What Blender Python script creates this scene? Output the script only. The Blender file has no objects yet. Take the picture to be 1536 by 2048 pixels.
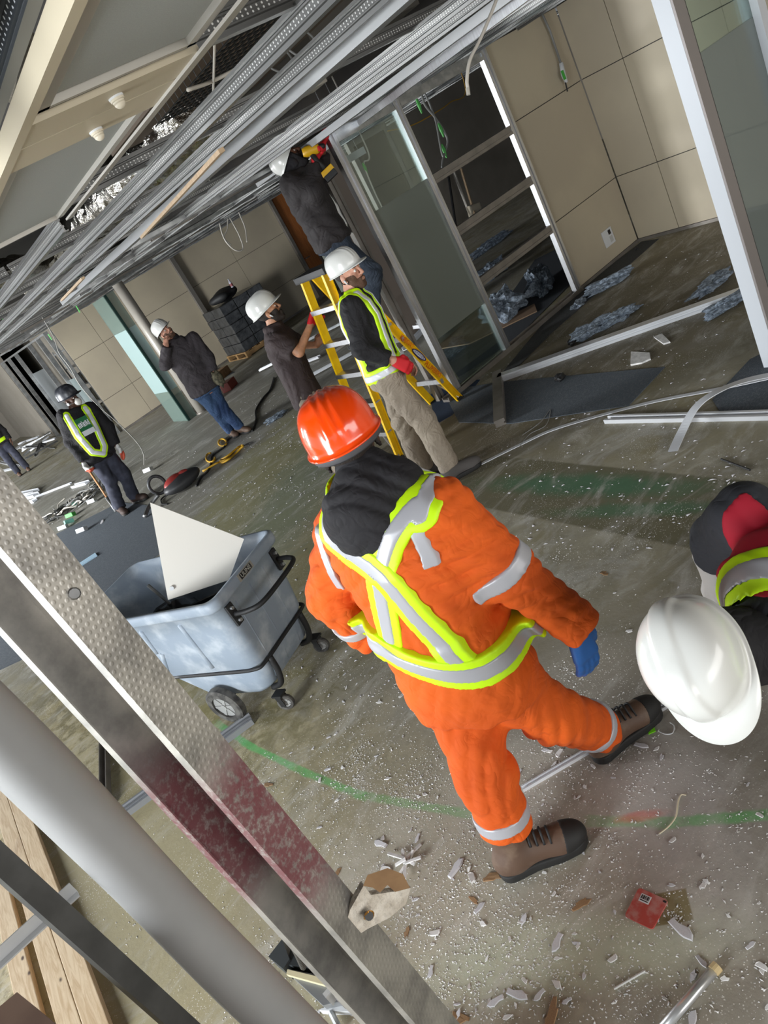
import bpy, bmesh, math, random
import numpy as np
from mathutils import Vector, Matrix

# ------------------------------------------------------------------ camera
SC = bpy.context.scene
COL = SC.collection
F = 1469.42                       # focal length in pixels of the 1536 x 2048 frame
H = 2.24                          # height of the lens above the floor
AX = np.array([[0.6862171, -0.6054174, 0.4032070],
               [-0.5560096, -0.0791703, 0.8273968],
               [-0.4689984, -0.7919608, -0.3909459]])   # rows: world X, Y, Z seen in lens axes (right, down, forward)
CAM = np.array([0., 0., H])
cd = bpy.data.cameras.new('camera')
cd.sensor_fit = 'VERTICAL'; cd.sensor_height = 36.0; cd.lens = 36.0 * F / 2048.0
cd.clip_start = 0.02; cd.clip_end = 200
cam = bpy.data.objects.new('camera', cd); COL.objects.link(cam)
cam.matrix_world = Matrix(((AX[0, 0], -AX[0, 1], -AX[0, 2], 0), (AX[1, 0], -AX[1, 1], -AX[1, 2], 0),
                           (AX[2, 0], -AX[2, 1], -AX[2, 2], H), (0, 0, 0, 1)))
SC.camera = cam

# ------------------------------------------------------------------ world, daylight, exposure
w = bpy.data.worlds.new('overcast_sky'); SC.world = w; w.use_nodes = True
bg = w.node_tree.nodes['Background']
bg.inputs[0].default_value = (0.80, 0.88, 1.0, 1); bg.inputs[1].default_value = 1.0

def area(name, loc, size, normal, power, col):
    L = bpy.data.lights.new(name, 'AREA'); L.shape = 'RECTANGLE'; L.size, L.size_y = size
    L.energy = power; L.color = col
    o = bpy.data.objects.new(name, L); COL.objects.link(o); o.location = loc
    o.rotation_euler = Vector(normal).to_track_quat('-Z', 'Z').to_euler()
    return o
# overcast daylight entering through the long window wall on the left and the windows behind the viewer
area('window_daylight', (-5.4, 1.6, 1.5), (11.5, 2.1), (1, 0.05, -0.30), 1950, (0.92, 0.97, 1.0))
area('window_daylight', (-5.4, 12.0, 1.5), (8.0, 2.1), (1, 0.15, -0.20), 3700, (0.95, 0.98, 1.0))
area('window_daylight', (-5.4, 22.5, 1.5), (12.0, 2.1), (1, 0, -0.20), 3600, (0.95, 0.98, 1.0))
area('window_daylight', (2.2, -4.6, 1.55), (7.5, 2.0), (0, 1, -0.60), 260, (1.0, 0.97, 0.92))
vs = SC.view_settings
SC.display_settings.display_device = 'sRGB'
vs.view_transform = 'Standard'; vs.look = 'None'; vs.gamma = 1.0; vs.use_curve_mapping = False
vs.exposure = 0.14
try:
    SC.cycles.use_denoising = True
    SC.cycles.max_bounces = 8; SC.cycles.diffuse_bounces = 4; SC.cycles.glossy_bounces = 4
    SC.cycles.transmission_bounces = 6; SC.cycles.transparent_max_bounces = 10
    SC.cycles.sample_clamp_indirect = 4.0
except Exception:
    pass

# ------------------------------------------------------------------ pixel -> place
def ray(x, y):
    return AX @ np.array([(x - 768) / F, (y - 1024) / F, 1.0])
def G(x, y, z=0.0):                # the point of a horizontal plane (floor by default) under a pixel
    d = ray(x, y); return CAM + d * ((z - H) / d[2])
def PY(x, y, Y):
    d = ray(x, y); return CAM + d * (Y / d[1])
def PX(x, y, X):
    d = ray(x, y); return CAM + d * (X / d[0])
def HR(x, y, r):                   # the point of a pixel's ray at horizontal distance r
    d = ray(x, y); return CAM + d * (r / math.hypot(d[0], d[1]))
def basis(g):
    a = np.array([g[0], g[1], 0.0]); a = a / np.linalg.norm(a)
    return np.array([a[1], -a[0], 0.0]), a
def nrm(v):
    v = np.asarray(v, float); return v / max(np.linalg.norm(v), 1e-9)
V3 = lambda *a: np.array(a, float)

# ------------------------------------------------------------------ materials
def sr(*c):                        # sRGB 0-255 -> linear
    return tuple((v / 255 / 12.92) if v / 255 <= 0.04045 else (((v / 255) + 0.055) / 1.055) ** 2.4 for v in c)
class NT:
    def __init__(s, m): s.t = m.node_tree; s.n = s.t.nodes; s.l = s.t.links
    def new(s, t, **kw):
        n = s.n.new(t)
        for k, v in kw.items(): setattr(n, k, v)
        return n
    def put(s, sock, v):
        if hasattr(v, 'is_linked') or isinstance(v, bpy.types.NodeSocket): s.l.new(v, sock)
        elif v is not None:
            if isinstance(v, tuple) and len(v) == 3 and len(sock.default_value) == 4: v = v + (1.0,)
            sock.default_value = v
    def math(s, op, a, b=None, c=None, clamp=False):
        n = s.new('ShaderNodeMath', operation=op, use_clamp=clamp)
        s.put(n.inputs[0], a)
        if b is not None: s.put(n.inputs[1], b)
        if c is not None: s.put(n.inputs[2], c)
        return n.outputs[0]
    def mix(s, f, a, b, blend='MIX'):
        n = s.new('ShaderNodeMix', data_type='RGBA', blend_type=blend)
        s.put(n.inputs[0], f); s.put(n.inputs[6], a); s.put(n.inputs[7], b); return n.outputs[2]
    def noise(s, vec, scale, detail=4, rough=0.55, dist=0.0):
        n = s.new('ShaderNodeTexNoise'); n.inputs['Scale'].default_value = scale; n.inputs['Detail'].default_value = detail
        n.inputs['Roughness'].default_value = rough; n.inputs['Distortion'].default_value = dist
        if vec is not None: s.l.new(vec, n.inputs['Vector'])
        return n.outputs['Fac']
    def ramp(s, f, lo, hi):
        n = s.new('ShaderNodeMapRange', interpolation_type='SMOOTHSTEP'); s.put(n.inputs[0], f)
        n.inputs[1].default_value = lo; n.inputs[2].default_value = hi; return n.outputs[0]
MATS = {}
def mat(name, col, rough=0.6, metal=0.0, col2=None, vs=6.0, vd=4, lo=0.35, hi=0.65, bump=0.0, bs=60.0, stretch=None, spec=0.5,
        coat=0.0, trans=0.0, emis=None, estr=0.0, sheen=0.0, alpha=1.0, r2=None):
    if name in MATS: return MATS[name]
    m = bpy.data.materials.new(name); m.use_nodes = True; t = NT(m)
    p = t.n['Principled BSDF']
    tc = t.new('ShaderNodeTexCoord'); vec = tc.outputs['Object']
    if stretch:
        mp = t.new('ShaderNodeMapping'); mp.inputs['Scale'].default_value = stretch; t.l.new(vec, mp.inputs[0]); vec = mp.outputs[0]
    t.put(p.inputs['Base Color'], tuple(col))
    p.inputs['Roughness'].default_value = rough; p.inputs['Metallic'].default_value = metal
    p.inputs['Specular IOR Level'].default_value = spec
    p.inputs['Coat Weight'].default_value = coat; p.inputs['Coat Roughness'].default_value = 0.08
    p.inputs['Transmission Weight'].default_value = trans; p.inputs['Alpha'].default_value = alpha
    if sheen: p.inputs['Sheen Weight'].default_value = sheen
    if emis: t.put(p.inputs['Emission Color'], tuple(emis)); p.inputs['Emission Strength'].default_value = estr
    if col2 is not None:
        f = t.ramp(t.noise(vec, vs, vd), lo, hi)
        t.put(p.inputs['Base Color'], t.mix(f, tuple(col), tuple(col2)))
        if r2 is not None: t.put(p.inputs['Roughness'], t.math('MULTIPLY_ADD', f, r2 - rough, rough))
    if bump:
        b = t.new('ShaderNodeBump'); b.inputs['Strength'].default_value = bump; b.inputs['Distance'].default_value = 0.01
        t.l.new(t.noise(vec, bs, 3), b.inputs['Height']); t.l.new(b.outputs[0], p.inputs['Normal'])
    MATS[name] = m; return m

# ------------------------------------------------------------------ objects
def wloc(o):
    return np.array(o['_w']) if o is not None and '_w' in o else np.zeros(3)
def tag(o, label=None, cat=None, group=None, kind=None):
    if label: o['label'] = label
    if cat: o['category'] = cat
    if group: o['group'] = group
    if kind: o['kind'] = kind
    return o
def root(name, loc, label=None, cat=None, group=None, kind=None):
    o = bpy.data.objects.new(name, None); COL.objects.link(o); o.location = Vector(loc); o.empty_display_size = 0.1
    o['_w'] = [float(v) for v in loc]
    return tag(o, label, cat, group, kind)
def mesh_np(name, verts, faces, m=None, smooth=False):
    me = bpy.data.meshes.new(name)
    verts = np.asarray(verts, np.float32); faces = np.asarray(faces, np.int32)
    k = faces.shape[1]
    me.vertices.add(len(verts)); me.vertices.foreach_set('co', verts.ravel())
    me.loops.add(faces.size); me.loops.foreach_set('vertex_index', faces.ravel())
    me.polygons.add(len(faces)); me.polygons.foreach_set('loop_start', np.arange(len(faces), dtype=np.int32) * k)
    me.update(calc_edges=True)
    if smooth: me.polygons.foreach_set('use_smooth', np.ones(len(faces), bool))
    if m: me.materials.append(m)
    return me
def obj(name, geo, m, parent=None, label=None, cat=None, group=None, kind=None, smooth=False):
    """geo: bmesh or mesh in WORLD coordinates -> one object, origin at its base (or at the thing's base for a part)"""
    if isinstance(geo, bmesh.types.BMesh):
        bmesh.ops.recalc_face_normals(geo, faces=geo.faces)
        me = bpy.data.meshes.new(name); geo.to_mesh(me); geo.free()
        if smooth: me.polygons.foreach_set('use_smooth', [True] * len(me.polygons))
    else: me = geo; me.name = name
    if m is not None:
        me.materials.clear(); me.materials.append(m)
    n = len(me.vertices); co = np.empty(n * 3, np.float32); me.vertices.foreach_get('co', co); co = co.reshape(-1, 3)
    if parent is not None: off = wloc(parent)
    else:
        lo, hi = co.min(0), co.max(0); off = np.array([(lo[0] + hi[0]) / 2, (lo[1] + hi[1]) / 2, lo[2]])
    me.vertices.foreach_set('co', (co - off).astype(np.float32).ravel()); me.update()
    o = bpy.data.objects.new(name, me); COL.objects.link(o); o['_w'] = [float(v) for v in off]
    if parent is not None: o.parent = parent
    else: o.location = Vector(off)
    return tag(o, label, cat, group, kind)
def B(): return bmesh.new()
def frame(z, x=None):              # columns right, forward, up with up = z
    z = nrm(z); x = np.array([1., 0, 0]) if x is None else np.asarray(x, float)
    if abs(np.dot(nrm(x), z)) > 0.98: x = np.array([0, 1., 0])
    x = nrm(x - z * np.dot(x, z)); y = np.cross(z, x); return np.stack([x, y, z], 1)
def box(bm, c, s, R=None, bev=0.0):
    M = np.eye(3) if R is None else R; c = np.asarray(c, float); h = np.asarray(s, float) / 2
    vs_ = [bm.verts.new(Vector(c + M @ (h * np.array([i, j, k])))) for i in (-1, 1) for j in (-1, 1) for k in (-1, 1)]
    fs = [bm.faces.new([vs_[i] for i in f]) for f in ((0, 1, 3, 2), (4, 6, 7, 5), (0, 4, 5, 1), (2, 3, 7, 6), (0, 2, 6, 4), (1, 5, 7, 3))]
    if bev:
        es = list({e for f in fs for e in f.edges})
        bmesh.ops.bevel(bm, geom=es, offset=bev, segments=2, affect='EDGES', profile=0.7)
    return bm
def box2(bm, lo, hi, bev=0.0):
    lo, hi = np.array(lo, float), np.array(hi, float); return box(bm, (lo + hi) / 2, hi - lo, None, bev)
def extrude(bm, prof, a, b, side):  # closed profile [(s, t)] swept from a to b; s along side, t along side x dir
    a, b = np.asarray(a, float), np.asarray(b, float); d = nrm(b - a); s = np.asarray(side, float); s = nrm(s - d * np.dot(s, d)); t = np.cross(d, s)
    va = [bm.verts.new(Vector(a + s * p[0] + t * p[1])) for p in prof]; vb = [bm.verts.new(Vector(b + s * p[0] + t * p[1])) for p in prof]
    n = len(prof)
    for i in range(n): bm.faces.new((va[i], va[(i + 1) % n], vb[(i + 1) % n], vb[i]))
    bm.faces.new(va); bm.faces.new(vb[::-1]); return bm
def tube(bm, pts, r, seg=8, closed=False, flat=None):
    pts = [np.asarray(p, float) for p in pts]; n = len(pts); rings = []; up = None
    rr = r if hasattr(r, '__len__') else [r] * n
    for i, p in enumerate(pts):
        d = nrm((pts[(i + 1) % n] if (closed or i < n - 1) else p) - (pts[i - 1] if (closed or i > 0) else p))
        if up is None: up = np.array([0, 0, 1.]) if abs(d[2]) < 0.9 else np.array([1., 0, 0])
        s = nrm(np.cross(d, up)); up = np.cross(s, d)
        k = (1, 1) if flat is None else flat
        rings.append([bm.verts.new(Vector(p + rr[i] * (k[0] * math.cos(q) * s + k[1] * math.sin(q) * up))) for q in [2 * math.pi * j / seg for j in range(seg)]])
    for i in range(n if closed else n - 1):
        A, C = rings[i], rings[(i + 1) % n]
        for j in range(seg): bm.faces.new((A[j], A[(j + 1) % seg], C[(j + 1) % seg], C[j]))
    if not closed: bm.faces.new(rings[0]); bm.faces.new(rings[-1][::-1])
    return bm
def smooth_path(pts, n=8):         # Catmull-Rom
    P = [np.asarray(p, float) for p in pts]; P = [2 * P[0] - P[1]] + P + [2 * P[-1] - P[-2]]; out = []
    for i in range(1, len(P) - 2):
        for k in range(n):
            t = k / n; a, b, c, d = P[i - 1], P[i], P[i + 1], P[i + 2]
            out.append(0.5 * (2 * b + (c - a) * t + (2 * a - 5 * b + 4 * c - d) * t * t + (3 * b - a - 3 * c + d) * t ** 3))
    out.append(P[-2]); return out
def slab(bm, poly, z0, z1):        # polygon in plan, given thickness
    lo = [bm.verts.new(Vector((p[0], p[1], z0))) for p in poly]; hi = [bm.verts.new(Vector((p[0], p[1], z1))) for p in poly]; n = len(poly)
    bm.faces.new(lo[::-1]); bm.faces.new(hi)
    for i in range(n): bm.faces.new((lo[i], lo[(i + 1) % n], hi[(i + 1) % n], hi[i]))
    return bm
def cyl(bm, a, b, r, seg=16): return tube(bm, [a, b], r, seg)
def text_mesh(s, size, extr=0.001, spacing=1.0):
    cu = bpy.data.curves.new('lettering', 'FONT'); cu.body = s; cu.size = size; cu.extrude = extr; cu.align_x = 'CENTER'; cu.align_y = 'CENTER'; cu.space_character = spacing
    cu.resolution_u = 2
    o = bpy.data.objects.new('lettering', cu); COL.objects.link(o)
    dg = bpy.context.evaluated_depsgraph_get(); me = bpy.data.meshes.new_from_object(o.evaluated_get(dg))
    bpy.data.objects.remove(o); bpy.data.curves.remove(cu); return me
def place_mesh(me, R, loc, scale=(1, 1, 1)):
    n = len(me.vertices); co = np.empty(n * 3, np.float32); me.vertices.foreach_get('co', co); co = co.reshape(-1, 3) * np.array(scale)
    me.vertices.foreach_set('co', (co @ np.asarray(R).T + np.asarray(loc)).astype(np.float32).ravel()); me.update(); return me
RNG = random.Random(7)

# ------------------------------------------------------------------ shared materials
M_beige = mat('beige_wall_panel', sr(180, 169, 147), 0.55, col2=sr(172, 161, 141), vs=1.2, bump=0.03, bs=300)
M_alu = mat('brushed_aluminium', (0.62, 0.63, 0.65), 0.32, 0.9, col2=(0.5, 0.5, 0.52), vs=8, stretch=(30, 30, 1))
M_galv = mat('galvanised_steel', (0.55, 0.56, 0.56), 0.34, 0.85, col2=(0.36, 0.37, 0.38), vs=9, vd=6)
M_galvd = mat('dull_galvanised_steel', (0.30, 0.30, 0.30), 0.42, 0.8, col2=(0.2, 0.2, 0.2), vs=14, vd=6)
M_white = mat('white_powder_coat', sr(206, 208, 210), 0.45)
M_dark = mat('black_rubber', (0.012, 0.012, 0.013), 0.6)
M_bronze = mat('grey_brown_anodised', sr(140, 134, 127), 0.42, 0.45, col2=sr(124, 119, 113), vs=6)
M_drywall = mat('gypsum_white', sr(226, 224, 222), 0.9, col2=sr(200, 198, 196), vs=30)
M_paper = mat('brown_kraft_paper', sr(150, 118, 84), 0.85, col2=sr(128, 98, 68), vs=18)
M_cable = mat('grey_cable_sheath', sr(120, 120, 118), 0.45)
M_cablew = mat('white_cable_sheath', sr(196, 190, 180), 0.45)
M_greentag = mat('green_plastic_tag', sr(60, 160, 60), 0.5)
# ================================================================== FLOOR
def floor_material():
    m = bpy.data.materials.new('stripped_concrete_floor'); m.use_nodes = True; t = NT(m); p = t.n['Principled BSDF']
    pos = t.new('ShaderNodeNewGeometry').outputs['Position']
    nA = t.noise(pos, 0.9, 6, 0.62); nB = t.noise(pos, 3.2, 6, 0.65, 0.6); nC = t.noise(pos, 14, 6, 0.7)
    mp = t.new('ShaderNodeMapping'); mp.inputs['Rotation'].default_value = (0, 0, 0.55); mp.inputs['Scale'].default_value = (1.1, 2.6, 1); t.l.new(pos, mp.inputs[0])
    nS = t.noise(mp.outputs[0], 1.7, 9, 0.72, 1.1)
    base = t.mix(t.ramp(nB, 0.35, 0.7), sr(128, 122, 104), sr(104, 99, 84))
    base = t.mix(t.math('MULTIPLY', t.ramp(nA, 0.45, 0.62), 0.75), base, sr(104, 95, 62)); base = t.mix(t.math('MULTIPLY', t.ramp(t.noise(pos, 1.7, 7, 0.7, 0.8), 0.52, 0.66), 0.6), base, sr(150, 147, 142))
    def patch(col, cx, cy, hx, hy, ang, strength, soft, wob, shp='ell', nz=nB):
        nonlocal base
        q = t.new('ShaderNodeMapping', vector_type='TEXTURE'); q.inputs['Location'].default_value = (cx, cy, 0); q.inputs['Rotation'].default_value = (0, 0, ang)
        q.inputs['Scale'].default_value = (hx, hy, 1); t.l.new(pos, q.inputs[0])
        s = t.new('ShaderNodeSeparateXYZ'); t.l.new(q.outputs[0], s.inputs[0])
        if shp == 'ell':
            d = t.math('SQRT', t.math('ADD', t.math('MULTIPLY', s.outputs[0], s.outputs[0]), t.math('MULTIPLY', s.outputs[1], s.outputs[1])))
        else:
            d = t.math('MAXIMUM', t.math('ABSOLUTE', s.outputs[0]), t.math('ABSOLUTE', s.outputs[1]))
        d = t.math('MULTIPLY_ADD', t.math('SUBTRACT', nz, 0.5), wob, d)
        f = t.math('MULTIPLY', t.ramp(d, 1.0 + soft, 1.0 - soft), strength)
        base = t.mix(f, base, col)
    # old adhesive, stains and dust that belong to the floor itself
    patch(sr(96, 95, 90), 2.5, 11.5, 5.5, 5.0, 0.2, 0.75, 0.35, 1.2)
    patch(sr(140, 124, 76), -0.55, 3.9, 1.0, 2.6, 0.15, 0.85, 0.45, 1.6); patch(sr(84, 76, 40), -0.5, 3.6, 1.1, 2.6, 0.15, 0.85, 0.35, 3.8, nz=t.noise(pos, 5.0, 8, 0.72, 0.5)); patch(sr(178, 164, 128), -0.5, 3.4, 0.8, 2.2, 0.15, 0.5, 0.25, 3.6, nz=t.noise(pos, 9.0, 8, 0.72, 0.5))
    patch(sr(116, 108, 66), 1.5, 5.2, 1.6, 0.9, 0.5, 0.6, 0.4, 2.2, nz=nS)
    patch(sr(110, 106, 56), 2.6, 7.4, 1.9, 0.8, 0.75, 0.6, 0.4, 2.5, nz=nS)
    patch(sr(84, 96, 84), 2.3, 6.3, 1.6, 0.5, 0.6, 0.6, 0.5, 2.8, nz=nS)
    patch(sr(122, 115, 106), 0.85, 1.75, 1.1, 1.2, 0.3, 0.8, 0.5, 1.3)
    patch(sr(176, 172, 168), 0.55, 2.0, 0.5, 0.35, 0.3, 0.55, 0.5, 2.4, nz=nB); patch(sr(176, 172, 170), 1.05, 1.45, 0.35, 0.22, 0.9, 0.5, 0.5, 2.6, nz=nB); patch(sr(178, 174, 168), 0.15, 2.35, 0.3, 0.25, 0.2, 0.5, 0.5, 2.6, nz=nB)
    patch(sr(134, 124, 92), 0.1, 2.7, 0.7, 1.3, 0.4, 0.5, 0.5, 1.4)
    patch(sr(74, 66, 48), 5.6, 4.3, 2.9, 1.35, -0.15, 0.85, 0.25, 0.8)
    patch(sr(72, 68, 48), 2.72, 3.1, 1.15, 0.28, 1.49, 0.9, 0.04, 0.06, 'box')
    patch(sr(40, 84, 58), 2.80, 3.15, 0.75, 0.10, 1.62, 0.75, 0.6, 1.8, nz=nS)
    patch(sr(40, 84, 58), 2.62, 2.55, 0.5, 0.06, 1.75, 0.6, 0.6, 1.8, nz=nS)
    patch(sr(178, 186, 160), 0.45, 1.5, 0.42, 0.11, 2.3, 0.55, 0.6, 1.2)
    c_ = G(1338, 1815); patch(sr(96, 84, 40), c_[0], c_[1], 0.050, 0.062, 0.75, 0.85, 0.06, 0.10, 'box')
    nG = nC
    for a, b, wd, st in (((440, 1450), (500, 1492), .018, .9), ((500, 1492), (600, 1540), .017, .8), ((600, 1540), (720, 1590), .018, .65), ((720, 1590), (960, 1632), .02, .4),
                         ((1190, 1642), (1340, 1645), .02, .45), ((1340, 1645), (1560, 1628), .02, .65)):
        A, C = G(*a), G(*b); c = (A + C) / 2; L = np.linalg.norm(C - A) / 2
        patch(sr(62, 150, 70), c[0], c[1], L * 1.04, wd, math.atan2(C[1] - A[1], C[0] - A[0]), st, 0.45, 1.1, 'box', nG)
    A, C = G(1235, 1640), G(1325, 1625); c = (A + C) / 2
    patch(sr(190, 84, 70), c[0], c[1], np.linalg.norm(C - A) / 2, .02, math.atan2(C[1] - A[1], C[0] - A[0]), 0.6, 0.5, 1.2, 'ell', nG)
    # trodden plaster dust and fine flecks
    dust = t.math('MULTIPLY', t.ramp(nS, 0.48, 0.74), 0.5); base = t.mix(dust, base, sr(188, 184, 178))
    vor = t.new('ShaderNodeTexVoronoi'); vor.inputs['Scale'].default_value = 95; t.l.new(pos, vor.inputs['Vector'])
    fleck = t.math('MULTIPLY', t.math('LESS_THAN', vor.outputs['Distance'], 0.20), t.ramp(t.noise(pos, 2.2, 5, 0.7), 0.46, 0.60))
    base = t.mix(t.math('MULTIPLY', fleck, 0.75), base, sr(222, 218, 212))
    base = t.mix(t.math('MULTIPLY', t.ramp(nC, 0.55, 0.8), 0.35), base, sr(60, 56, 48))
    hv = t.new('ShaderNodeGamma'); t.put(hv.inputs[0], base); hv.inputs[1].default_value = 0.80; base = t.mix(1.0, hv.outputs[0], (1.10, 1.10, 1.08), 'MULTIPLY')
    t.put(p.inputs['Base Color'], base); t.put(p.inputs['Roughness'], t.math('MULTIPLY_ADD', nB, 0.35, 0.42))
    b = t.new('ShaderNodeBump'); b.inputs['Strength'].default_value = 0.35; b.inputs['Distance'].default_value = 0.006
    t.l.new(t.math('ADD', nC, t.math('MULTIPLY', fleck, 0.8)), b.inputs['Height']); t.l.new(b.outputs[0], p.inputs['Normal'])
    return m
b = B(); box2(b, (-5.5, -5, -0.25), (16, 32, 0)); obj('floor', b, floor_material(), kind='structure')

# ================================================================== WALLS
M_back = mat('dark_joint_backing', (0.03, 0.028, 0.025), 0.8)
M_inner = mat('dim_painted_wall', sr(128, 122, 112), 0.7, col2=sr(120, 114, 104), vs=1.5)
ZC = 2.57                          # underside of the ceiling grid
def panel_wall(name, along, fixed, cuts, zcuts, face, skip=(), extra=None):
    """panels between the cuts along one axis on the plane of the other; face = -1 looks towards smaller coordinate"""
    r = root(name, (0, 0, 0), kind='structure')
    b = B(); th = 0.08
    lo, hi = min(cuts), max(cuts)
    if along == 'x': box2(b, (lo, fixed, 0), (hi, fixed + th * -face, zcuts[-1] + 0.25))
    else: box2(b, (fixed, lo, 0), (fixed + th * -face, hi, zcuts[-1] + 0.25))
    obj('wall_core', b, M_back, r)
    for i in range(len(cuts) - 1):
        for k in range(len(zcuts) - 1):
            if (i, k) in skip: continue
            a, c = sorted((cuts[i], cuts[i + 1])); g = 0.004; f0, f1 = sorted((fixed, fixed + face * 0.014))
            b = B()
            if along == 'x': box2(b, (a + g, f0, zcuts[k] + g), (c - g, f1, zcuts[k + 1] - g), 0.0015)
            else: box2(b, (f0, a + g, zcuts[k] + g), (f1, c - g, zcuts[k + 1] - g), 0.0015)
            obj('panel', b, M_beige, r)
    b = B(); f0, f1 = sorted((fixed, fixed + face * 0.02))
    if along == 'x': box2(b, (lo, f0, 0), (hi, f1, 0.035))
    else: box2(b, (f0, lo, 0), (f1, hi, 0.035))
    obj('skirting_strip', b, M_bronze, r)
    return r
ZS = (0.035, 0.775, 1.84, ZC)
YP = 5.66
panel_wall('wall_partition', 'x', YP + 0.02, (6.2, 7.37), ZS, -1)
panel_wall('wall_right', 'y', 7.39, (5.66, 5.13, 4.60, 4.07, 3.54, 2.48, 1.42, 0.36, -0.7, -2.8, -4.9), ZS, -1)
panel_wall('wall_back', 'x', 16.8, (3.70, 4.46, 5.22, 6.80, 8.22, 9.72), (0.035, 0.76, 1.78, 2.6), -1)
b = B(); box2(b, (9.72, 16.7, 0), (9.80, 16.9, 2.75)); box2(b, (10.25, 16.7, 0), (10.33, 16.9, 2.75)); obj('trim_1', b, M_bronze, kind='structure')
b = B(); box2(b, (9.80, 16.76, 0), (10.25, 16.84, 2.6)); d1 = obj('door_1', b, mat('orange_wood_veneer', sr(158, 98, 52), 0.45, col2=sr(140, 84, 44), vs=4, stretch=(12, 12, 1)), kind='structure')
b = B(); cyl(b, V3(9.87, 16.75, 1.0), V3(9.87, 16.70, 1.0), .014, 8); cyl(b, V3(9.87, 16.70, 1.0), V3(9.98, 16.70, 1.0), .011, 8); obj('handle', b, M_alu, d1)
b = B(); box2(b, (6.76, 16.70, 0), (6.86, 16.80, 2.6)); obj('trim_2', b, mat('grey_post_paint', sr(104, 100, 94), .5), kind='structure')
b = B(); box2(b, (10.33, 16.8, 0), (16, 16.95, 3.4)); obj('wall_beyond', b, M_inner, kind='structure')
b = B(); box2(b, (10.6, 13.4, 0), (16, 13.5, 3.4)); obj('wall_inner', b, M_inner, kind='structure')
b = B(); box2(b, (16, 0, 0), (16.1, 32, 3.4)); obj('wall_far_right', b, M_inner, kind='structure')
b = B(); box2(b, (-5.5, 31.9, 0), (16, 32.0, 3.4)); box2(b, (3.6, 24.6, 0), (3.75, 32, 3.4)); obj('wall_far', b, M_inner, kind='structure')
b = B(); box2(b, (7.47, -5, 0), (7.6, 5.6, 3.4)); obj('wall_right_core', b, M_inner, kind='structure')
# window wall on the left (out of view, the daylight side) and behind the viewer
b = B()
box2(b, (-5.65, -5, 0), (-5.5, 32, 0.35)); box2(b, (-5.65, -5, 2.52), (-5.5, 32, 3.4))
obj('wall_left', b, M_white, kind='structure')
for n, y in enumerate(np.arange(-1.6, 31, 2.4)):
    b = B(); box2(b, (-5.65, y - 0.03, 0.35), (-5.52, y + 0.03, 2.52)); obj('window_%d' % (n + 1), b, M_alu, kind='structure')
b = B(); box2(b, (-5.5, -5.1, 0), (7.5, -4.9, 0.45)); box2(b, (-5.5, -5.1, 2.52), (7.5, -4.9, 3.4)); box2(b, (-5.5, -5.1, .45), (-1.6, -4.9, 2.52)); box2(b, (6, -5.1, .45), (7.5, -4.9, 2.52))
obj('wall_rear', b, M_white, kind='structure')

# outlet on the partition
r = root('wall_outlet', (6.905, YP, 0.19), 'white double wall outlet plate low on the beige panel wall', 'outlet')
b = B(); box2(b, (6.82, YP - 0.006, 0.19), (7.0, YP + 0.005, 0.37), 0.004); pl = obj('cover_plate', b, M_white, r)
b = B(); box2(b, (6.925, YP - 0.010, 0.30), (6.965, YP - 0.005, 0.35)); obj('socket', b, M_dark, r)
b = B(); box2(b, (6.92, YP - 0.009, 0.215), (6.97, YP - 0.005, 0.28)); obj('socket', b, mat('light_grey_plastic', sr(180, 180, 178), .5), r)
# conduit with taped cable end
r = root('cable_drop', (7.15, YP - .03, 2.1), 'grey conduit dropping down the beige panels to a green taped cable end', 'cable')
pts = [PY(1077, 12, YP - .03), PY(1100, 62, YP - .03), PY(1122, 128, YP - .03)]
b = B(); tube(b, pts, 0.012, 8); obj('conduit', b, M_cable, r, smooth=True)
b = B(); tube(b, [PY(1122, 126, YP - .04), PY(1127, 150, YP - .04), PY(1133, 165, YP - .04)], [.022, .026, .016], 8); e = obj('connector', b, M_white, r, smooth=True)
b = B(); box(b, PY(1127, 150, YP - .065), (.03, .012, .09)); obj('tape', b, M_greentag, r)
b = B(); tube(b, [PY(1131, 165, YP - .04), PY(1135, 183, YP - .04)], .008, 6); obj('wire_tail', b, M_dark, r)

# ================================================================== GLAZED PARTITION FRAME (being taken apart)
M_frost = bpy.data.materials.new('frosted_film'); M_frost.use_nodes = True
pf = M_frost.node_tree.nodes['Principled BSDF']; pf.inputs['Base Color'].default_value = sr(128, 133, 124) + (1,); pf.inputs['Roughness'].default_value = 0.35
pf.inputs['Transmission Weight'].default_value = 0.25; pf.inputs['IOR'].default_value = 1.2
def clear_glass(name, tint, refl=0.10):
    m = bpy.data.materials.new(name); m.use_nodes = True; t = NT(m); t.n.remove(t.n['Principled BSDF'])
    tr = t.new('ShaderNodeBsdfTransparent'); tr.inputs[0].default_value = tint + (1,)
    gl = t.new('ShaderNodeBsdfGlossy'); gl.inputs['Roughness'].default_value = 0.02; gl.inputs['Color'].default_value = (0.9, 0.95, 0.93, 1)
    lw = t.new('ShaderNodeLayerWeight'); lw.inputs[0].default_value = 0.35
    mx = t.new('ShaderNodeMixShader'); t.put(mx.inputs[0], t.math('MULTIPLY_ADD', lw.outputs['Fresnel'], 0.7, refl * 0.4)); t.l.new(tr.outputs[0], mx.inputs[1]); t.l.new(gl.outputs[0], mx.inputs[2])
    t.l.new(mx.outputs[0], t.n['Material Output'].inputs[0]); return m
M_glass = clear_glass('clear_glass', (0.82, 0.88, 0.86))
M_glassg = clear_glass('green_tinted_glass', (0.62, 0.80, 0.75), 0.25)
POST = [(-.04, 0), (-.04, .06), (-.012, .06), (-.012, .045), (.012, .045), (.012, .06), (.04, .06), (.04, 0), (.012, 0), (.012, .015), (-.012, .015), (-.012, 0)]
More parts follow.
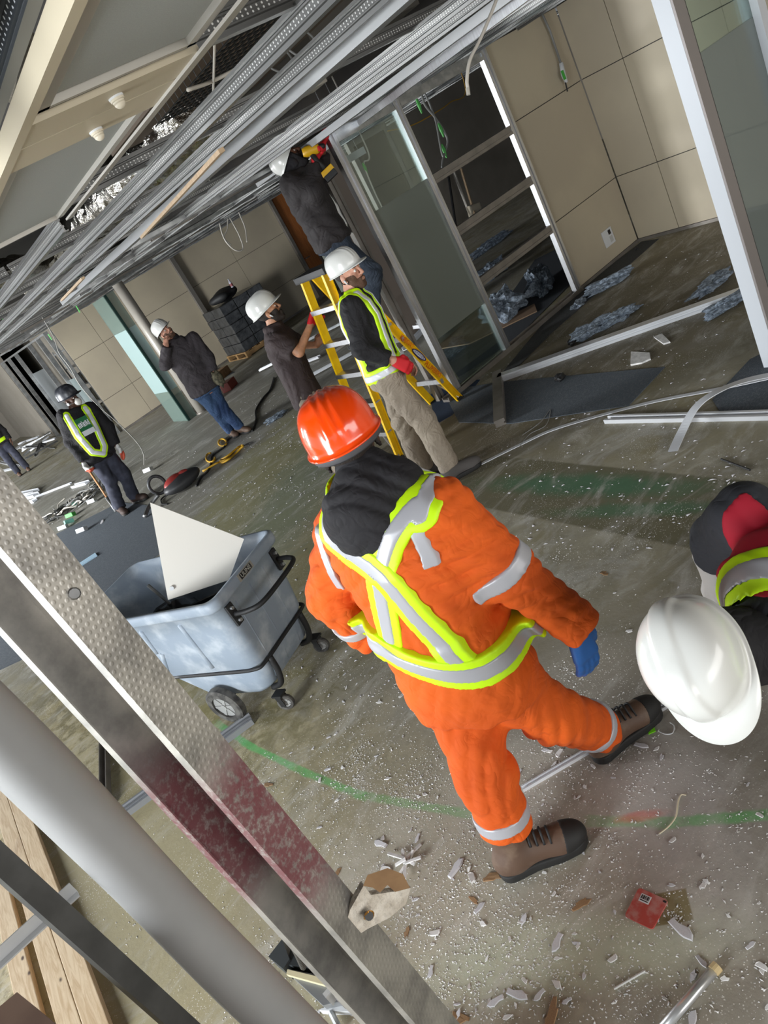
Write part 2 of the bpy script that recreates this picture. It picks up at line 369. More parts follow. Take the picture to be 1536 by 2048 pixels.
gf = root('glazed_partition', (5.1, YP, 0), 'half dismantled aluminium partition frame with one frosted glass pane beside the beige wall', 'partition')
def post(x, z0, z1, m, nm='post', w=1.0, y=YP):
    b = B(); extrude(b, [(p[0] * w, p[1] - .03) for p in POST], V3(x, y, z0), V3(x, y, z1), (1, 0, 0)); return obj(nm, b, m, gf)
post(4.12, 0.03, ZC, M_alu); post(4.91, 0.03, ZC, M_alu, w=0.9); p3 = post(6.15, 0.03, ZC, M_alu, w=1.0)
def rail(x0, x1, z, h, m, nm='transom', y=YP):
    b = B(); prof = [(-.03, -h / 2), (-.03, -h / 6), (-.02, -h / 6), (-.02, h / 6), (-.03, h / 6), (-.03, h / 2), (.03, h / 2), (.03, h / 6), (.02, h / 6), (.02, -h / 6), (.03, -h / 6), (.03, -h / 2)]
    extrude(b, prof, V3(x0, y, z), V3(x1, y, z), (0, 1, 0)); return obj(nm, b, m, gf)
for z in (1.80, 1.285, 0.755): rail(4.95, 6.11, z, 0.085, M_bronze)
rail(4.95, 6.11, ZC - 0.05, 0.10, M_galv, 'head_track'); rail(4.16, 4.87, ZC - 0.05, 0.10, M_galv, 'head_track')
b = B(); box2(b, (3.95, YP - .05, 0.0), (6.2, YP + .05, 0.03)); box2(b, (3.95, YP - .05, .03), (6.2, YP - .042, .05)); box2(b, (3.95, YP + .042, .03), (6.2, YP + .05, .05)); obj('floor_track', b, M_bronze, gf)
b = B(); box2(b, (4.155, YP - .004, 1.84), (4.875, YP + .004, 2.47)); obj('clear_pane', b, M_glass, gf)
b = B(); box2(b, (4.155, YP - .004, 0.56), (4.875, YP + .004, 1.84)); obj('frosted_pane', b, M_frost, gf)
b = B(); box2(b, (4.155, YP - .004, 0.05), (4.875, YP + .004, 0.56)); obj('clear_pane', b, M_glass, gf)
b = B(); box2(b, (6.196, YP - .02, .03), (6.21, YP + .03, ZC)); obj('edge_trim', b, M_beige, gf)
# second pair of posts behind, where the doorway was
b = B(); extrude(b, POST, V3(4.02, YP + .14, 0.0), V3(4.02, YP + .14, ZC), (1, 0, 0)); obj('door_post', b, M_bronze, gf)

# inner room seen through the frame
b = B(); xa, xb = PY(640, 420, 8.4)[0], PY(735, 420, 8.4)[0]; box2(b, (xa, 8.35, 0), (xb, 8.45, ZC)); obj('wall_inner_left', b, mat('brown_grey_wall', sr(120, 108, 98), .7), kind='structure')
b = B(); box2(b, (7.6, 9.2, 0), (7.68, 9.28, ZC)); box2(b, (6.9, 9.2, 0), (6.98, 9.28, ZC)); box2(b, (6.98, 9.2, ZC - .1), (7.6, 9.28, ZC)); obj('trim_3', b, M_bronze, kind='structure')
b = B(); box2(b, (6.98, 9.22, 0), (7.6, 9.26, ZC - .1)); obj('door_2', b, mat('dark_doorway_leaf', sr(44, 40, 34), .7), kind='structure')
b = B(); box2(b, (5.55, 8.9, 0), (6.3, 9.0, ZC)); obj('wall_inner_stub', b, mat('grey_green_wall', sr(92, 96, 88), .7), kind='structure')
ex = root('fire_extinguisher_box', (6.2, 8.85, 1.35), 'dark red box fixed to the wall stub behind the glass', 'box')
b = B(); box2(b, (6.08, 8.8, 1.25), (6.36, 8.9, 1.62), .006); obj('case', b, mat('dark_red_paint', sr(96, 24, 24), .5), ex)
b = B(); box2(b, (6.12, 8.79, 1.30), (6.32, 8.80, 1.56)); obj('door', b, mat('dark_red_paint_b', sr(84, 22, 22), .5), ex)

# ================================================================== GLASS SCREEN ON THE RIGHT
gs = root('glass_screen', (4.15, 2.54, 0), 'white framed glass screen with grey frosted film in the right foreground', 'glass screen')
M_mull = mat('white_mullion', sr(196, 200, 206), .4); M_mull_shade = mat('shaded_mullion_face', sr(140, 134, 132), .45, .3)
b = B(); box2(b, (4.10, 2.503, 0), (4.20, 2.597, ZC)); mu = obj('mullion', b, M_mull, gs)
b = B(); box2(b, (4.101, 2.489, 0), (4.20, 2.503, ZC)); obj('shaded_front_face', b, M_mull_shade, gs)  # thin grey sheet: shade on the white mullion's front, put into colour
b = B(); box2(b, (4.20, 2.49, 0), (4.207, 2.597, ZC)); obj('gasket', b, M_dark, gs)
b = B(); box2(b, (4.87, 2.49, 0), (4.95, 2.597, ZC)); obj('mullion', b, M_mull, gs)
b = B(); box2(b, (4.207, 2.535, .06), (4.87, 2.545, 1.85)); obj('frosted_pane', b, None, gs)
b = B(); box2(b, (4.207, 2.535, 1.85), (4.87, 2.545, ZC)); obj('clear_pane', b, M_glass, gs)
b = B(); box2(b, (4.20, 2.49, 0), (4.87, 2.597, .06)); obj('bottom_rail', b, M_mull, gs)
m = bpy.data.materials.new('grey_film_glass'); m.use_nodes = True; t = NT(m); pb = t.n['Principled BSDF']
pb.inputs['Base Color'].default_value = sr(128, 136, 134) + (1,); pb.inputs['Roughness'].default_value = .12
tr = t.new('ShaderNodeBsdfTransparent'); tr.inputs[0].default_value = (.75, .8, .8, 1); mx = t.new('ShaderNodeMixShader'); mx.inputs[0].default_value = .62
t.l.new(tr.outputs[0], mx.inputs[1]); t.l.new(pb.outputs[0], mx.inputs[2]); t.l.new(mx.outputs[0], t.n['Material Output'].inputs[0])
for o in gs.children:
    if o.name.startswith('frosted_pane'): o.data.materials.clear(); o.data.materials.append(m)
M_film = m

# ================================================================== FAR LEFT: GLASS FINS, COLUMN, STUD WALL
gc = root('round_column', (4.25, 13.1, 0), 'round brushed metal column beside the green glass', 'column')
b = B(); cyl(b, V3(4.25, 13.1, 0), V3(4.25, 13.1, ZC + .1), .095, 24); obj('shaft', b, mat('satin_column_metal', sr(176, 170, 160), .35, .15), gc, smooth=True)
b = B(); cyl(b, V3(4.25, 13.1, 0), V3(4.25, 13.1, .03), .12, 24); obj('base_ring', b, M_bronze, gc)
gp = root('glass_fin', (3.97, 13.6, 0), 'tall green tinted glass pane with frosted middle band left of the column', 'glass pane')
M_gfrost = mat('pale_green_frost', sr(148, 170, 168), .3, alpha=1); M_gcl = mat('pale_green_glass', sr(116, 136, 128), .12, alpha=.6)
for (z0, z1, mm, nm) in ((0, .62, M_gcl, 'clear_pane'), (.62, 1.86, M_gfrost, 'frosted_pane'), (1.86, 2.5, M_gcl, 'clear_pane')):
    b = B(); box2(b, (3.95, 13.15, z0), (3.964, 14.0, z1)); obj(nm, b, mm, gp)
    b = B(); box2(b, (3.95, 13.12, z0), (4.13, 13.134, z1)); obj(nm, b, mm, gp)
b = B(); box2(b, (3.935, 13.10, 0), (3.98, 13.15, 2.5)); obj('edge_profile', b, mat('dark_green_glass_edge', sr(24, 52, 48), .2), gp)
sw = root('stud_wall', (3.6, 20, 0), 'row of bare galvanised studs with shelves of debris behind at far left', 'stud wall')
for y in (17.0, 18.0, 19.2, 21.4, 22.8, 24.1):
    b = B(); extrude(b, [(-.05, -.03), (.05, -.03), (.05, -.02), (-.04, -.02), (-.04, .02), (.05, .02), (.05, .03), (-.05, .03)], V3(3.6, y, 0), V3(3.6, y, 2.5), (1, 0, 0)); obj('stud', b, M_galv, sw)
b = B(); box2(b, (3.55, 16.95, 2.5), (3.65, 24.2, 2.54)); obj('head_track', b, M_galv, sw)
b = B(); box2(b, (3.55, 16.95, 0), (3.65, 24.2, .03)); obj('floor_track', b, M_galv, sw)
b = B(); box2(b, (3.62, 19.25, 0.05), (3.64, 21.35, 1.9)); obj('glass_panel', b, mat('grey_panel', sr(92, 96, 98), .3), sw)
b = B(); box2(b, (3.62, 17.05, 0.05), (3.64, 17.95, 1.45)); obj('glass_panel', b, mat('grey_green_panel', sr(112, 124, 124), .25), sw)
b = B(); box2(b, (4.75, 16.95, 0), (4.85, 31.9, 3.3)); obj('wall_beyond_studs', b, M_inner, kind='structure')
q_ = root('cabinet', (4.6, 20.4, 0), 'grey metal shelving unit with cartons seen behind the bare studs', 'shelving')
for z in (.05, .55, 1.05, 1.55, 2.0):
    b = B(); box2(b, (4.35, 19.4, z), (4.72, 21.2, z + .03)); obj('shelf', b, M_galv, q_)
for y in (19.4, 20.3, 21.17):
    b = B(); box2(b, (4.33, y, 0), (4.37, y + .03, 2.1)); obj('upright', b, M_galv, q_)
for k in range(11):
    y = 19.47 + (k % 4) * .43; z = .08 + .5 * (k // 4); b = B(); box2(b, (4.39, y, z), (4.68, y + .30 + .05 * (k % 3), z + .22 + .06 * (k % 3)), .004)
    obj('carton', b, mat('shelf_carton_' + 'abc'[k % 3], (sr(176, 160, 120), sr(150, 150, 148), sr(196, 190, 170))[k % 3], .7), label='carton on the shelving unit behind the bare studs', cat='carton', group='cartons behind the bare studs')
# ================================================================== CEILING
ce = root('ceiling', (3, 8, ZC), kind='structure')
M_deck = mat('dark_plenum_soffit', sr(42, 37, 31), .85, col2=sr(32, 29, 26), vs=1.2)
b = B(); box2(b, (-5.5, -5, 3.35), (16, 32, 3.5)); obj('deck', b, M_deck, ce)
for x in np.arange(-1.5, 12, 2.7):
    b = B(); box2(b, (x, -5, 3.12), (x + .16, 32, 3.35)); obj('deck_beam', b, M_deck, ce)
def dotted_metal(name, base, dot, pitch=.016, rows=(.026, .035), rad=.0026):
    m = bpy.data.materials.new(name); m.use_nodes = True; t = NT(m); p = t.n['Principled BSDF']
    tc = t.new('ShaderNodeTexCoord'); s = t.new('ShaderNodeSeparateXYZ'); t.l.new(tc.outputs['Object'], s.inputs[0])
    fx = t.math('MULTIPLY', t.math('SUBTRACT', t.math('FRACT', t.math('DIVIDE', s.outputs[0], pitch)), .5), pitch); f = None
    for rw in rows:
        fy = t.math('SUBTRACT', s.outputs[2], rw); d = t.math('SQRT', t.math('ADD', t.math('MULTIPLY', fx, fx), t.math('MULTIPLY', fy, fy))); g_ = t.math('LESS_THAN', d, rad); f = g_ if f is None else t.math('MAXIMUM', f, g_)
    t.put(p.inputs['Base Color'], t.mix(f, base, dot)); t.put(p.inputs['Metallic'], t.math('MULTIPLY_ADD', f, -.7, .75)); p.inputs['Roughness'].default_value = .34
    return m
M_rail = dotted_metal('perforated_rail_steel', (.22, .22, .215), (.8, .8, .78))
M_raild = dotted_metal('dark_perforated_rail_steel', (.07, .08, .09), (.6, .62, .65))
def grid_rail(a, bb, m, w=.05, h=.036, lip=.009, name='rail', tall=False, up=(0, 0, 1)):
    """rail in its own local frame: local X along it, local Z up"""
    a, bb = np.asarray(a, float), np.asarray(bb, float); L = np.linalg.norm(bb - a); d = (bb - a) / L
    k = ('rail_mesh', round(L, 3), m.name, w, h, tall)
    me = RAILS.get(k)
    if me is None:
        if tall: pr = [(-.013, 0), (.013, 0), (.013, .0025), (.003, .0025), (.003, .014), (.007, .017), (.007, .021), (.002, .023), (.002, .039), (.007, .041), (.007, .045), (.003, .048), (.003, .052), (.010, .052), (.010, .060)]; pr = pr + [(-x_, z_) for x_, z_ in pr[:1:-1]]
        else: pr = [(-w / 2, 0), (-w / 2, h), (w / 2, h), (w / 2, 0), (w / 2 - lip, 0), (w / 2 - lip, h - .004), (-w / 2 + lip, h - .004), (-w / 2 + lip, 0)]
        q = B(); extrude(q, pr, V3(0, 0, 0), V3(L, 0, 0), (0, 1, 0)); bmesh.ops.recalc_face_normals(q, faces=q.faces)
        me = bpy.data.meshes.new(name); q.to_mesh(me); q.free(); me.materials.append(m); RAILS[k] = me
    o = bpy.data.objects.new(name, me); COL.objects.link(o); o.parent = ce
    Rm = frame(d, up); Rm = np.stack([d, np.cross(nrm(np.asarray(up) - d * np.dot(up, d)), d), nrm(np.asarray(up) - d * np.dot(up, d))], 1)
    M4 = Matrix.Identity(4)
    for i in range(3):
        for j in range(3): M4[i][j] = Rm[i, j]
        M4[i][3] = (a - wloc(ce))[i]
    o.matrix_local = M4
    return o
RAILS = {}
XS = [1.27, 1.635, 2.73, 3.09, 4.55, 5.28, 6.0, 6.74, 7.47, 8.2, 8.93, 9.66]
YS = [1.63] + [2.83 + 1.29 * k for k in range(0, 11)]
for i, x in enumerate(XS):
    if 3.3 < x < 4.25:                              # cut where the man on the ladder works
        grid_rail((x, 0.2, ZC - .022), (x, 5.25, ZC - .022), M_rail, tall=True); grid_rail((x, 6.2, ZC - .022), (x, 16.6, ZC - .022), M_rail, tall=True); continue
    grid_rail((x, 0.2 if x < 7.3 else 5.8, ZC - .022), (x, 16.6, ZC - .022), M_rail, tall=True)
for y in YS:
    grid_rail((.92, y, ZC + .03), (10.3 if y > 5.7 else 7.3, y, ZC + .03), M_rail, w=.03, h=.055, tall=True, name='cross_rail')
    if y > 2.7:
        grid_rail((-1.2, y, ZC + .036), (.9, y, ZC + .03), M_rail, w=.03, h=.055, tall=True, name='cross_rail')
for x in (.905, .535, .17, -.2): grid_rail((x, 2.95, ZC - .022), (x, 16.6, ZC - .022), M_rail, tall=True)
# head tracks along X; metals alternate light and dark, painting lit edges and shaded gaps
for k, y in enumerate((6.0, 6.25, 6.55, 7.5, 8.6, 9.4, 10.6, 11.9, 12.6, 13.9, 14.8, 15.6, 16.2)):
    grid_rail((2.0 + .3 * (k % 3), y, ZC - .02), (10.2, y, ZC - .02), (M_galv, M_galvd, M_bronze, M_galvd)[k % 4], w=.07, h=(.03, .05, .022, .04)[k % 4], lip=.01, name='head_channel')
grid_rail((.47, -.2, ZC + .03), (.47, 1.9, ZC + .03), M_raild, tall=True, name='rail')
# loose long channel lying skewed under the grid
M_chan = mat('pale_grey_channel', sr(148, 149, 150), .4, .5)
def loose(a, bb, z, prof, m, name):
    A, C = G(a[0], a[1], z), G(bb[0], bb[1], z); q = B(); extrude(q, prof, A, C, (1, 0, 0)); return obj(name, q, m, ce)
CH = [(-.03, 0), (.03, 0), (.03, .05), (.026, .05), (.026, .004), (-.026, .004), (-.026, .05), (-.03, .05)]
loose((905, -70), (130, 608), 2.53, [(p[0], -p[1]) for p in CH], M_chan, 'loose_channel')
loose((1120, -70), (520, 372), 2.53, [(p[0], -p[1]) for p in CH], M_chan, 'loose_channel')
loose((1085, -20), (655, 300), 2.50, [(p[0] * .8, -p[1]) for p in CH], M_alu, 'loose_channel')
M_lath = mat('raw_wood_lath', sr(190, 164, 134), .7, col2=sr(174, 148, 118), vs=5, stretch=(1, 10, 10))
loose((443, 300), (284, 474), 2.52, [(-.012, -.008), (.012, -.008), (.012, .008), (-.012, .008)], M_lath, 'wood_lath')
loose((166, 556), (124, 600), 2.50, [(-.012, -.008), (.012, -.008), (.012, .008), (-.012, .008)], M_lath, 'wood_lath')
# grey fabric tiles in their metal trays, the light strip between them
M_tile = mat('grey_fabric_tile', sr(158, 161, 158), .85, col2=sr(152, 155, 152), vs=300, bump=.15, bs=900)
M_strip = mat('cream_strip_metal', sr(188, 177, 154), .5)
M_tray = mat('tray_edge_metal', sr(176, 172, 164), .4, .4)
def tile(x0, x1, y0, y1):
    q = B(); box2(q, (x0 + .03, y0 + .02, ZC + .02), (x1 - .02, y1 - .02, ZC + .035)); tl = obj('tile', q, M_tile, ce)
    q = B()
    for lo, hi in (((x0, y0), (x0 + .03, y1)), ((x1 - .022, y0), (x1, y1)), ((x0, y0), (x1, y0 + .012)), ((x0, y1 - .012), (x1, y1))): box2(q, lo + (ZC + .008,), hi + (ZC + .045,))
    obj('tile_tray', q, M_tray, tl)
tile(.525, .885, .30, 1.475); tile(.52, .885, 1.80, 2.815); tile(.11, .50, 1.80, 2.815)
for (y0, y1) in ((1.495, 1.625), (1.632, 1.785)):
    q = B(); box2(q, (.50, y0, ZC), (.90, y1, ZC + .012)); obj('strip_plate', q, M_strip, ce)
q = B(); box2(q, (.488, .2, ZC - .004), (.512, 2.83, ZC + .03)); obj('tee_bar', q, M_strip, ce)
q = B(); box2(q, (.893, .2, ZC - .006), (.917, 2.83, ZC + .0)); obj('tee_bar', q, M_tray, ce)
# two dome sensors on the strip
for k, (pxl, side) in enumerate((((231, 193), 'nearer'), ((191, 260), 'farther'))):
    c = G(pxl[0], pxl[1], ZC); r = root('ceiling_sensor', (c[0], c[1], ZC - .03), 'round white ceiling sensor on the cream strip, the one %s' % ('beside the larger grey tile' if k == 0 else 'beside the smaller grey tile'), 'sensor', 'ceiling sensors')
    q = B(); cyl(q, V3(c[0], c[1], ZC - .004), V3(c[0], c[1], ZC), .016, 20); obj('base', q, M_white, r, smooth=False)
    q = B(); tube(q, [V3(c[0], c[1], ZC - .004), V3(c[0], c[1], ZC - .008), V3(c[0], c[1], ZC - .009), V3(c[0], c[1], ZC - .012)], [.015, .015, .0125, .0125], 20); obj('ring', q, mat('warm_white_plastic', sr(206, 198, 180), .5), r)
    q = B(); tube(q, [V3(c[0], c[1], ZC - .012 - .011 * math.sin(a)) for a in (0, .4, .8, 1.2, 1.5)], [.0115 * math.cos(a) + .0005 for a in (0, .4, .8, 1.2, 1.5)], 16); obj('dome', q, mat('translucent_white', sr(206, 198, 180), .4), r, smooth=True)

# ------------------------------------------------------------------ things in the open plenum
def crumple(q, amp, fr, seed):
    for v in q.verts:
        c = v.co; n = math.sin(c.x * fr + seed) * math.sin(c.y * fr * 1.3 + 2 * math.sin(c.z * fr)) + .6 * math.sin(c.y * fr * 2.7 + c.x * fr * 2.1 + seed)
        v.co = c + Vector((n * amp * .6, n * amp * .4, math.cos(c.y * fr * 1.9 + c.x * fr) * amp))
M_foil = mat('crumpled_foil', (.62, .60, .56), .22, 1.0, col2=(.3, .28, .25), vs=25, bump=1.0, bs=38)
q = B(); tube(q, smooth_path([G(385, 200, 2.95), G(350, 255, 2.92), G(300, 310, 2.92), G(230, 380, 2.95), G(165, 455, 2.98), G(60, 560, 3.0)], 14), [.17 + .02 * math.sin(k * .9) for k in range(71)], 22)
crumple(q, .02, 17, 1.0); obj('foil_duct', q, M_foil, label='crumpled silver foil insulated duct hanging above the open ceiling grid', cat='duct', smooth=False)
q = B(); tube(q, smooth_path([G(210, 470, 3.0), G(120, 520, 3.0), G(20, 545, 2.98), G(-60, 590, 3.0)], 14), .13, 20); crumple(q, .02, 19, 3.0)
obj('foil_duct', q, M_foil, label='short foil wrapped duct above the far left grid bays', cat='duct')
M_flex = mat('dark_flex_duct', (.20, .18, .15), .35, .8)
pts = smooth_path([G(-30, 40, 3.0), G(12, 65, 2.95), G(35, 110, 2.95), G(20, 170, 3.0)], 16)
q = B(); tube(q, pts, [.055 + .005 * (k % 2) for k in range(len(pts))], 18); obj('flexible_duct', q, M_flex, label='ribbed flexible metal duct in the top left corner', cat='duct')
q = B(); box2(q, (.14, .3, 2.62), (.42, 1.9, 2.66)); obj('sheet_metal_plate', q, mat('grey_sheet_metal', sr(128, 122, 114), .5, .3), label='plain grey sheet metal plate beside the dark perforated rail', cat='metal plate')
q = B(); box2(q, (1.9, .5, 2.95), (3.0, 4.6, 3.12)); obj('air_duct', q, mat('brown_duct_wrap', sr(88, 72, 56), .7), label='flat brown rectangular air duct above the grid', cat='duct')
q = B(); box2(q, (3.25, 4.2, 2.9), (4.2, 9.0, 3.1)); obj('air_duct', q, mat('dull_duct_metal', sr(92, 88, 82), .6, .3), label='dull grey rectangular duct deeper in the plenum', cat='duct')
c = G(605, 165, 2.75); q = B(); box(q, c, (.2, .16, .12), bev=.005); obj('junction_box', q, mat('cream_box_plastic', sr(170, 164, 152), .5), label='cream junction box above the perforated rails', cat='box')
# wire basket tray
wt = root('wire_basket_tray', (1.5, 2.6, 2.75), 'black wire mesh cable tray seen through the ceiling grid', 'cable tray')
M_wire = mat('black_wire', (.02, .02, .02), .5, .4)
A, C = G(585, -15, 2.75), G(370, 225, 2.75); d = nrm(C - A); s = np.cross(d, [0, 0, 1])
q = B()
for k in range(-5, 6): tube(q, [A + s * k * .03, C + s * k * .03], .0028, 4)
obj('long_wires', q, M_wire, wt)
q = B(); L = np.linalg.norm(C - A)
for k in range(int(L / .05) + 1): tube(q, [A + d * k * .05 - s * .15 + V3(0, 0, .05), A + d * k * .05 - s * .15, A + d * k * .05 + s * .15, A + d * k * .05 + s * .15 + V3(0, 0, .05)], .0028, 4)
obj('cross_wires', q, M_wire, wt)
q = B(); pts = [G(x, y, 2.66) for x, y in ((620, -20), (560, 60), (500, 120), (430, 160), (375, 180))]; tube(q, smooth_path(pts), .006, 6); obj('cable', q, M_cablew, label='white cable sagging across the wire mesh tray', cat='cable', smooth=True)
q = B(); pts = [G(430, 60, 2.7), G(428, 130, 2.66), G(426, 200, 2.66)]; tube(q, smooth_path(pts), .004, 6); obj('cable', q, M_cablew, label='thin white cable hanging straight beside the wire mesh tray', cat='cable', smooth=True)
q = B(); pts = [G(-20, 100, 2.85), G(25, 40, 2.85), G(55, -15, 2.85)]; tube(q, smooth_path(pts), .012, 8); obj('cable', q, M_cablew, label='cream cable in the top left corner', cat='cable', smooth=True)
for k, (x, y, rr) in enumerate(((600, 85, .09), (555, 118, .08), (470, 255, .07))):
    c = G(x, y, 2.9); q = B(); tube(q, [c + V3(rr * math.cos(a), .5 * rr * math.sin(a), rr * math.sin(a)) for a in np.linspace(0, 2 * math.pi, 20)[:-1]], .006, 6, closed=True)
    obj('cable_coil', q, M_cable, label=('small cable coil hanging in the plenum right of the rails', 'small cable coil hanging in the plenum between the rails', 'dark cable coil hanging behind the lower grid rail')[k], cat='cable coil')
# hanging cables
def cable(pts, r, m, label, seg=7, n=8):
    if pts[0][2] > 1.9: pts = [V3(pts[0][0], pts[0][1], 3.36)] + list(pts)
    q = B(); tube(q, smooth_path(pts, n), r, seg); return obj('hanging_cable', q, m, label=label, cat='cable', smooth=True)
hc = root('network_cable', (3.2, 2.8, 2.3), 'white network cable hanging from the ceiling with a bare plug end', 'cable')
y0 = 2.9; pts = [PY(x, y, y0) for x, y in ((1000, -20), (985, 20), (962, 75), (940, 120), (934, 160), (936, 178))]
q = B(); tube(q, smooth_path(pts), .0085, 8); obj('sheath', q, M_cablew, hc, smooth=True)
q = B(); tube(q, [PY(935, 176, y0), PY(937, 190, y0)], .010, 6); obj('plug', q, mat('clear_plug', sr(170, 165, 155), .3), hc)
yy = 12.5
cable([PY(x, y, yy) for x, y in ((436, 415), (440, 450), (450, 480), (470, 500), (486, 497), (478, 470), (462, 440), (448, 415))], .012, M_cablew, 'loop of white cable dangling from the ceiling before the back wall')
cable([PY(x, y, yy) for x, y in ((450, 415), (455, 455), (448, 475), (462, 490))], .012, M_cablew, 'white cable end tangled beside the dangling loop')
cable([PY(x, y, yy) for x, y in ((472, 398), (478, 425), (490, 455), (494, 485))], .012, M_cablew, 'single white cable hanging right of the dangling loop')
yd = 11.0
cable([PY(x, y, yd) for x, y in ((60, 590), (85, 635), (108, 675), (118, 705), (140, 735), (160, 770), (195, 810), (235, 845), (270, 880), (286, 905))] + [G(288, 930, .01)], .007, mat('grey_white_cable', sr(150, 148, 142), .5), 'long pale cable dropping from the ceiling to the floor behind the masked man')
cable([G(x, y, .01) for x, y in ((70, 880), (80, 888), (95, 895), (110, 897))], .012, M_cable, 'grey cable curling off the scrap heap at far left')
for k, (x0, y0, x1, y1) in enumerate(((150, 608, 160, 625), (96, 668, 104, 680), (2, 632, 8, 645))):
    q = B(); a_, b_ = PY(x0, y0, 12.0), PY(x1, y1, 12.0); tube(q, [a_, b_], .022, 5, flat=(1, .3)); obj('tape_tag', q, M_greentag, label=('green tape tag below the ceiling above the far left panels', 'green tape tag at the head of the bare studs', 'green tape tag at the left edge of the ceiling')[k], cat='tag')
yb = YP + .6
cable([PY(x, y, yb) for x, y in ((838, 178), (850, 210), (870, 235), (888, 262), (895, 285), (886, 318), (884, 335))], .012, M_cable, 'thick grey cable looping down behind the open partition frame')
cable([PY(x, y, yb) for x, y in ((845, 176), (862, 215), (872, 245), (882, 300), (888, 318))], .010, M_cable, 'second grey cable crossing the thick one behind the frame')
cable([PY(x, y, yb + .4) for x, y in ((930, 170), (900, 205), (860, 232), (820, 252), (775, 262))], .006, mat('yellow_wire', sr(170, 130, 40), .5), 'thin yellow wire sagging behind the partition frame')
cable([PY(x, y, 8.2) for x, y in ((735, 300), (728, 325), (735, 350), (752, 390), (762, 410), (768, 425))], .010, M_cablew, 'pale cables drooping behind the clear upper glass')
for k, (x, y) in enumerate(((882, 258), (888, 300), (838, 210), (730, 335))):
    q = B(); c = PY(x, y, yb if k < 3 else 8.2); tube(q, [c + V3(0, 0, .06), c, c - V3(.01, 0, .08)], [.012, .02, .008], 6); obj('tape_tag', q, M_greentag, label=('green tag halfway down the thick grey cable', 'green tag at the lower end of the grey cables', 'green tag at the top of the grey cables', 'green tag on the pale cable behind the glass')[k], cat='tag')

lf_ = root('light_fitting', tuple(PY(708, 312, 8.6)), 'white box fitting hung on two rods above the dark doorway behind the glass', 'fitting')
c = PY(708, 312, 8.6); q = B(); box(q, c, (.34, .10, .09), None, .006); obj('housing', q, M_white, lf_)
for s_ in (-.1, .1): q = B(); cyl(q, c + V3(s_, 0, .04), V3(c[0] + s_, c[1], 3.36), .005, 6); obj('hanger_rod', q, M_galvd, lf_)
# ================================================================== STEP LADDER
M_yel = mat('yellow_fibreglass', sr(246, 200, 14), .42, col2=sr(232, 182, 14), vs=10)
la = root('step_ladder', (3.5, 5.6, 0), 'yellow fibreglass step ladder with black top cap and red hand lettering', 'ladder')
ZT = 1.70
f1t, f2t = G(608, 561, ZT), G(650, 546, ZT)
f2b = G(802, 919); f1b = f2b + V3(.02, .50, 0); r2b = G(921, 799); r1b = r2b + V3(-.02, .42, 0)
r2t, r1t = f2t + V3(.10, 0, 0), f1t + V3(.10, 0, 0)
CP = [(-.035, -.014), (.035, -.014), (.035, .014), (.030, .014), (.030, -.009), (-.030, -.009), (-.030, .014), (-.035, .014)]
def chan(a, bb, side, flip=1): q = B(); extrude(q, [(p[0], p[1] * flip) for p in CP], a, bb, side); return q
obj('front_rail', chan(f1b, f1t, (1, 0, 0)), M_yel, la); fr2 = obj('front_rail', chan(f2b, f2t, (1, 0, 0), -1), M_yel, la)
rr1 = obj('rear_rail', chan(r1b, r1t, (1, 0, 0)), M_yel, la); rr2 = obj('rear_rail', chan(r2b, r2t, (1, 0, 0), -1), M_yel, la)
for k in range(1, 6):
    t_ = k * .29 / ZT; a, c = f1b + (f1t - f1b) * t_, f2b + (f2t - f2b) * t_
    q = B(); box(q, (a + c) / 2, (.085, np.linalg.norm(a - c), .012)); box(q, (a + c) / 2 + V3(-.04, 0, -.015), (.006, np.linalg.norm(a - c), .035)); obj('step', q, M_alu, la)
    if k in (1, 3, 4):
        a, c = r1b + (r1t - r1b) * t_, r2b + (r2t - r2b) * t_; q = B(); box(q, (a + c) / 2, (.03, np.linalg.norm(a - c), .045)); obj('rear_brace', q, M_alu, la)
for (fa, fb, ra) in ((f2b, f2t, 1), (r2b, r2t, -1), (f1b, f1t, 1)):
    q = B(); tube(q, [fa + (fb - fa) * .02 + V3(0, .0, 0), fa + (fb - fa) * .17 + V3(0, .16 if fa is not f1b else -.16, 0)], .007, 6); obj('diagonal_stay', q, M_alu, la)
c = (f1t + f2t + r1t + r2t) / 4
q = B(); box(q, c + V3(0, 0, .02), (.20, np.linalg.norm(f1t - f2t) + .10, .055), bev=.012); obj('top_cap', q, M_dark, la)
for a in (f1b, f2b, r1b, r2b): q = B(); box(q, a + V3(0, 0, .015), (.075, .04, .03), bev=.004); obj('rubber_foot', q, M_dark, la)
for (ff, rr_) in ((f1b + (f1t - f1b) * .62, r1b + (r1t - r1b) * .62), (f2b + (f2t - f2b) * .62, r2b + (r2t - r2b) * .62)):
    q = B(); box(q, (ff + rr_) / 2, (np.linalg.norm(ff - rr_), .006, .022)); obj('spreader_bar', q, M_alu, la)
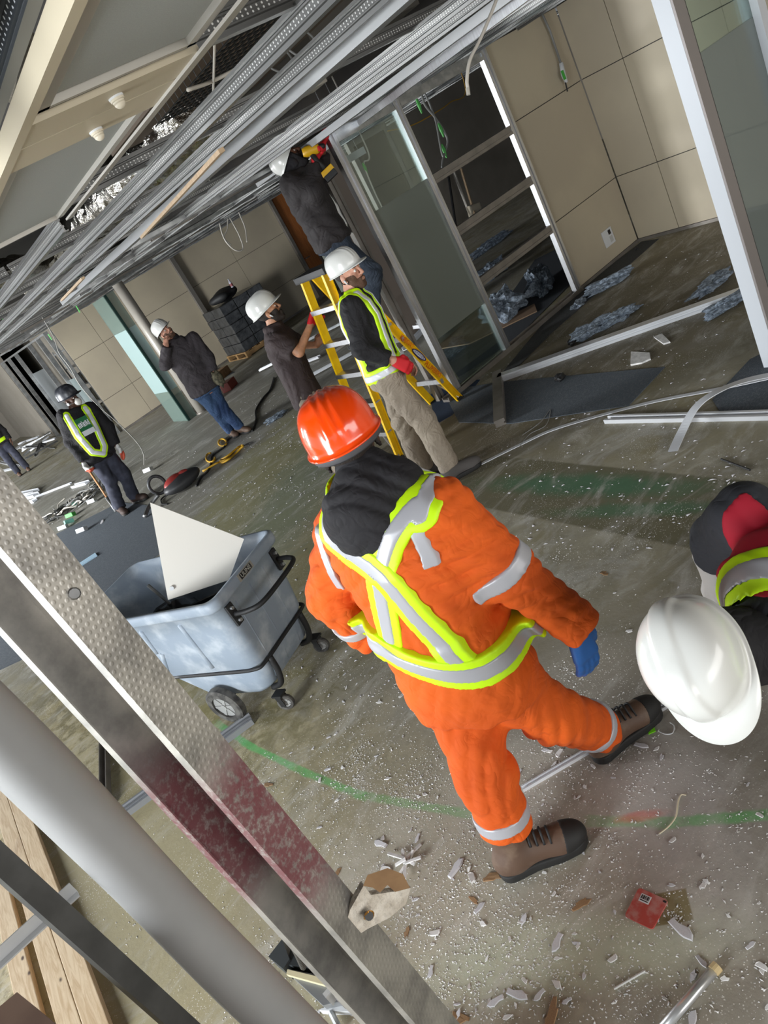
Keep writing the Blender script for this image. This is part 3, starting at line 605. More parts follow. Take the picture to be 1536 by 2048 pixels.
# lettering on the rear rail facing the viewer
d_ = nrm(r2b - r2t); n_ = V3(0, -1, 0); d_ = nrm(d_ - n_ * np.dot(d_, n_)); up_ = np.cross(n_, d_); Rt = np.stack([d_, up_, n_], 1)
M_red = mat('red_marker', sr(206, 84, 14), .5)
LR = np.linalg.norm(r2b - r2t)
def on_rail(t_, off=.0165): return r2t + (r2b - r2t) * t_ + n_ * off
for s_, t_, sz in (('KAWAS', .515, .072), ('PLUMBERS', .735, .072)):
    me = place_mesh(text_mesh(s_, sz, .0006), Rt, on_rail(t_), (.62, .95, 1)); obj('lettering', me, M_red, rr2)
q = B(); vsl = [q.verts.new(Vector(on_rail(.615, .0162) + d_ * .088 * math.cos(a) + up_ * .026 * math.sin(a))) for a in np.linspace(0, 2 * math.pi, 33)[:-1]]; q.faces.new(vsl); obj('oval_logo', q, mat('logo_navy', sr(24, 22, 96), .4), rr2)
q = B(); vsl = [q.verts.new(Vector(on_rail(.615, .0166) + d_ * .074 * math.cos(a) + up_ * .017 * math.sin(a))) for a in np.linspace(0, 2 * math.pi, 33)[:-1]]; q.faces.new(vsl); obj('oval_inset', q, M_white, rr2)
obj('lettering', place_mesh(text_mesh('WERNER', .034, .0004), Rt, on_rail(.615, .0172), (.95, .9, 1)), mat('logo_navy', None), rr2)

# ================================================================== TILT TRUCK
M_truck = mat('scuffed_grey_polyethylene', sr(142, 154, 168), .5, col2=sr(182, 190, 198), vs=7, vd=8, lo=.45, hi=.75, bump=.1, bs=25)
M_truckd = mat('dark_grey_polyethylene', sr(96, 98, 102), .5, col2=sr(116, 118, 122), vs=9, vd=8, lo=.5, hi=.75)
ZR = .85
A = G(420, 1210, ZR); Bc = G(547, 1055, ZR); e1 = nrm((Bc - A) * V3(1, 1, 0)); e2 = np.cross([0, 0, 1], e1); W = np.linalg.norm(Bc - A); L = 1.30
tk = root('tilt_truck', tuple((A + e1 * W / 2 + e2 * .5) * V3(1, 1, 0)), 'dusty grey plastic tilt truck with black handle and a white board in it', 'cart')
def TP(l, wv, z): return V3(*(A * V3(1, 1, 0))) + e2 * l + e1 * wv + V3(0, 0, z)
def ring(l0, l1, w0, w1, z, rad, n=9):
    out = []
    for (cl, cw, a0) in ((l0 + rad, w0 + rad, math.pi), (l1 - rad, w0 + rad, 1.5 * math.pi), (l1 - rad, w1 - rad, 0), (l0 + rad, w1 - rad, .5 * math.pi)):
        for k in range(n): a = a0 + .5 * math.pi * k / (n - 1); out.append((cl + rad * math.cos(a), cw + rad * math.sin(a), z))
    return out
def loft(q, rings, close0=False, close1=False):
    R_ = [[q.verts.new(Vector(TP(*p))) for p in r_] for r_ in rings]; n = len(R_[0])
    for i in range(len(R_) - 1):
        for j in range(n): q.faces.new((R_[i][j], R_[i][(j + 1) % n], R_[i + 1][(j + 1) % n], R_[i + 1][j]))
    if close0: q.faces.new(R_[0])
    if close1: q.faces.new(R_[-1])
def sec(z):
    zz = [.13, .18, .32, .345, .37, .78]
    l0 = np.interp(z, zz, [.20, .13, .085, .085, .070, .022]); l1 = np.interp(z, zz, [.62, .72, .84, .84, .90, L - .05]); wi = np.interp(z, zz, [.11, .085, .065, .065, .050, .022])
    return l0, l1, wi
q = B(); rings = []
for z in (.13, .15, .18, .25, .32, .345, .365, .50, .65, .78): l0, l1, wi = sec(z); rings.append(ring(l0, l1, wi, W - wi, z, .085))
rings += [ring(.0, L, 0, W, .785, .07), ring(-.006, L + .006, -.006, W + .006, .80, .072), ring(-.006, L + .006, -.006, W + .006, .84, .072), ring(.004, L - .004, .004, W - .004, ZR, .068), ring(.022, L - .022, .022, W - .022, ZR, .06), ring(.03, L - .03, .03, W - .03, .80, .06)]
for z in (.78, .65, .50, .37, .25, .18): l0, l1, wi = sec(z); rings.append(ring(l0 + .015, l1 - .015, wi + .015, W - wi - .015, z, .075))
loft(q, rings, True, True); bd = obj('hopper', q, M_truck, tk, smooth=False)
for pl_ in bd.data.polygons: pl_.use_smooth = True
def rib(l0, l1, z0, z1, wout, wd):
    q = B(); pts = []
    for tt in np.linspace(0, 1, 6):
        z = z0 + (z1 - z0) * tt; pts.append(TP(l0 + (l1 - l0) * tt, sec(z)[2] - wout, z))
    tube(q, pts, wd, 8); return q
for (la_, lb_, za, zb) in ((.40, .36, .40, .74), (.74, .70, .56, .74), (.80, .70, .40, .55)): obj('side_rib', rib(la_, lb_, za, zb, -.004, .016), M_truck, bd, smooth=True)
for wv in (.16, .30, .44):
    q = B(); tube(q, [TP(sec(z)[0] + .004, wv, z) for z in (.20, .3, .42, .55, .74)], .007, 8); obj('end_rib', q, M_truck, bd, smooth=True)
# handle, tubular under-frame
q = B(); tube(q, smooth_path([TP(.012, .10, .70), TP(-.07, .11, .70), TP(-.14, .16, .70), TP(-.155, .325, .70), TP(-.14, .50, .70), TP(-.07, .545, .70), TP(.012, .555, .70)], 6), .014, 10); hd = obj('handle', q, M_dark, tk, smooth=True)
for wv in (.10, .555):
    q = B(); box(q, TP(.022, wv, .70), (.016, .05, .13), np.stack([e2, e1, V3(0, 0, 1)], 1), .004); obj('handle_bracket', q, M_dark, hd)
    for dz in (.04, -.04): q = B(); tube(q, [TP(.02, wv, .70 + dz), TP(-.002, wv, .70 + dz)], .010, 8); obj('bolt', q, M_alu, hd)
q = B(); tube(q, smooth_path([TP(.80, sec(.345)[2] - .005, .345), TP(.4, .055, .345), TP(.12, .06, .345), TP(.07, .12, .345), TP(.068, W / 2, .345), TP(.07, W - .12, .345), TP(.12, W - .06, .345), TP(.4, W - .055, .345)], 6), .011, 8); obj('frame_tube', q, M_dark, tk, smooth=True)
for wv in (.15, W - .15):
    q = B(); tube(q, smooth_path([TP(.062, wv, .345), TP(.075, wv, .24), TP(.12, wv, .15), TP(.20, wv, .12)], 5), .018, 8); obj('skid_bar', q, M_dark, tk, smooth=True)
M_tyre = mat('dusty_tyre', sr(52, 50, 48), .8, col2=sr(92, 90, 86), vs=20)
def wheel(parent, c, r, wd, ax, name='wheel'):
    q = B(); ax = nrm(ax); prof = [(-wd / 2, r * .62), (-wd / 2, r * .9), (-wd / 2 + .008, r), (wd / 2 - .008, r), (wd / 2, r * .9), (wd / 2, r * .62)]
    Rm = frame(ax); n = 28; rg = []
    for k in range(n):
        a = 2 * math.pi * k / n; dv = Rm[:, 0] * math.cos(a) + Rm[:, 1] * math.sin(a); rg.append([q.verts.new(Vector(c + ax * p[0] + dv * p[1])) for p in prof])
    for k in range(n):
        for j in range(len(prof)): q.faces.new((rg[k][j], rg[(k + 1) % n][j], rg[(k + 1) % n][(j + 1) % len(prof)], rg[k][(j + 1) % len(prof)]))
    o = obj(name, q, M_tyre, parent)
    q = B(); cyl(q, c - ax * wd * .25, c + ax * wd * .25, r * .62, 24); hub_ = obj('hub', q, mat('grey_wheel_plastic', sr(150, 150, 148), .5), o)
    q = B()
    for k in range(6):
        a = 2 * math.pi * k / 6; dv = Rm[:, 0] * math.cos(a) + Rm[:, 1] * math.sin(a); box(q, c + dv * r * .33, (wd * .7, r * .5, .018), np.stack([ax, dv, np.cross(ax, dv)], 1))
    cyl(q, c - ax * wd * .45, c + ax * wd * .45, r * .15, 12); obj('spokes', q, mat('grey_wheel_plastic', None), o); return o
for wv in (.03, W - .03): wheel(tk, TP(.50, wv, .125), .125, .055, e1)
q = B(); cyl(q, TP(.50, .03, .125), TP(.50, W - .03, .125), .012, 8); obj('axle', q, M_dark, tk)
for (l, wv) in ((.12, .10), (.12, W - .10)):
    o = wheel(tk, TP(l, wv, .05), .05, .03, e1 + .4 * e2, 'caster_wheel')
    q = B(); box(q, TP(l + .01, wv, .115), (.07, .06, .012), np.stack([e2, e1, V3(0, 0, 1)], 1)); box(q, TP(l + .01, wv - .024, .075), (.04, .005, .08), np.stack([e2, e1, V3(0, 0, 1)], 1)); box(q, TP(l + .01, wv + .024, .075), (.04, .005, .08), np.stack([e2, e1, V3(0, 0, 1)], 1)); obj('caster_fork', q, M_dark, tk)
Re = np.stack([e1, V3(0, 0, 1), -e2], 1)
q = B(); box(q, TP(-.0075, .30, .82), (.135, .042, .003), Re); lb = obj('name_plate', q, mat('plate_grey', sr(150, 148, 140), .5), tk)
q = B(); box(q, TP(-.0092, .30, .82), (.105, .032, .002), Re); obj('plate_field', q, M_dark, lb)
obj('lettering', place_mesh(text_mesh('ULINE', .034, .0006), Re, TP(-.0105, .30, .82), (1, 1, 1)), mat('plate_letters', sr(190, 188, 180), .5), lb)
# boards and scraps in the truck
def sheet(name, pts, th, m, label, cat):
    P = [np.asarray(p, float) for p in pts]; n = nrm(np.cross(P[1] - P[0], P[2] - P[0])); q = B()
    lo = [q.verts.new(Vector(p)) for p in P]; hi = [q.verts.new(Vector(p + n * th)) for p in P]; q.faces.new(lo); q.faces.new(hi[::-1]); k = len(P)
    for i in range(k): q.faces.new((lo[i], lo[(i + 1) % k], hi[(i + 1) % k], hi[i]))
    return obj(name, q, m, label=label, cat=cat)
rb = 4.02
p0, p1 = HR(300, 1005, rb + .05), HR(488, 1078, rb - .10)
pd = HR(336, 1200, rb - .02); nb = np.cross(p1 - p0, pd - p0)
def onb(x, y): d = ray(x, y); return CAM + d * (np.dot(p0 - CAM, nb) / np.dot(d, nb))
pe = onb(458, 1160)
sb = sheet('wall_board', [p0, p1, pe, pd], .012, mat('white_laminate_board', sr(214, 210, 202), .4), 'off white laminate board standing upright in the tilt truck', 'board')
c = onb(344, 1176); nb = nrm(nb) * np.sign(np.dot(nb, CAM - c)); q = B(); cyl(q, c - nb * .014, c + nb * .014, .012, 12); obj('screw_cap', q, M_white, sb)
sheet('panel_offcut', [TP(.55, .08, .76), TP(.25, .26, .74), TP(.30, .34, .40), TP(.58, .14, .40)], .01, M_dark, 'black panel offcut lying in the tilt truck', 'panel')
q = B(); tube(q, [TP(.95, .40, .80), TP(.75, .36, .50)], .012, 8); obj('scrap_rod', q, M_galvd, label='short grey rod sticking up inside the tilt truck', cat='rod')
q = B(); bmesh.ops.create_icosphere(q, subdivisions=3, radius=1)
for v in q.verts: v.co = Vector(TP(.85 + .22 * v.co.x, .33 + .17 * v.co.y, .56 + .09 * v.co.z + .02 * math.sin(v.co.x * 9 + v.co.y * 7)))
obj('rubbish_bag', q, mat('black_bag_plastic', (.02, .02, .022), .25), label='black rubbish bag slumped in the tilt truck', cat='bag', smooth=True)

# ================================================================== FOREGROUND STUDS AND COLUMN
def stud_material():
    m = bpy.data.materials.new('spray_marked_galvanised'); m.use_nodes = True; t = NT(m); p = t.n['Principled BSDF']
    tc = t.new('ShaderNodeTexCoord'); o = tc.outputs['Object']; s = t.new('ShaderNodeSeparateXYZ'); t.l.new(o, s.inputs[0])
    n1 = t.noise(o, 18, 5, .6); n2 = t.noise(o, 110, 3, .7)
    base = t.mix(t.ramp(n1, .35, .7), (.50, .48, .45), (.28, .27, .26))
    red = t.math('MULTIPLY', t.ramp(t.math('ABSOLUTE', t.math('SUBTRACT', s.outputs[2], 1.785)), .125, .06), t.ramp(n2, .25, .55))
    base = t.mix(t.math('MULTIPLY', red, .85), base, sr(104, 28, 42))
    t.put(p.inputs['Base Color'], base); t.put(p.inputs['Metallic'], t.math('MULTIPLY_ADD', red, -.7, .85)); p.inputs['Roughness'].default_value = .38
    pt = .0062
    fz = t.math('SUBTRACT', t.math('FRACT', t.math('DIVIDE', s.outputs[2], pt)), .5); fx = t.math('SUBTRACT', t.math('FRACT', t.math('MULTIPLY_ADD', s.outputs[0], 1 / pt, t.math('MULTIPLY', t.math('FLOOR', t.math('DIVIDE', s.outputs[2], pt)), .5))), .5)
    dd = t.math('SQRT', t.math('ADD', t.math('MULTIPLY', fz, fz), t.math('MULTIPLY', fx, fx)))
    hgt = t.math('MULTIPLY', t.ramp(dd, .38, .12), t.math('LESS_THAN', s.outputs[1], .001))
    b_ = t.new('ShaderNodeBump'); b_.inputs['Strength'].default_value = .16; b_.inputs['Distance'].default_value = .001; t.l.new(hgt, b_.inputs['Height']); t.l.new(b_.outputs[0], p.inputs['Normal'])
    return m
c0 = HR(354, 1500, .59); ang = math.radians(28)
q = B(); PR = [(0, .010), (0, 0), (.041, 0), (.041, .092), (0, .092), (0, .082), (.0016, .082), (.0016, .0904), (.0394, .0904), (.0394, .0016), (.0016, .0016), (.0016, .010)]
extrude(q, PR, V3(0, 0, 0), V3(0, 0, ZC), (1, 0, 0)); bmesh.ops.recalc_face_normals(q, faces=q.faces)
me = bpy.data.meshes.new('wall_stud'); q.to_mesh(me); q.free(); me.materials.append(stud_material())
st = bpy.data.objects.new('wall_stud', me); COL.objects.link(st); st.location = (c0[0], c0[1], 0); st.rotation_euler = (0, 0, ang); st['_w'] = [c0[0], c0[1], 0.]
tag(st, 'upright galvanised stud crossing the foreground with purple red spray paint', 'stud')
scr = HR(149, 1187, .60); nb = nrm(CAM - scr)
q = B(); tube(q, [scr - nb * .004, scr + nb * .002, scr + nb * .004], [.003, .005, .004], 10); o_ = obj('screw', q, M_galvd, label='screw driven into the foreground galvanised stud', cat='screw')
# torn drywall corner still screwed to it
def HRp(l, r): return [HR(x, y, r) for x, y in l]
pz = [(686, 1868), (700, 1820), (728, 1770), (742, 1790), (795, 1782), (822, 1775), (812, 1808), (780, 1835), (735, 1858), (700, 1880)]
ts = sheet('drywall_scrap', HRp(pz, .60), .008, mat('torn_gypsum', sr(216, 208, 196), .9, col2=sr(186, 176, 162), vs=60, bump=.6, bs=120), 'torn drywall corner screwed to the foreground stud', 'drywall')
q = B(); P_ = HRp([(726, 1772), (735, 1750), (775, 1736), (806, 1748), (820, 1776), (790, 1784), (775, 1770), (760, 1785), (745, 1775)], .598); n = nrm(np.cross(P_[1] - P_[0], P_[2] - P_[0])); q.faces.new([q.verts.new(Vector(p)) for p in P_]); obj('paper_face', q, M_paper, ts)
c = HR(738, 1832, .592); nb = nrm(CAM - c); q = B(); tube(q, [c - nb * .01, c + nb * .004], .0045, 10); obj('screw', q, M_galvd, ts)
q = B(); tube(q, [c + .005 * (math.cos(a) * nrm(np.cross(nb, [0, 0, 1])) + math.sin(a) * V3(0, 0, 1)) for a in np.linspace(.3, 4.5, 9)], .0012, 5); obj('metal_curl', q, mat('brass_curl', sr(180, 130, 60), .3, .8), ts)
# white round pole
c1 = HR(308, 1780, 1.5)
q = B(); pts = [V3(c1[0] + .003 * math.sin(z * 5), c1[1], z) for z in np.linspace(0, ZC + .3, 30)]; tube(q, pts, [.063 + .0015 * math.sin(z * 9) for z in np.linspace(0, ZC + .3, 30)], 32)
wc = obj('round_pole', q, mat('matte_grey_white_wrap', sr(152, 151, 150), .6, col2=sr(145, 145, 145), vs=3, bump=.1, bs=6), label='smooth pale grey round pole rising through the left foreground', cat='pole', smooth=True)
c2 = HR(140, 1850, 1.38)
q = B(); extrude(q, [(-.02, -.015), (.02, -.015), (.02, .015), (.012, .015), (.012, -.009), (-.014, -.009), (-.014, .015), (-.02, .015)], V3(c2[0], c2[1], 0), V3(c2[0], c2[1], ZC), (.9, .43, 0)); obj('dark_stud', q, mat('dark_steel', sr(84, 84, 84), .4, .6, col2=sr(70, 70, 70), vs=10), label='narrow dark steel upright left of the pale round pole', cat='stud')
q = B(); pa, pb_ = PY(-90, 1990, 1.48), PY(147, 1774, 1.48); extrude(q, [(-.014, 0), (.014, 0), (.014, .003), (-.011, .003), (-.011, .02), (-.014, .02)], pa, pb_, (0, 0, 1)); obj('angle_bar', q, mat('bright_white_metal', sr(196, 196, 196), .4, .3), label='bright metal angle bar fixed behind the dark steel upright', cat='bar')
# ridged armoured cable down to a floor box
fb = G(640, 1975)
pts = smooth_path([HR(95, 1300, 1.05), HR(190, 1410, 1.12), HR(300, 1530, 1.25), HR(420, 1665, 1.45), HR(520, 1790, 1.65), HR(585, 1890, 1.85), HR(607, 1935, 1.95)], 26)
q = B(); tube(q, pts, [.0085 + .0018 * (k % 2) for k in range(len(pts))], 10); obj('armoured_cable', q, mat('armour_steel', sr(92, 90, 88), .4, .7), label='ridged armoured cable running down beside the foreground stud', cat='cable')
bx = root('floor_device_box', tuple(fb), 'open metal device box with cream strip and sockets on the floor under the stud', 'electrical box')
M_boxm = mat('zinc_box', sr(140, 142, 144), .45, .5); M_boxd = mat('dark_zinc_box', sr(70, 74, 76), .5, .5)
def fpoly(l, z): return [G(x, y, z) for x, y in l]
q = B(); slab(q, [p[:2] for p in fpoly([(575, 1945), (660, 1962), (700, 2010), (655, 2020)], .02)], 0, .05); obj('tray', q, M_boxm, bx)
q = B(); slab(q, [p[:2] for p in fpoly([(548, 1925), (575, 1890), (590, 1930), (578, 1950)], .03)], 0, .07); obj('end_bracket', q, M_boxd, bx)
q = B(); slab(q, [p[:2] for p in fpoly([(590, 1905), (640, 1925), (660, 1950), (582, 1938)], .03)], 0, .06); obj('back_plate', q, M_boxd, bx)
q = B(); slab(q, [p[:2] for p in fpoly([(576, 1940), (668, 1962), (668, 1976), (574, 1950)], .06)], .05, .065); obj('cream_strip', q, mat('cream_plastic', sr(206, 196, 160), .5), bx)
for (x, y) in ((662, 1992), (686, 1998)): q = B(); box(q, G(x, y, .07), (.03, .022, .05)); obj('socket', q, mat('light_grey_plastic', None), bx)
q = B(); slab(q, [p[:2] for p in fpoly([(640, 2022), (660, 2010), (712, 2008), (700, 2024)], .02)], 0, .025); obj('white_rail', q, M_white, bx)
q = B(); tube(q, [G(662, 2025, .02), G(680, 2060, .02)], .011, 8); obj('metal_tube', q, M_galv, label='short metal tube on the floor below the device box', cat='tube')

# lumber on the floor
def wood_material(nm, seed):
    m = bpy.data.materials.new(nm); m.use_nodes = True; t = NT(m); p = t.n['Principled BSDF']; tc = t.new('ShaderNodeTexCoord')
    mp = t.new('ShaderNodeMapping'); mp.inputs['Scale'].default_value = (9, .7, 9); mp.inputs['Location'].default_value = (seed, seed * 2, 0); t.l.new(tc.outputs['Object'], mp.inputs[0])
    n1 = t.noise(mp.outputs[0], 5, 5, .6, 1.5); c_ = t.mix(t.ramp(n1, .35, .68), sr(222, 198, 164), sr(196, 166, 128))
    mp2 = t.new('ShaderNodeMapping'); mp2.inputs['Scale'].default_value = (1, .5, 1); mp2.inputs['Location'].default_value = (seed, 0, 0); t.l.new(tc.outputs['Object'], mp2.inputs[0])
    vo = t.new('ShaderNodeTexVoronoi'); vo.inputs['Scale'].default_value = 9; t.l.new(mp2.outputs[0], vo.inputs['Vector']); c_ = t.mix(t.ramp(vo.outputs['Distance'], .10, .03), c_, sr(70, 40, 22))
    nb2 = t.noise(mp2.outputs[0], 2.2, 4, .7, .5); c_ = t.mix(t.math('MULTIPLY', t.ramp(nb2, .60, .72), .6), c_, sr(140, 104, 76))
    t.put(p.inputs['Base Color'], c_); p.inputs['Roughness'].default_value = .65; return m
for k, (x0, x1, y0, y1, lab) in enumerate(((-1.11, -1.02, 2.9, 4.75, 'leftmost pale timber stud lying on the floor behind the dark upright'), (-.975, -.885, 2.6, 5.6, 'middle timber stud with dark bark edge lying on the floor'), (-.882, -.79, 2.75, 5.5, 'right timber stud with grade stamp lying beside the pole'))):
    q = B(); box2(q, (x0, y0, 0), (x1, y1, .04), .003); tb = obj('timber_stud', q, wood_material('raw_timber_%s' % 'abc'[k], k * 3.7), label=lab, cat='timber', group='timber studs on the floor')
# brown carton at the bottom left edge
q = B(); cb = HR(40, 2010, 1.55); hz = cb[2]
slab(q, [(cb[0] - .32, cb[1] - .25), (cb[0] + .02, cb[1] - .25), (cb[0] + .05, cb[1] - .12), (cb[0] + .0, cb[1] + .04), (cb[0] - .32, cb[1] + .10)], 0, hz + .0)
obj('cardboard_carton', q, mat('brown_carton', sr(120, 92, 74), .8, col2=sr(104, 76, 60), vs=5), label='worn brown carton in the bottom left corner', cat='carton')

# ================================================================== LOOSE ALUMINIUM ON THE FLOOR
def floor_bar(name, a, bb, prof, m, label, cat='profile', side=None, z=0.0, group=None):
    A_, C_ = G(a[0], a[1]) + V3(0, 0, z), G(bb[0], bb[1]) + V3(0, 0, z); d = nrm(C_ - A_); s = np.cross([0, 0, 1], d)
    q = B(); extrude(q, [(p[0], p[1]) for p in prof], A_, C_, s if side is None else side); return obj(name, q, m, label=label, cat=cat, group=group)
M_satin = mat('satin_white_aluminium', sr(216, 218, 222), .28, .35)
SQ = [(-.045, 0), (-.045, -.02), (-.036, -.026), (-.036, -.036), (-.045, -.042), (-.045, -.06), (.045, -.06), (.045, -.03), (.030, -.026), (.030, -.018), (.045, -.014), (.045, 0)]
SQ = [(p[0], -p[1]) for p in SQ]
def up_prof(p): return p
lf = root('bent_frame_profile', tuple(G(1000, 758)), 'L shaped satin aluminium frame profile lying on the floor before the partition', 'profile')
for (a, bb, nm, mm) in (((1000, 762), (1490, 590), 'long_leg', M_satin), ((998, 752), (1003, 852), 'short_leg', M_bronze)):
    A_, C_ = G(*a), G(*bb); s = np.cross([0, 0, 1], nrm(C_ - A_)); q = B(); extrude(q, SQ, A_, C_, s); obj(nm, q, mm, lf)
floor_bar('floor_profile', (1215, 842), (1560, 834), [(-.035, 0), (.035, 0), (.035, .03), (.015, .03), (.012, .012), (-.012, .012), (-.015, .03), (-.035, .03)], M_satin, 'straight white aluminium profile lying on the floor under the curved strip')
def ribbon(name, pts, wd, th, m, label):
    q = B(); P = smooth_path(pts, 8); prev = None
    for i, p in enumerate(P):
        d = nrm((P[min(i + 1, len(P) - 1)] - P[max(i - 1, 0)])); s = nrm(np.cross([0, 0, 1], d)); u = np.cross(d, s)
        vv = [q.verts.new(Vector(p + s * wd / 2 * i_ + u * th * j_)) for i_, j_ in ((-1, 0), (1, 0), (1, 1), (-1, 1))]
        if prev:
            for k in range(4): q.faces.new((prev[k], prev[(k + 1) % 4], vv[(k + 1) % 4], vv[k]))
        prev = vv
    return obj(name, q, m, label=label, cat='strip')
M_plast = mat('pale_grey_plastic_strip', sr(196, 198, 202), .4)
ribbon('trim_strip', [G(963, 928, .004), G(1040, 890, .004), G(1120, 855, .004), G(1290, 808, .006), G(1440, 778, .01), G(1560, 752, .02)], .035, .005, M_plast, 'long narrow pale strip snaking across the floor from the ladder man')
ribbon('trim_strip', [G(1346, 903, .01), G(1365, 862, .03), G(1392, 815, .10), G(1432, 785, .12), G(1490, 762, .08), G(1570, 745, .06)], .06, .005, M_plast, 'curled grey plastic strip arching over the straight floor profile')
floor_bar('floor_track_offcut', (506, 1440), (232, 1642), [(-.045, 0), (.045, 0), (.045, .035), (.032, .035), (.028, .014), (.012, .014), (.008, .03), (-.008, .03), (-.012, .014), (-.028, .014), (-.032, .035), (-.045, .035)], mat('grey_track_metal', sr(140, 142, 146), .4, .4), 'grooved grey floor track running under the tilt truck wheel')
floor_bar('steel_channel', (213, 1480), (216, 1625), [(-.025, 0), (.025, 0), (.025, .05), (.02, .05), (.02, .006), (-.02, .006), (-.02, .05), (-.025, .05)], M_bronze, 'short brown steel channel on the floor behind the foreground stud', 'channel')
floor_bar('thin_track', (1046, 1580), (1352, 1402), [(-.012, 0), (.012, 0), (.012, .014), (.006, .014), (.004, .006), (-.004, .006), (-.006, .014), (-.012, .014)], M_satin, 'thin aluminium track on the floor under the stepping boots')
pi_ = root('metal_pipe', tuple(G(1432, 1938)), 'shiny metal pipe with crusty end lying at the bottom right', 'pipe')
a_, b_ = G(1432, 1936, .014), G(1310, 2075, .014); q = B(); cyl(q, a_, b_, .0135, 16); obj('tube', q, mat('chrome_pipe', (.6, .6, .6), .3, .7), pi_, smooth=True)
q = B(); tube(q, [a_ - nrm(b_ - a_) * .008, a_ + nrm(b_ - a_) * .012], .0155, 12); obj('end_plug', q, mat('crusty_tan', sr(190, 168, 124), .8), pi_)
# red square plate
rp = root('red_plate', tuple(G(1293, 1818)), 'dusty red square plate with a barcode sticker on the floor', 'plate')
C4 = [G(x, y) for x, y in ((1279, 1777), (1338, 1803), (1306, 1861), (1250, 1834))]
poly = []
for i in range(4):
    a, o_, c = C4[i - 1], C4[i], C4[(i + 1) % 4]
    for k in range(4): tt = k / 3; poly.append((1 - tt) ** 2 * (o_ + (a - o_) * .1) + 2 * tt * (1 - tt) * o_ + tt * tt * (o_ + (c - o_) * .1))
q = B(); slab(q, [p[:2] for p in poly], 0.001, .006); obj('plate', q, mat('dusty_red_plastic', sr(170, 66, 56), .7, col2=sr(176, 120, 112), vs=26, lo=.42, hi=.7), rp)
ex_, ey_ = nrm(C4[1] - C4[0]), nrm(C4[3] - C4[0]); o4 = C4[0] + ex_ * .034 + ey_ * .026
def stick(x0, x1, y0, y1, z, m, nm, par): q = B(); P = [o4 + ex_ * x + ey_ * y for x, y in ((x0, y0), (x1, y0), (x1, y1), (x0, y1))]; slab(q, [p[:2] for p in P], .006, z); return obj(nm, q, m, par)
sk = stick(-.017, .017, -.013, .013, .0068, M_white, 'sticker', rp)
for x0, x1 in ((-.014, -.011), (-.0095, -.0085), (-.007, -.003), (-.001, .001), (.003, .004), (.006, .010), (.0115, .013)): stick(x0, x1, -.010, .003, .0072, M_dark, 'bar', sk)
stick(-.014, .013, .006, .009, .0072, M_dark, 'bar', sk)
q = B(); box(q, C4[1] * .92 + C4[3] * .08 + V3(0, 0, .006), (.006, .01, .002)); obj('slot', q, M_dark, rp)
q = B(); tube(q, smooth_path([G(x, y, .005) for x, y in ((1318, 1668), (1338, 1652), (1352, 1632), (1356, 1605), (1362, 1590), (1372, 1590))]), .0028, 6); obj('cord_scrap', q, mat('cream_cord', sr(206, 196, 168), .6), label='short cream cord curled on the floor near the green line', cat='cord', smooth=True)
q = B(); tube(q, smooth_path([G(x, y, .006) for x, y in ((1316, 1462), (1330, 1468), (1345, 1466), (1348, 1452), (1340, 1445))]), .002, 6); o_ = obj('cable_tie', q, M_white, label='white cable tie with green tag beside the front boot', cat='cable tie'); 
q = B(); slab(q, [G(x, y)[:2] for x, y in ((1296, 1458), (1308, 1452), (1312, 1464), (1298, 1470))], .002, .006); obj('tag', q, mat('lime_tag', sr(120, 210, 30), .5), o_)
q = B(); tube(q, [G(1228, 1978, .006), G(1290, 1942, .006)], .0035, 5); obj('plastic_stick', q, mat('grey_white_stick', sr(196, 196, 192), .6), label='thin white plastic stick on the pale floor patch', cat='stick')
q = B(); tube(q, [G(1442, 918, .006), G(1500, 940, .006)], .006, 6); o_ = obj('rubber_strip', q, M_dark, label='short black strap lying on the dark floor patch', cat='strap')
q = B(); tube(q, smooth_path([G(x, y, .008) for x, y in ((1040, 892), (1060, 868), (1092, 850), (1100, 820), (1080, 845), (1045, 870))]), .003, 5); obj('wire_scrap', q, M_cable, label='loop of thin grey wire on the dark carpet strip', cat='wire')

# carpet remnants
def carpet(px_, label, z=.006, col=sr(72, 80, 88), c2=sr(104, 108, 114)):
    q = B(); slab(q, [G(x, y)[:2] for x, y in px_], 0, z); m = mat('carpet_%d' % int(col[0] * 1e5), col, .95, col2=c2, vs=70, vd=6, lo=.45, hi=.7, bump=.5, bs=300, stretch=(1, 3, 1))
    return obj('carpet_remnant', q, m, label=label, cat='carpet')
carpet([(918, 845), (895, 800), (935, 775), (1000, 765), (1330, 735), (1258, 812), (1020, 848)], 'dark blue carpet strip lying beside the L shaped profile')
carpet([(985, 770), (1080, 655), (1165, 575), (1283, 484), (1318, 478), (1230, 555), (1105, 665), (1010, 760)], 'dark carpet border strip along the foot of the beige partition', .005, sr(56, 58, 60), sr(74, 76, 78))
carpet([(1540, 770), (1560, 690), (1500, 720), (1425, 800), (1445, 832), (1560, 826)], 'dark carpet piece under the arching plastic strip')
carpet([(305, 1012), (340, 1095), (240, 1160), (150, 1270), (-10, 1345), (-10, 1110), (100, 1075), (190, 1030), (240, 1005)], 'large dark carpet piece on the floor behind the tilt truck')
carpet([(870, 850), (860, 790), (915, 760), (960, 760), (905, 830)], 'blue carpet patch at the foot of the ladder', .004, sr(26, 46, 74), sr(34, 56, 84))
carpet([(880, 700), (1000, 620), (1070, 520), (1110, 500), (1140, 570), (1010, 700), (930, 775)], 'dark carpet behind the open partition frame', .005, sr(50, 54, 60), sr(66, 70, 76))
carpet([(360, 770), (440, 735), (470, 745), (380, 790)], 'small dark carpet square near the glass column', .005, sr(52, 54, 56), sr(64, 66, 68))
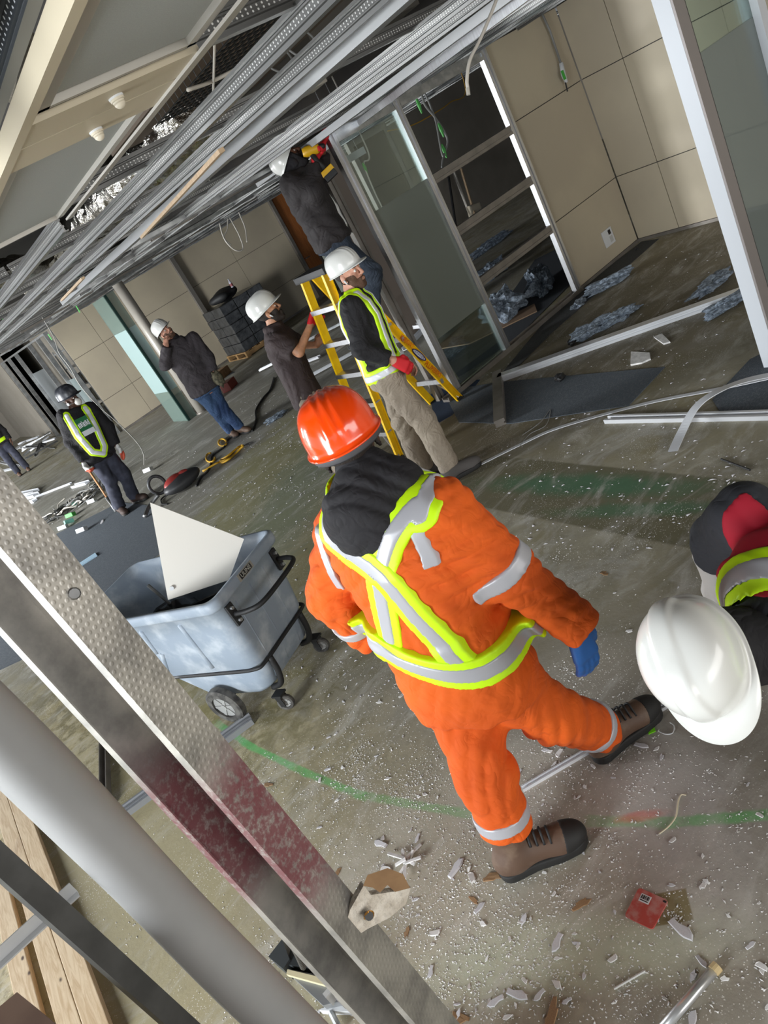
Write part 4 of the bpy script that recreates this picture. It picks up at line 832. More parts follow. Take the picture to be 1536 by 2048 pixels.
q = B(); slab(q, [G(x, y)[:2] for x, y in ((868, 702), (968, 615), (1010, 640), (1070, 610), (1075, 625), (940, 690))], .008, .02); obj('fibreboard_sheet', q, mat('fibreboard', sr(136, 112, 90), .7), label='brown fibreboard sheet lying behind the clear lower glass', cat='board')

# insulation tufts
M_ins = mat('blue_grey_insulation', sr(150, 162, 176), .95, col2=sr(96, 106, 118), vs=30, vd=8, bump=1.0, bs=80)
def tuft(x, y, sx, sy, sz, label, rot=0.0, Y=None):
    c = G(x, y); q = B(); bmesh.ops.create_icosphere(q, subdivisions=4, radius=1); ph = RNG.random() * 9
    for v in q.verts:
        p = v.co.copy(); n = sum(math.sin(p.x * f * 1.1 + ph * k) * math.sin(p.y * f + 2.1 * k) * math.sin(p.z * f * .9 + ph) / k for k, f in ((1, 3.1), (2, 6.3), (3, 11.7), (4, 23.)))
        s = 1 + .55 * n; cx, sn = math.cos(rot), math.sin(rot); xx, yy = p.x * s * sx, p.y * s * sy
        v.co = Vector((c[0] + xx * cx - yy * sn, c[1] + xx * sn + yy * cx, max(.002, sz * .75 + p.z * s * sz)))
    return obj('insulation_tuft', q, M_ins, label=label, cat='insulation', group='insulation tufts')
tuft(1218, 572, .26, .10, .05, 'blue grey insulation tuft by the foot of the beige corner', -.6)
tuft(1160, 610, .12, .06, .03, 'small insulation scrap before the partition track', .2)
tuft(1185, 665, .20, .10, .045, 'insulation tuft behind the L shaped profile, left one', -.3); tuft(1238, 640, .20, .08, .05, 'insulation tuft behind the L shaped profile, right one', -.5)
tuft(1428, 572, .24, .09, .04, 'wispy insulation near the white mullion'); tuft(1455, 615, .2, .07, .04, 'insulation scrap between profile and mullion', -.4)
tuft(1012, 632, .30, .22, .16, 'large insulation heap inside the frame beside the second post', .8); tuft(1086, 580, .34, .16, .16, 'insulation sheet slumped inside the frame beside the beige wall', .7)
tuft(985, 552, .30, .2, .10, 'insulation heap under the lowest transom', .3); tuft(985, 492, .5, .12, .07, 'torn insulation on the dark inner room floor')
tuft(555, 835, .16, .10, .03, 'grey fluff on the floor behind the orange helmet')
# black lumps
for (x, y, s, lab) in ((1123, 762, .04, 'crumpled black rubber lump beside the profile'), (1146, 690, .035, 'black rubber cap near the partition track'), (1275, 500, .02, 'small black fitting by the corner')):
    c = G(x, y); q = B(); bmesh.ops.create_icosphere(q, subdivisions=2, radius=1)
    for v in q.verts: k = 1 + .35 * math.sin(v.co.x * 5 + v.co.y * 7 + s * 99); v.co = Vector((c[0] + v.co.x * s * k * 1.2, c[1] + v.co.y * s * k, s * .8 + v.co.z * s * .8 * k))
    obj('rubber_scrap', q, M_dark, label=lab, cat='scrap')
# white broken pieces among the dark floor
for pl_, lab in (([(1263, 706), (1300, 708), (1302, 720), (1284, 728), (1262, 732)], 'white broken plaster slab on the dark floor'), ([(1308, 676), (1325, 670), (1341, 686), (1328, 690)], 'white paper scrap above the plaster slab')):
    q = B(); slab(q, [G(x, y)[:2] for x, y in pl_], .001, .014); obj('plaster_slab', q, M_drywall, label=lab, cat='plaster')
# ================================================================== PALLET STACK AGAINST THE BACK WALL
pw = root('pallet', (7.1, 15.9, 0), 'wooden pallet under the wrapped black stack by the back wall', 'pallet')
M_pal = mat('pallet_wood', sr(150, 118, 76), .7, col2=sr(120, 92, 58), vs=6)
X0, X1, Y0, Y1 = 6.55, 7.75, 15.35, 16.45
for k in range(6): x = X0 + (X1 - X0 - .1) * k / 5; q = B(); box2(q, (x, Y0, .115), (x + .1, Y1, .137)); obj('deck_board', q, M_pal, pw)
for y in (Y0, (Y0 + Y1) / 2 - .045, Y1 - .09): q = B(); box2(q, (X0, y, .022), (X1, y + .09, .115)); obj('stringer', q, M_pal, pw)
for k in range(3): x = X0 + (X1 - X0 - .1) * k / 2; q = B(); box2(q, (x, Y0, 0), (x + .1, Y1, .022)); obj('bottom_board', q, M_pal, pw)
M_wrap = mat('black_stretch_wrap', (.022, .024, .026), .28, col2=(.05, .052, .055), vs=9, bump=.6, bs=14)
sk_ = root('wrapped_stack', (7.1, 15.9, .137), 'stack of dark cartons in black stretch wrap on the pallet', 'stack')
k = 0
for iz in range(5):
    for ix in range(3):
        for iy in range(2):
            x = X0 + .03 + ix * .385 + .01 * ((iz * 7 + ix * 3) % 3); y = Y0 + .02 + iy * .53; z = .137 + iz * .215
            q = B(); box2(q, (x, y, z), (x + .375, y + .52, z + .208), .015); obj('carton', q, M_wrap, sk_)
q = B(); bmesh.ops.create_icosphere(q, subdivisions=3, radius=1)
for v in q.verts: v.co = Vector((7.0 + .36 * v.co.x, 15.8 + .28 * v.co.y + .03 * math.sin(v.co.x * 6), 1.345 + .125 * v.co.z * (1 + .25 * math.sin(v.co.x * 4 + v.co.y * 3))))
obj('duffel_bag', q, M_dark, label='black soft bag lying on top of the wrapped stack', cat='bag', smooth=True)
bo = root('drink_bottle', (7.2, 15.52, 1.3), 'small clear bottle with red label standing on the black bag', 'bottle')
q = B(); tube(q, [V3(7.2, 15.55, 1.40), V3(7.2, 15.55, 1.52), V3(7.2, 15.55, 1.56), V3(7.2, 15.55, 1.60)], [.033, .033, .014, .014], 12); obj('body', q, mat('clear_pet', sr(170, 170, 180), .15), bo, smooth=True)
q = B(); cyl(q, V3(7.2, 15.55, 1.43), V3(7.2, 15.55, 1.49), .0345, 12); obj('label_band', q, mat('dull_red_label', sr(130, 60, 64), .5), bo)
# ================================================================== SCRAP METAL
UCH = [(-.03, 0), (.03, 0), (.03, .03), (.026, .03), (.026, .004), (-.026, .004), (-.026, .03), (-.03, .03)]
def scrap(name, a, bb, m, label, wd=1.0, group='loose metal channels', tilt=0):
    A_, C_ = np.asarray(a, float), np.asarray(bb, float); d = nrm(C_ - A_); s = np.cross([0, 0, 1], d) + V3(0, 0, tilt); q = B(); extrude(q, [(p[0] * wd, p[1] * wd) for p in UCH], A_, C_, s); return obj(name, q, m, label=label, cat='metal channel', group=group)
SH = [((735, 630), (835, 598), .30), ((720, 660), (860, 628), .06), ((800, 585), (862, 545), .35), ((812, 700), (868, 640), .02), ((770, 610), (862, 575), .42), ((700, 700), (790, 640), .02), ((845, 610), (868, 690), .10), ((760, 560), (850, 590), .55), ((830, 655), (878, 650), .12), ((520, 742), (548, 728), .03), ((600, 690), (700, 640), .06), ((560, 745), (640, 715), .02), ((610, 760), (720, 700), .03)]
for k, (a, bb, z) in enumerate(SH):
    A_, C_ = G(a[0], a[1], z), G(bb[0], bb[1], max(.01, z * (.4 + .6 * (k % 2))))
    scrap('metal_channel', A_, C_, (M_satin, M_galv, M_alu)[k % 3], 'loose pale metal channel in the scrap heap behind the ladder', 1.6 if k < 9 else 1.2, 'scrap heap behind the ladder')
for k in range(7):
    a = G(765 + 12 * k, 645 - 6 * k, .02); b_ = a + V3(.25 - .05 * k, .02 * k, .62 - .05 * k); q = B(); tube(q, [a, b_], .016, 6); obj('steel_rod', q, M_galvd, label='dark steel rod leaning in the scrap heap behind the ladder', cat='rod', group='rods in the scrap heap')
rr = random.Random(3)
for k in range(16):
    cx, cy = 62 + 50 * rr.random(), 880 + 16 * rr.random(); c = G(cx, cy) - V3(.25, 0, 0); an = rr.uniform(.2, 2.6); L_ = rr.uniform(.5, 1.2); z = .03 + .16 * rr.random()
    dv = V3(math.cos(an), math.sin(an), rr.uniform(-.15, .15)) * L_ / 2; scrap('metal_channel', c - dv + V3(0, 0, z), c + dv + V3(0, 0, z), (M_galv, M_satin, M_galvd)[k % 3], 'bent metal channel in the far left scrap heap', 1.5, 'scrap heap at far left')
for k, (a, bb, wd) in enumerate((((40, 992), (75, 985), 2.2), ((45, 1000), (75, 992), 2.2), ((55, 1010), (72, 1003), 1.8), ((70, 996), (143, 968), .9), ((148, 975), (177, 967), 1.6), ((0, 925), (38, 934), 1.5), ((0, 945), (30, 938), 1.5), ((20, 905), (62, 888), 1.3), ((275, 815), (307, 808), 1.0))):
    scrap('metal_channel', G(*a) + V3(0, 0, .005), G(*bb) + V3(0, 0, .005), M_satin, ('broad white channel in the nest beside the cable pile, topmost', 'broad white channel in the nest beside the cable pile, middle', 'broad white channel in the nest beside the cable pile, lowest', 'long thin pale channel lying above the cable pile', 'short white channel end near the masked man', 'pale channel by the left frame edge, upper', 'pale channel by the left frame edge, lower', 'pale channel on the floor beside the far scrap heap', 'thin pale channel at the foot of the far beige panels')[k], wd, 'white channels on the far left floor')
# ================================================================== CABLE PILE BY THE MASKED MAN
for k in range(34):
    t0 = rr.random(); c = G(95 + 130 * t0, 1045 - 78 * t0) + V3(rr.uniform(-.15, .15), rr.uniform(-.35, .35), 0); an = rr.uniform(-.5, 1.0); L_ = rr.uniform(.35, .85); pts = []
    for j in range(7):
        s = (j / 6 - .5) * 2; pts.append(c + V3(math.cos(an), math.sin(an), 0) * s * L_ * .55 + V3(-math.sin(an), math.cos(an), 0) * (.20 * math.sin(j * .8 + k) + .04 * rr.random()) + V3(0, 0, .02 + .10 * rr.random()))
    q = B(); tube(q, smooth_path(pts, 8), .008 + .004 * rr.random(), 6); obj('cable_offcut', q, (M_cable, mat('dark_grey_cable', sr(60, 60, 60), .5), M_cablew)[k % 3] if k % 5 else M_cable, label='grey cable offcut tangled in the pile by the masked man', cat='cable', group='cable pile', smooth=True)
for k, (x, y, mm) in enumerate(((163, 1005, 'w'), (188, 1007, 'w'), (145, 1035, 'g'), (142, 1048, 't'), (130, 1060, 'w'), (155, 1012, 't'), (300, 945, 'w'), (168, 1065, 'w'))):
    c = G(x, y); q = B(); box(q, c + V3(0, 0, .05), (.10, .13, .06), frame((.3, .2, 1), (rr.uniform(-1, 1), 1, 0)), .006)
    obj('connector_box', q, {'w': M_white, 'g': M_greentag, 't': mat('teal_plastic', sr(120, 190, 176), .5)}[mm], label=('white connector nearest the pry bar in the cable pile', 'white connector at the right end of the cable pile', 'green connector in the cable pile', 'teal connector at the low end of the cable pile', 'white connector at the low end of the cable pile', 'teal connector in the middle of the cable pile', 'white cable end beyond the masked man', 'pale lump on the carpet below the cable pile')[k], cat='connector')
q = B(); slab(q, [G(x, y)[:2] for x, y in ((155, 1132), (192, 1108), (196, 1113), (160, 1136))], .007, .02); obj('blue_strip', q, mat('pale_blue_plastic', sr(176, 206, 226), .4), label='pale blue plastic strip on the dark carpet', cat='strip')
# ================================================================== POWER TOOL, EXTENSION CORD, PRY BAR
fc = G(357, 985); uu, aa = basis(fc); M_tool = mat('charcoal_plastic', (.035, .035, .038), .5); M_tred = mat('tool_red', sr(150, 52, 48), .5)
pt_ = root('power_saw', tuple(fc), 'red and black power tool with loop handle lying on the floor', 'power tool')
def ell(c, rx, m, nm, par, rot=0.):
    q = B(); bmesh.ops.create_uvsphere(q, u_segments=18, v_segments=12, radius=1); cr, s_ = math.cos(rot), math.sin(rot)
    for v in q.verts: p = np.array(v.co) * rx; p = V3(p[0] * cr - p[1] * s_, p[0] * s_ + p[1] * cr, p[2]); v.co = Vector(c + uu * p[0] + aa * p[1] + V3(0, 0, p[2]))
    return obj(nm, q, m, par, smooth=True)
ell(fc + uu * .12 + V3(0, 0, .10), (.28, .17, .10), M_tool, 'guard_body', pt_, .3); ell(fc + uu * .05 + V3(0, 0, .14), (.17, .10, .09), M_tred, 'motor_housing', pt_, .3)
ell(fc + uu * .18 + V3(0, 0, .18), (.08, .05, .04), M_tred, 'top_cover', pt_)
q = B(); tube(q, [fc - uu * .16 + uu * .10 * math.cos(a) + aa * .05 + V3(0, 0, .22 + .12 * math.sin(a)) for a in np.linspace(0, 2 * math.pi, 19)[:-1]], .022, 8, closed=True); obj('loop_handle', q, M_tool, pt_, smooth=True)
q = B(); tube(q, smooth_path([fc - uu * .22 + V3(0, 0, .12), fc - uu * .34 + V3(0, 0, .08), fc - uu * .42 - aa * .06 + V3(0, 0, .06), fc - uu * .50 - aa * .2 + V3(0, 0, .03)]), .028, 8); obj('blade_shoe', q, M_galvd, pt_, smooth=True)
q = B(); tube(q, smooth_path([G(x, y, .012) for x, y in ((393, 972), (402, 955), (416, 942), (422, 925), (424, 912), (440, 900), (450, 892), (455, 880), (470, 870))]), .013, 6); obj('extension_lead', q, M_dark, label='black power cord running from the tool to the man in jeans', cat='cord', smooth=True)
q = B(); tube(q, smooth_path([G(x, y, .012) for x, y in ((346, 985), (330, 992), (322, 1000), (325, 1008), (335, 1008))]), .010, 6); obj('cord_tail', q, M_dark, label='black cord tail curling before the power tool', cat='cord', smooth=True)
yl = [(406, 942), (418, 935), (432, 927), (440, 924), (446, 925), (458, 918), (470, 908), (480, 898), (486, 892), (483, 891), (470, 900), (455, 912), (443, 919), (441, 922), (450, 920), (462, 908), (478, 893)]
q = B(); tube(q, smooth_path([G(x, y, .014 + .012 * (k % 3)) for k, (x, y) in enumerate(yl)], 6), .014, 6); obj('extension_lead', q, mat('yellow_cord', sr(206, 160, 40), .5), label='yellow extension cord looped on the floor beside the man in jeans', cat='cord', smooth=True)
for k, (x, y, rx, ry, lab) in enumerate(((445, 885, 8, 7, 'small coil of yellow cord at the feet of the man in jeans'), (421, 915, 9, 9, 'yellow cord loop between the tool and the coils'))):
    q = B(); tube(q, [G(x + rx * math.cos(a), y + ry * math.sin(a), .02) for a in np.linspace(0, (2 if k == 0 else 1.5) * math.pi, 22)], .014, 6); obj('cord_loop', q, mat('yellow_cord', None), label=lab, cat='cord', smooth=True)
q = B(); tube(q, smooth_path([G(x, y, .012) for x, y in ((505, 862), (512, 840), (512, 820), (527, 795), (540, 780), (548, 755))]), .014, 6); obj('extension_lead', q, M_dark, label='black cord trailing across the floor behind the man in jeans', cat='cord', smooth=True)
pb0, pb1 = HR(175, 936, math.hypot(*G(222, 1012)[:2]) - .02), G(232, 1023, .02)
pr = root('pry_bar', tuple(pb1), 'long wooden handled pry bar held by the masked man', 'tool')
mid = pb0 + (pb1 - pb0) * .68; q = B(); tube(q, [pb0, pb0 + (mid - pb0) * .5, mid], [.017, .015, .014], 8); obj('handle', q, mat('ash_handle', sr(196, 140, 96), .5), pr, smooth=True)
q = B(); tube(q, [mid, mid + (pb1 - mid) * .5, pb1], [.017, .013, .016], 8, flat=(1.4, .7)); obj('iron_end', q, M_galvd, pr, smooth=True)
# tools leaning inside the inner room
bi = root('leaning_broom', (12.2, 13.2, 0), 'broom and mop handles leaning against the inner room wall', 'broom')
for k, (x0, y0, x1, y1) in enumerate(((908, 345, 938, 425), (922, 338, 945, 415), (897, 352, 912, 455))):
    a, b_ = PY(x0, y0, 13.3), PY(x1, y1, 13.0 - .1 * k); b_ = a + (b_ - a) * ((a[2] - .03) / max(a[2] - b_[2], .1)); q = B(); tube(q, [a, b_], .03, 6); obj('handle', q, (M_cablew, M_lath, M_dark)[k], bi)
q = B(); c = V3(*PY(946, 415, 12.9)[:2], .18); box(q, c, (.35, .12, .35), frame((.2, 0, 1)), .04); obj('mop_head', q, mat('pale_mop', sr(190, 180, 160), .9), bi)
# small box beside the jeans man and one red tool bag
q = B(); c = G(447, 755); box(q, c + V3(0, 0, .09), (.35, .25, .18), frame((0, 0, 1), (1, .4, 0)), .01); obj('carton_box', q, M_paper, label='small brown carton on the floor behind the man in jeans', cat='carton')
q = B(); c = G(462, 777); box(q, c + V3(0, 0, .08), (.34, .2, .16), frame((0, 0, 1), (1, .8, 0)), .02); obj('tool_case', q, mat('maroon_case', sr(110, 44, 34), .5), label='small red brown case on the floor behind the jeans', cat='case')
# ================================================================== DRYWALL DEBRIS
def chip_mesh(nm, seed, n, th, m):
    r_ = random.Random(seed); poly = []
    for k in range(n): a = 2 * math.pi * k / n + r_.uniform(-.3, .3); rad = r_.uniform(.5, 1.1); poly.append((rad * math.cos(a), rad * r_.uniform(.5, .9) * math.sin(a)))
    q = B(); slab(q, poly, 0, th); bmesh.ops.recalc_face_normals(q, faces=q.faces)
    for v in q.verts:
        if v.co.z > 0: v.co.z *= r_.uniform(.6, 1.25); v.co.x *= .9; v.co.y *= .9
    me = bpy.data.meshes.new(nm); q.to_mesh(me); q.free(); me.materials.append(m); return me
M_gyp2 = mat('lilac_grey_gypsum', sr(204, 202, 204), .9, col2=sr(180, 178, 182), vs=30)
chips = [chip_mesh('drywall_chip', 10 + k, 7 + k % 4, .4, (M_drywall, M_gyp2, M_drywall, M_gyp2, M_drywall, M_drywall)[k]) for k in range(6)]
papers = [chip_mesh('paper_scrap', 40 + k, 11, .16, M_paper) for k in range(3)]
def put_chip(me, p, s, rz, tl, name, label, cat, group, sz=None):
    o = bpy.data.objects.new(name, me); COL.objects.link(o); o.location = Vector((p[0], p[1], .0015)); o.rotation_euler = (tl, tl * .5, rz); o.scale = (s * 1.15, s * .75, (sz or s) * .45); return tag(o, label, cat, group)
# the larger pieces one can point to
BIG = [((914, 1735), .060, 'g'), ((760, 1688), .050, 'g'), ((835, 1678), .030, 'g'), ((536, 1570), .045, 'p'), ((676, 1745), .035, 'p'), ((655, 1540), .030, 'g'), ((640, 1560), .03, 'w'), ((985, 1755), .055, 'p'), ((945, 1758), .045, 'w'),
       ((1163, 1808), .045, 'p'), ((1366, 1862), .060, 'g'), ((960, 1815), .035, 'g'), ((948, 1800), .03, 'p'), ((1114, 1888), .045, 'g'), ((1037, 1990), .05, 'g'), ((1105, 2030), .06, 'p'), ((920, 2035), .05, 'p'), ((815, 1862), .035, 'p'), ((868, 1868), .04, 'w'),
       ((1020, 1880), .02, 'w'), ((990, 2005), .04, 'g'), ((1405, 1925), .03, 'g'), ((1345, 1682), .025, 'w'), ((1210, 1148), .05, 'p'), ((1120, 1505), .04, 'w'), ((1285, 1492), .04, 'g'), ((1385, 2040), .04, 'g'), ((775, 1740), .05, 'w'), ((862, 1945), .03, 'g'), ((640, 1655), .02, 'g'), ((1470, 1475), .03, 'g'), ((560, 1985), .04, 'g'), ((205, 1045), .10, 'g')]
SAY = {'g': 'lilac grey drywall chunk', 'w': 'white drywall chunk', 'p': 'brown paper faced drywall scrap'}
NEAR = ['below the drywall pile centre', 'above the white shards', 'left of the white shards', 'right of the tilt truck caster', 'under the foreground stud edge', 'on the green line', 'standing near the green line', 'under the heel of the planted boot', 'beside the heel of the planted boot',
        'left of the red plate', 'below the red plate', 'left of the planted boot', 'touching the grey chunk by the boot', 'below the planted boot toe', 'at the bottom centre', 'at the bottom edge left of the pipe', 'at the bottom edge beside the stud', 'beside the torn stud scrap', 'right of the torn stud scrap',
        'between boot and pipe', 'near the bottom centre brown scrap', 'above the pipe end', 'below the cream cord', 'on the bare floor right of the orange sleeve', 'under the rear boot', 'beside the front boot', 'at the bottom right edge', 'topping the white shards', 'beside the stud near the bottom', 'left of the green line end', 'below the large white helmet', 'beside the floor device box', 'on the dark carpet by the cable pile']
for k, (pp, s, kd) in enumerate(BIG):
    put_chip((chips[1], chips[0], papers[k % 3])['gwp'.index(kd)], G(*pp), s * .72, k * 1.7, .08 * (k % 3 - 1), 'drywall_chunk', SAY[kd] + ' ' + NEAR[k], 'drywall', 'larger drywall chunks')
for k in range(9):                                     # the star of white shards
    c = G(815 + 3 * math.cos(k * 2), 1728 + 5 * math.sin(k * 2)); an = .3 + k * .75; L_ = .05 + .02 * (k % 3); q = B(); box(q, c + V3(math.cos(an), math.sin(an), 0) * L_ * .5 + V3(0, 0, .012 + .004 * (k % 4)), (L_, .012, .006), frame((.15 * (k % 3 - 1), .1, 1), (math.cos(an), math.sin(an), .1)))
    obj('drywall_shard', q, M_drywall, label='thin white drywall shard in the little heap above the stud scrap', cat='drywall', group='heap of white shards')
rc = random.Random(11)
def spread(n, zones):
    out = []; tot = sum(z[4] for z in zones)
    while len(out) < n:
        t_ = rc.random() * tot
        for z in zones:
            t_ -= z[4]
            if t_ <= 0: break
        x, y = rc.uniform(z[0], z[2]), rc.uniform(z[1], z[3]); out.append(G(x, y))
    return out
Z1 = [(520, 1480, 960, 2040, 6), (760, 1560, 1150, 2040, 5), (1000, 1500, 1536, 2040, 4), (640, 1330, 900, 1600, 3), (420, 1560, 700, 2040, 2.2), (980, 1380, 1320, 1560, 2), (1000, 1050, 1536, 1420, 1.2), (100, 1500, 420, 1900, .8)]
for k, p in enumerate(spread(230, Z1)):
    s = rc.choice((.006, .008, .010, .013, .018)) * rc.uniform(.8, 1.3); put_chip(chips[rc.randrange(6)], p, s, rc.uniform(0, 6.3), rc.uniform(-.2, .2), 'drywall_chip', 'small chip of broken drywall strewn on the dusty near floor', 'drywall', 'small drywall chips')
def clumped(n, zones, k=70, sp=.10):
    cs = spread(k, zones); out = []
    for _ in range(n): c = cs[rc.randrange(k)]; r_ = abs(rc.gauss(0, sp)) * (1 + .6 * rc.random()); a = rc.uniform(0, 6.283); out.append(V3(c[0] + r_ * math.cos(a), c[1] + r_ * math.sin(a), 0))
    return out
def crumbs(name, pts, smin, smax, m, label, seed):
    r_ = np.random.RandomState(seed); n = len(pts); P = np.array(pts); s = r_.uniform(smin, smax, n) * r_.choice([.6, 1, 1, 1.7], n); T = np.array([[1, 0, 0], [-.5, .8, 0], [-.5, -.8, 0], [0, 0, .9]])
    a = r_.uniform(0, 6.28, n); st_ = r_.uniform(.5, 1.6, n); V = np.empty((n, 4, 3), np.float32)
    for j in range(4): x, y = T[j, 0] * st_, T[j, 1] / st_; V[:, j, 0] = P[:, 0] + s * (x * np.cos(a) - y * np.sin(a)); V[:, j, 1] = P[:, 1] + s * (x * np.sin(a) + y * np.cos(a)); V[:, j, 2] = .0006 + s * T[j, 2] * .38
    f = np.array([[0, 1, 3], [1, 2, 3], [2, 0, 3], [0, 2, 1]]); Fc = (f[None] + 4 * np.arange(n)[:, None, None]).reshape(-1, 3)
    o = obj(name, mesh_np(name, V.reshape(-1, 3), Fc), m, label=label, cat='debris', kind='stuff'); return o
crumbs('plaster_crumbs', spread(7000, Z1) + clumped(9000, Z1), .0010, .0038, M_drywall, 'fine white plaster crumbs scattered over the near floor', 1)
Z2 = [(560, 1050, 1000, 1400, 2), (1000, 880, 1536, 1100, 2), (340, 950, 640, 1100, 2), (300, 880, 640, 1000, 2.5), (200, 1010, 330, 1130, 1), (950, 500, 1450, 860, 3), (480, 780, 620, 900, 2), (60, 900, 330, 1060, 2)]
crumbs('plaster_crumbs', spread(2600, Z2), .004, .010, M_gyp2, 'scattered pale debris flecks over the farther floor', 2)
# ================================================================== PEOPLE
# A figure is one continuous body surface grown from joints (signed distances, then surface nets); clothes are grown over the same joints.
def smin(a, b_, k):
    h = np.clip(.5 + .5 * (b_ - a) / k, 0, 1); return b_ + (a - b_) * h - k * h * (1 - h)
def smax(a, b_, k): return -smin(-a, -b_, k)
def cone(p, a, b_, ra, rb):
    a = np.asarray(a, np.float32); ba = np.asarray(b_, np.float32) - a; pa = p - a; h = np.clip(pa @ ba / max(float(ba @ ba), 1e-9), 0, 1)
    q_ = pa - h[:, None] * ba; return np.sqrt(np.einsum('ij,ij->i', q_, q_)) - (ra + (rb - ra) * h)
def ellip(p, c, r):
    q_ = (p - np.asarray(c, np.float32)) / np.asarray(r, np.float32); k0 = np.sqrt((q_ * q_).sum(1)) + 1e-6; q2 = q_ / np.asarray(r, np.float32); k1 = np.sqrt((q2 * q2).sum(1)) + 1e-6; return k0 * (k0 - 1) / k1
def folds(p, amp, fr, seed, d=(0.2, 0.3, 1)):
    x, y, z = p[:, 0], p[:, 1], p[:, 2]; s = seed; fr = fr * 1.5; u_ = x * d[0] + y * d[1] + z * d[2]
    wx = 1.3 * np.sin(9 * x + 7 * z + s) + 1.2 * np.sin(8 * y - 5 * z - 2 * s) + .6 * np.sin(17 * x - 13 * y + s)
    w1 = 1 - 2 * np.abs(np.sin(.5 * fr * u_ + wx)) ** .75; w2 = np.sin(fr * .5 * (x * .8 - y * .6 + z * .5) + 1.6 * wx + s)
    w3 = 1 - 2 * np.abs(np.sin(.45 * fr * (z * .55 - x * .8 + y * .5) + 1.2 * wx + 2 * s)) ** .75
    m1 = .5 + .5 * np.sin(5 * x + 6 * z + 2 * s); return amp * (.62 * w1 * m1 + .62 * w3 * (1 - m1) + .35 * w2)
def nets(fn, lo, hi, vox):
    lo = np.asarray(lo, float) - 3 * vox; hi = np.asarray(hi, float) + 3 * vox
    c = 4; n = np.ceil((hi - lo) / (vox * c)).astype(int) + 1
    g = [lo[i] + np.arange(n[i]) * vox * c + vox * (c - 1) / 2 for i in range(3)]
    P = np.stack(np.meshgrid(*g, indexing='ij'), -1).reshape(-1, 3).astype(np.float32); dc = fn(P).reshape(n)
    near = np.abs(dc) < vox * c * 1.35
    N = n * c; D = np.repeat(np.repeat(np.repeat(np.where(dc < 0, -1., 1.).astype(np.float32), c, 0), c, 1), c, 2)
    M = np.repeat(np.repeat(np.repeat(near, c, 0), c, 1), c, 2); idx = np.argwhere(M)
    Q = (lo + idx * vox).astype(np.float32); D[M] = fn(Q)
    S = D < 0
    cell = np.zeros(N - 1, np.uint8)
    for i in (0, 1):
        for j in (0, 1):
            for k in (0, 1): cell += S[i:N[0] - 1 + i, j:N[1] - 1 + j, k:N[2] - 1 + k]
    act = (cell > 0) & (cell < 8); ci = np.argwhere(act); vid = -np.ones(N - 1, np.int64); vid[act] = np.arange(len(ci))
    acc = np.zeros((len(ci), 3)); cnt = np.zeros(len(ci)); cor = [(i, j, k) for i in (0, 1) for j in (0, 1) for k in (0, 1)]
    val = {o: D[ci[:, 0] + o[0], ci[:, 1] + o[1], ci[:, 2] + o[2]] for o in cor}
    for o in cor:
        for ax in range(3):
            if o[ax]: continue
            o2 = list(o); o2[ax] = 1; a, b_ = val[o], val[tuple(o2)]; m = (a < 0) != (b_ < 0); t_ = np.where(m, a / np.where(m, a - b_, 1), 0)
            pos = np.tile(np.array(o, float), (len(ci), 1)); pos[:, ax] = t_; acc[m] += pos[m]; cnt[m] += 1
    V = lo + (ci + acc / np.maximum(cnt, 1)[:, None]) * vox
    F_ = []
    for ax in range(3):
        s0 = [slice(1, -1)] * 3; s1 = [slice(1, -1)] * 3; s0[ax] = slice(0, -1); s1[ax] = slice(1, None)
        a, b_ = S[tuple(s0)], S[tuple(s1)]; e = np.argwhere(a != b_)
        if not len(e): continue
        inside = a[tuple(e.T)]; off = np.ones(3, int); off[ax] = 0; base = e + off
        u_, v_ = [(1, 2), (2, 0), (0, 1)][ax]; du = np.zeros(3, int); du[u_] = 1; dv = np.zeros(3, int); dv[v_] = 1
        ok = np.all(base - du - dv >= 0, 1) & np.all(base < N - 1, 1); base, inside = base[ok], inside[ok]
        q_ = [vid[tuple((base - du - dv).T)], vid[tuple((base - dv).T)], vid[tuple(base.T)], vid[tuple((base - du).T)]]; q_ = np.stack(q_, 1); q_[~inside] = q_[~inside][:, ::-1]; F_.append(q_)
    F_ = np.concatenate(F_); F_ = F_[(F_ >= 0).all(1)]
    return V, F_
def grown(name, fn, pts, pad, vox, m, parent, smooth_it=1, **kw):
    P = np.array([np.asarray(p, float) for p in pts]); V, F_ = nets(fn, P.min(0) - pad, P.max(0) + pad, vox)
    if len(F_) == 0: return None
    for _ in range(smooth_it):
        acc = np.zeros_like(V); cnt = np.zeros(len(V))
        for k in range(4):
            np.add.at(acc, F_[:, k], V[F_[:, (k + 1) % 4]]); np.add.at(cnt, F_[:, k], 1)
        V = V * .5 + .5 * acc / np.maximum(cnt, 1)[:, None]
    return obj(name, mesh_np(name, V, F_, None, True), m, parent, **kw)
def rotm(fw, up): # columns right, forward, up
    f = nrm(fw); r_ = nrm(np.cross(f, up)); return np.stack([r_, f, np.cross(r_, f)], 1)

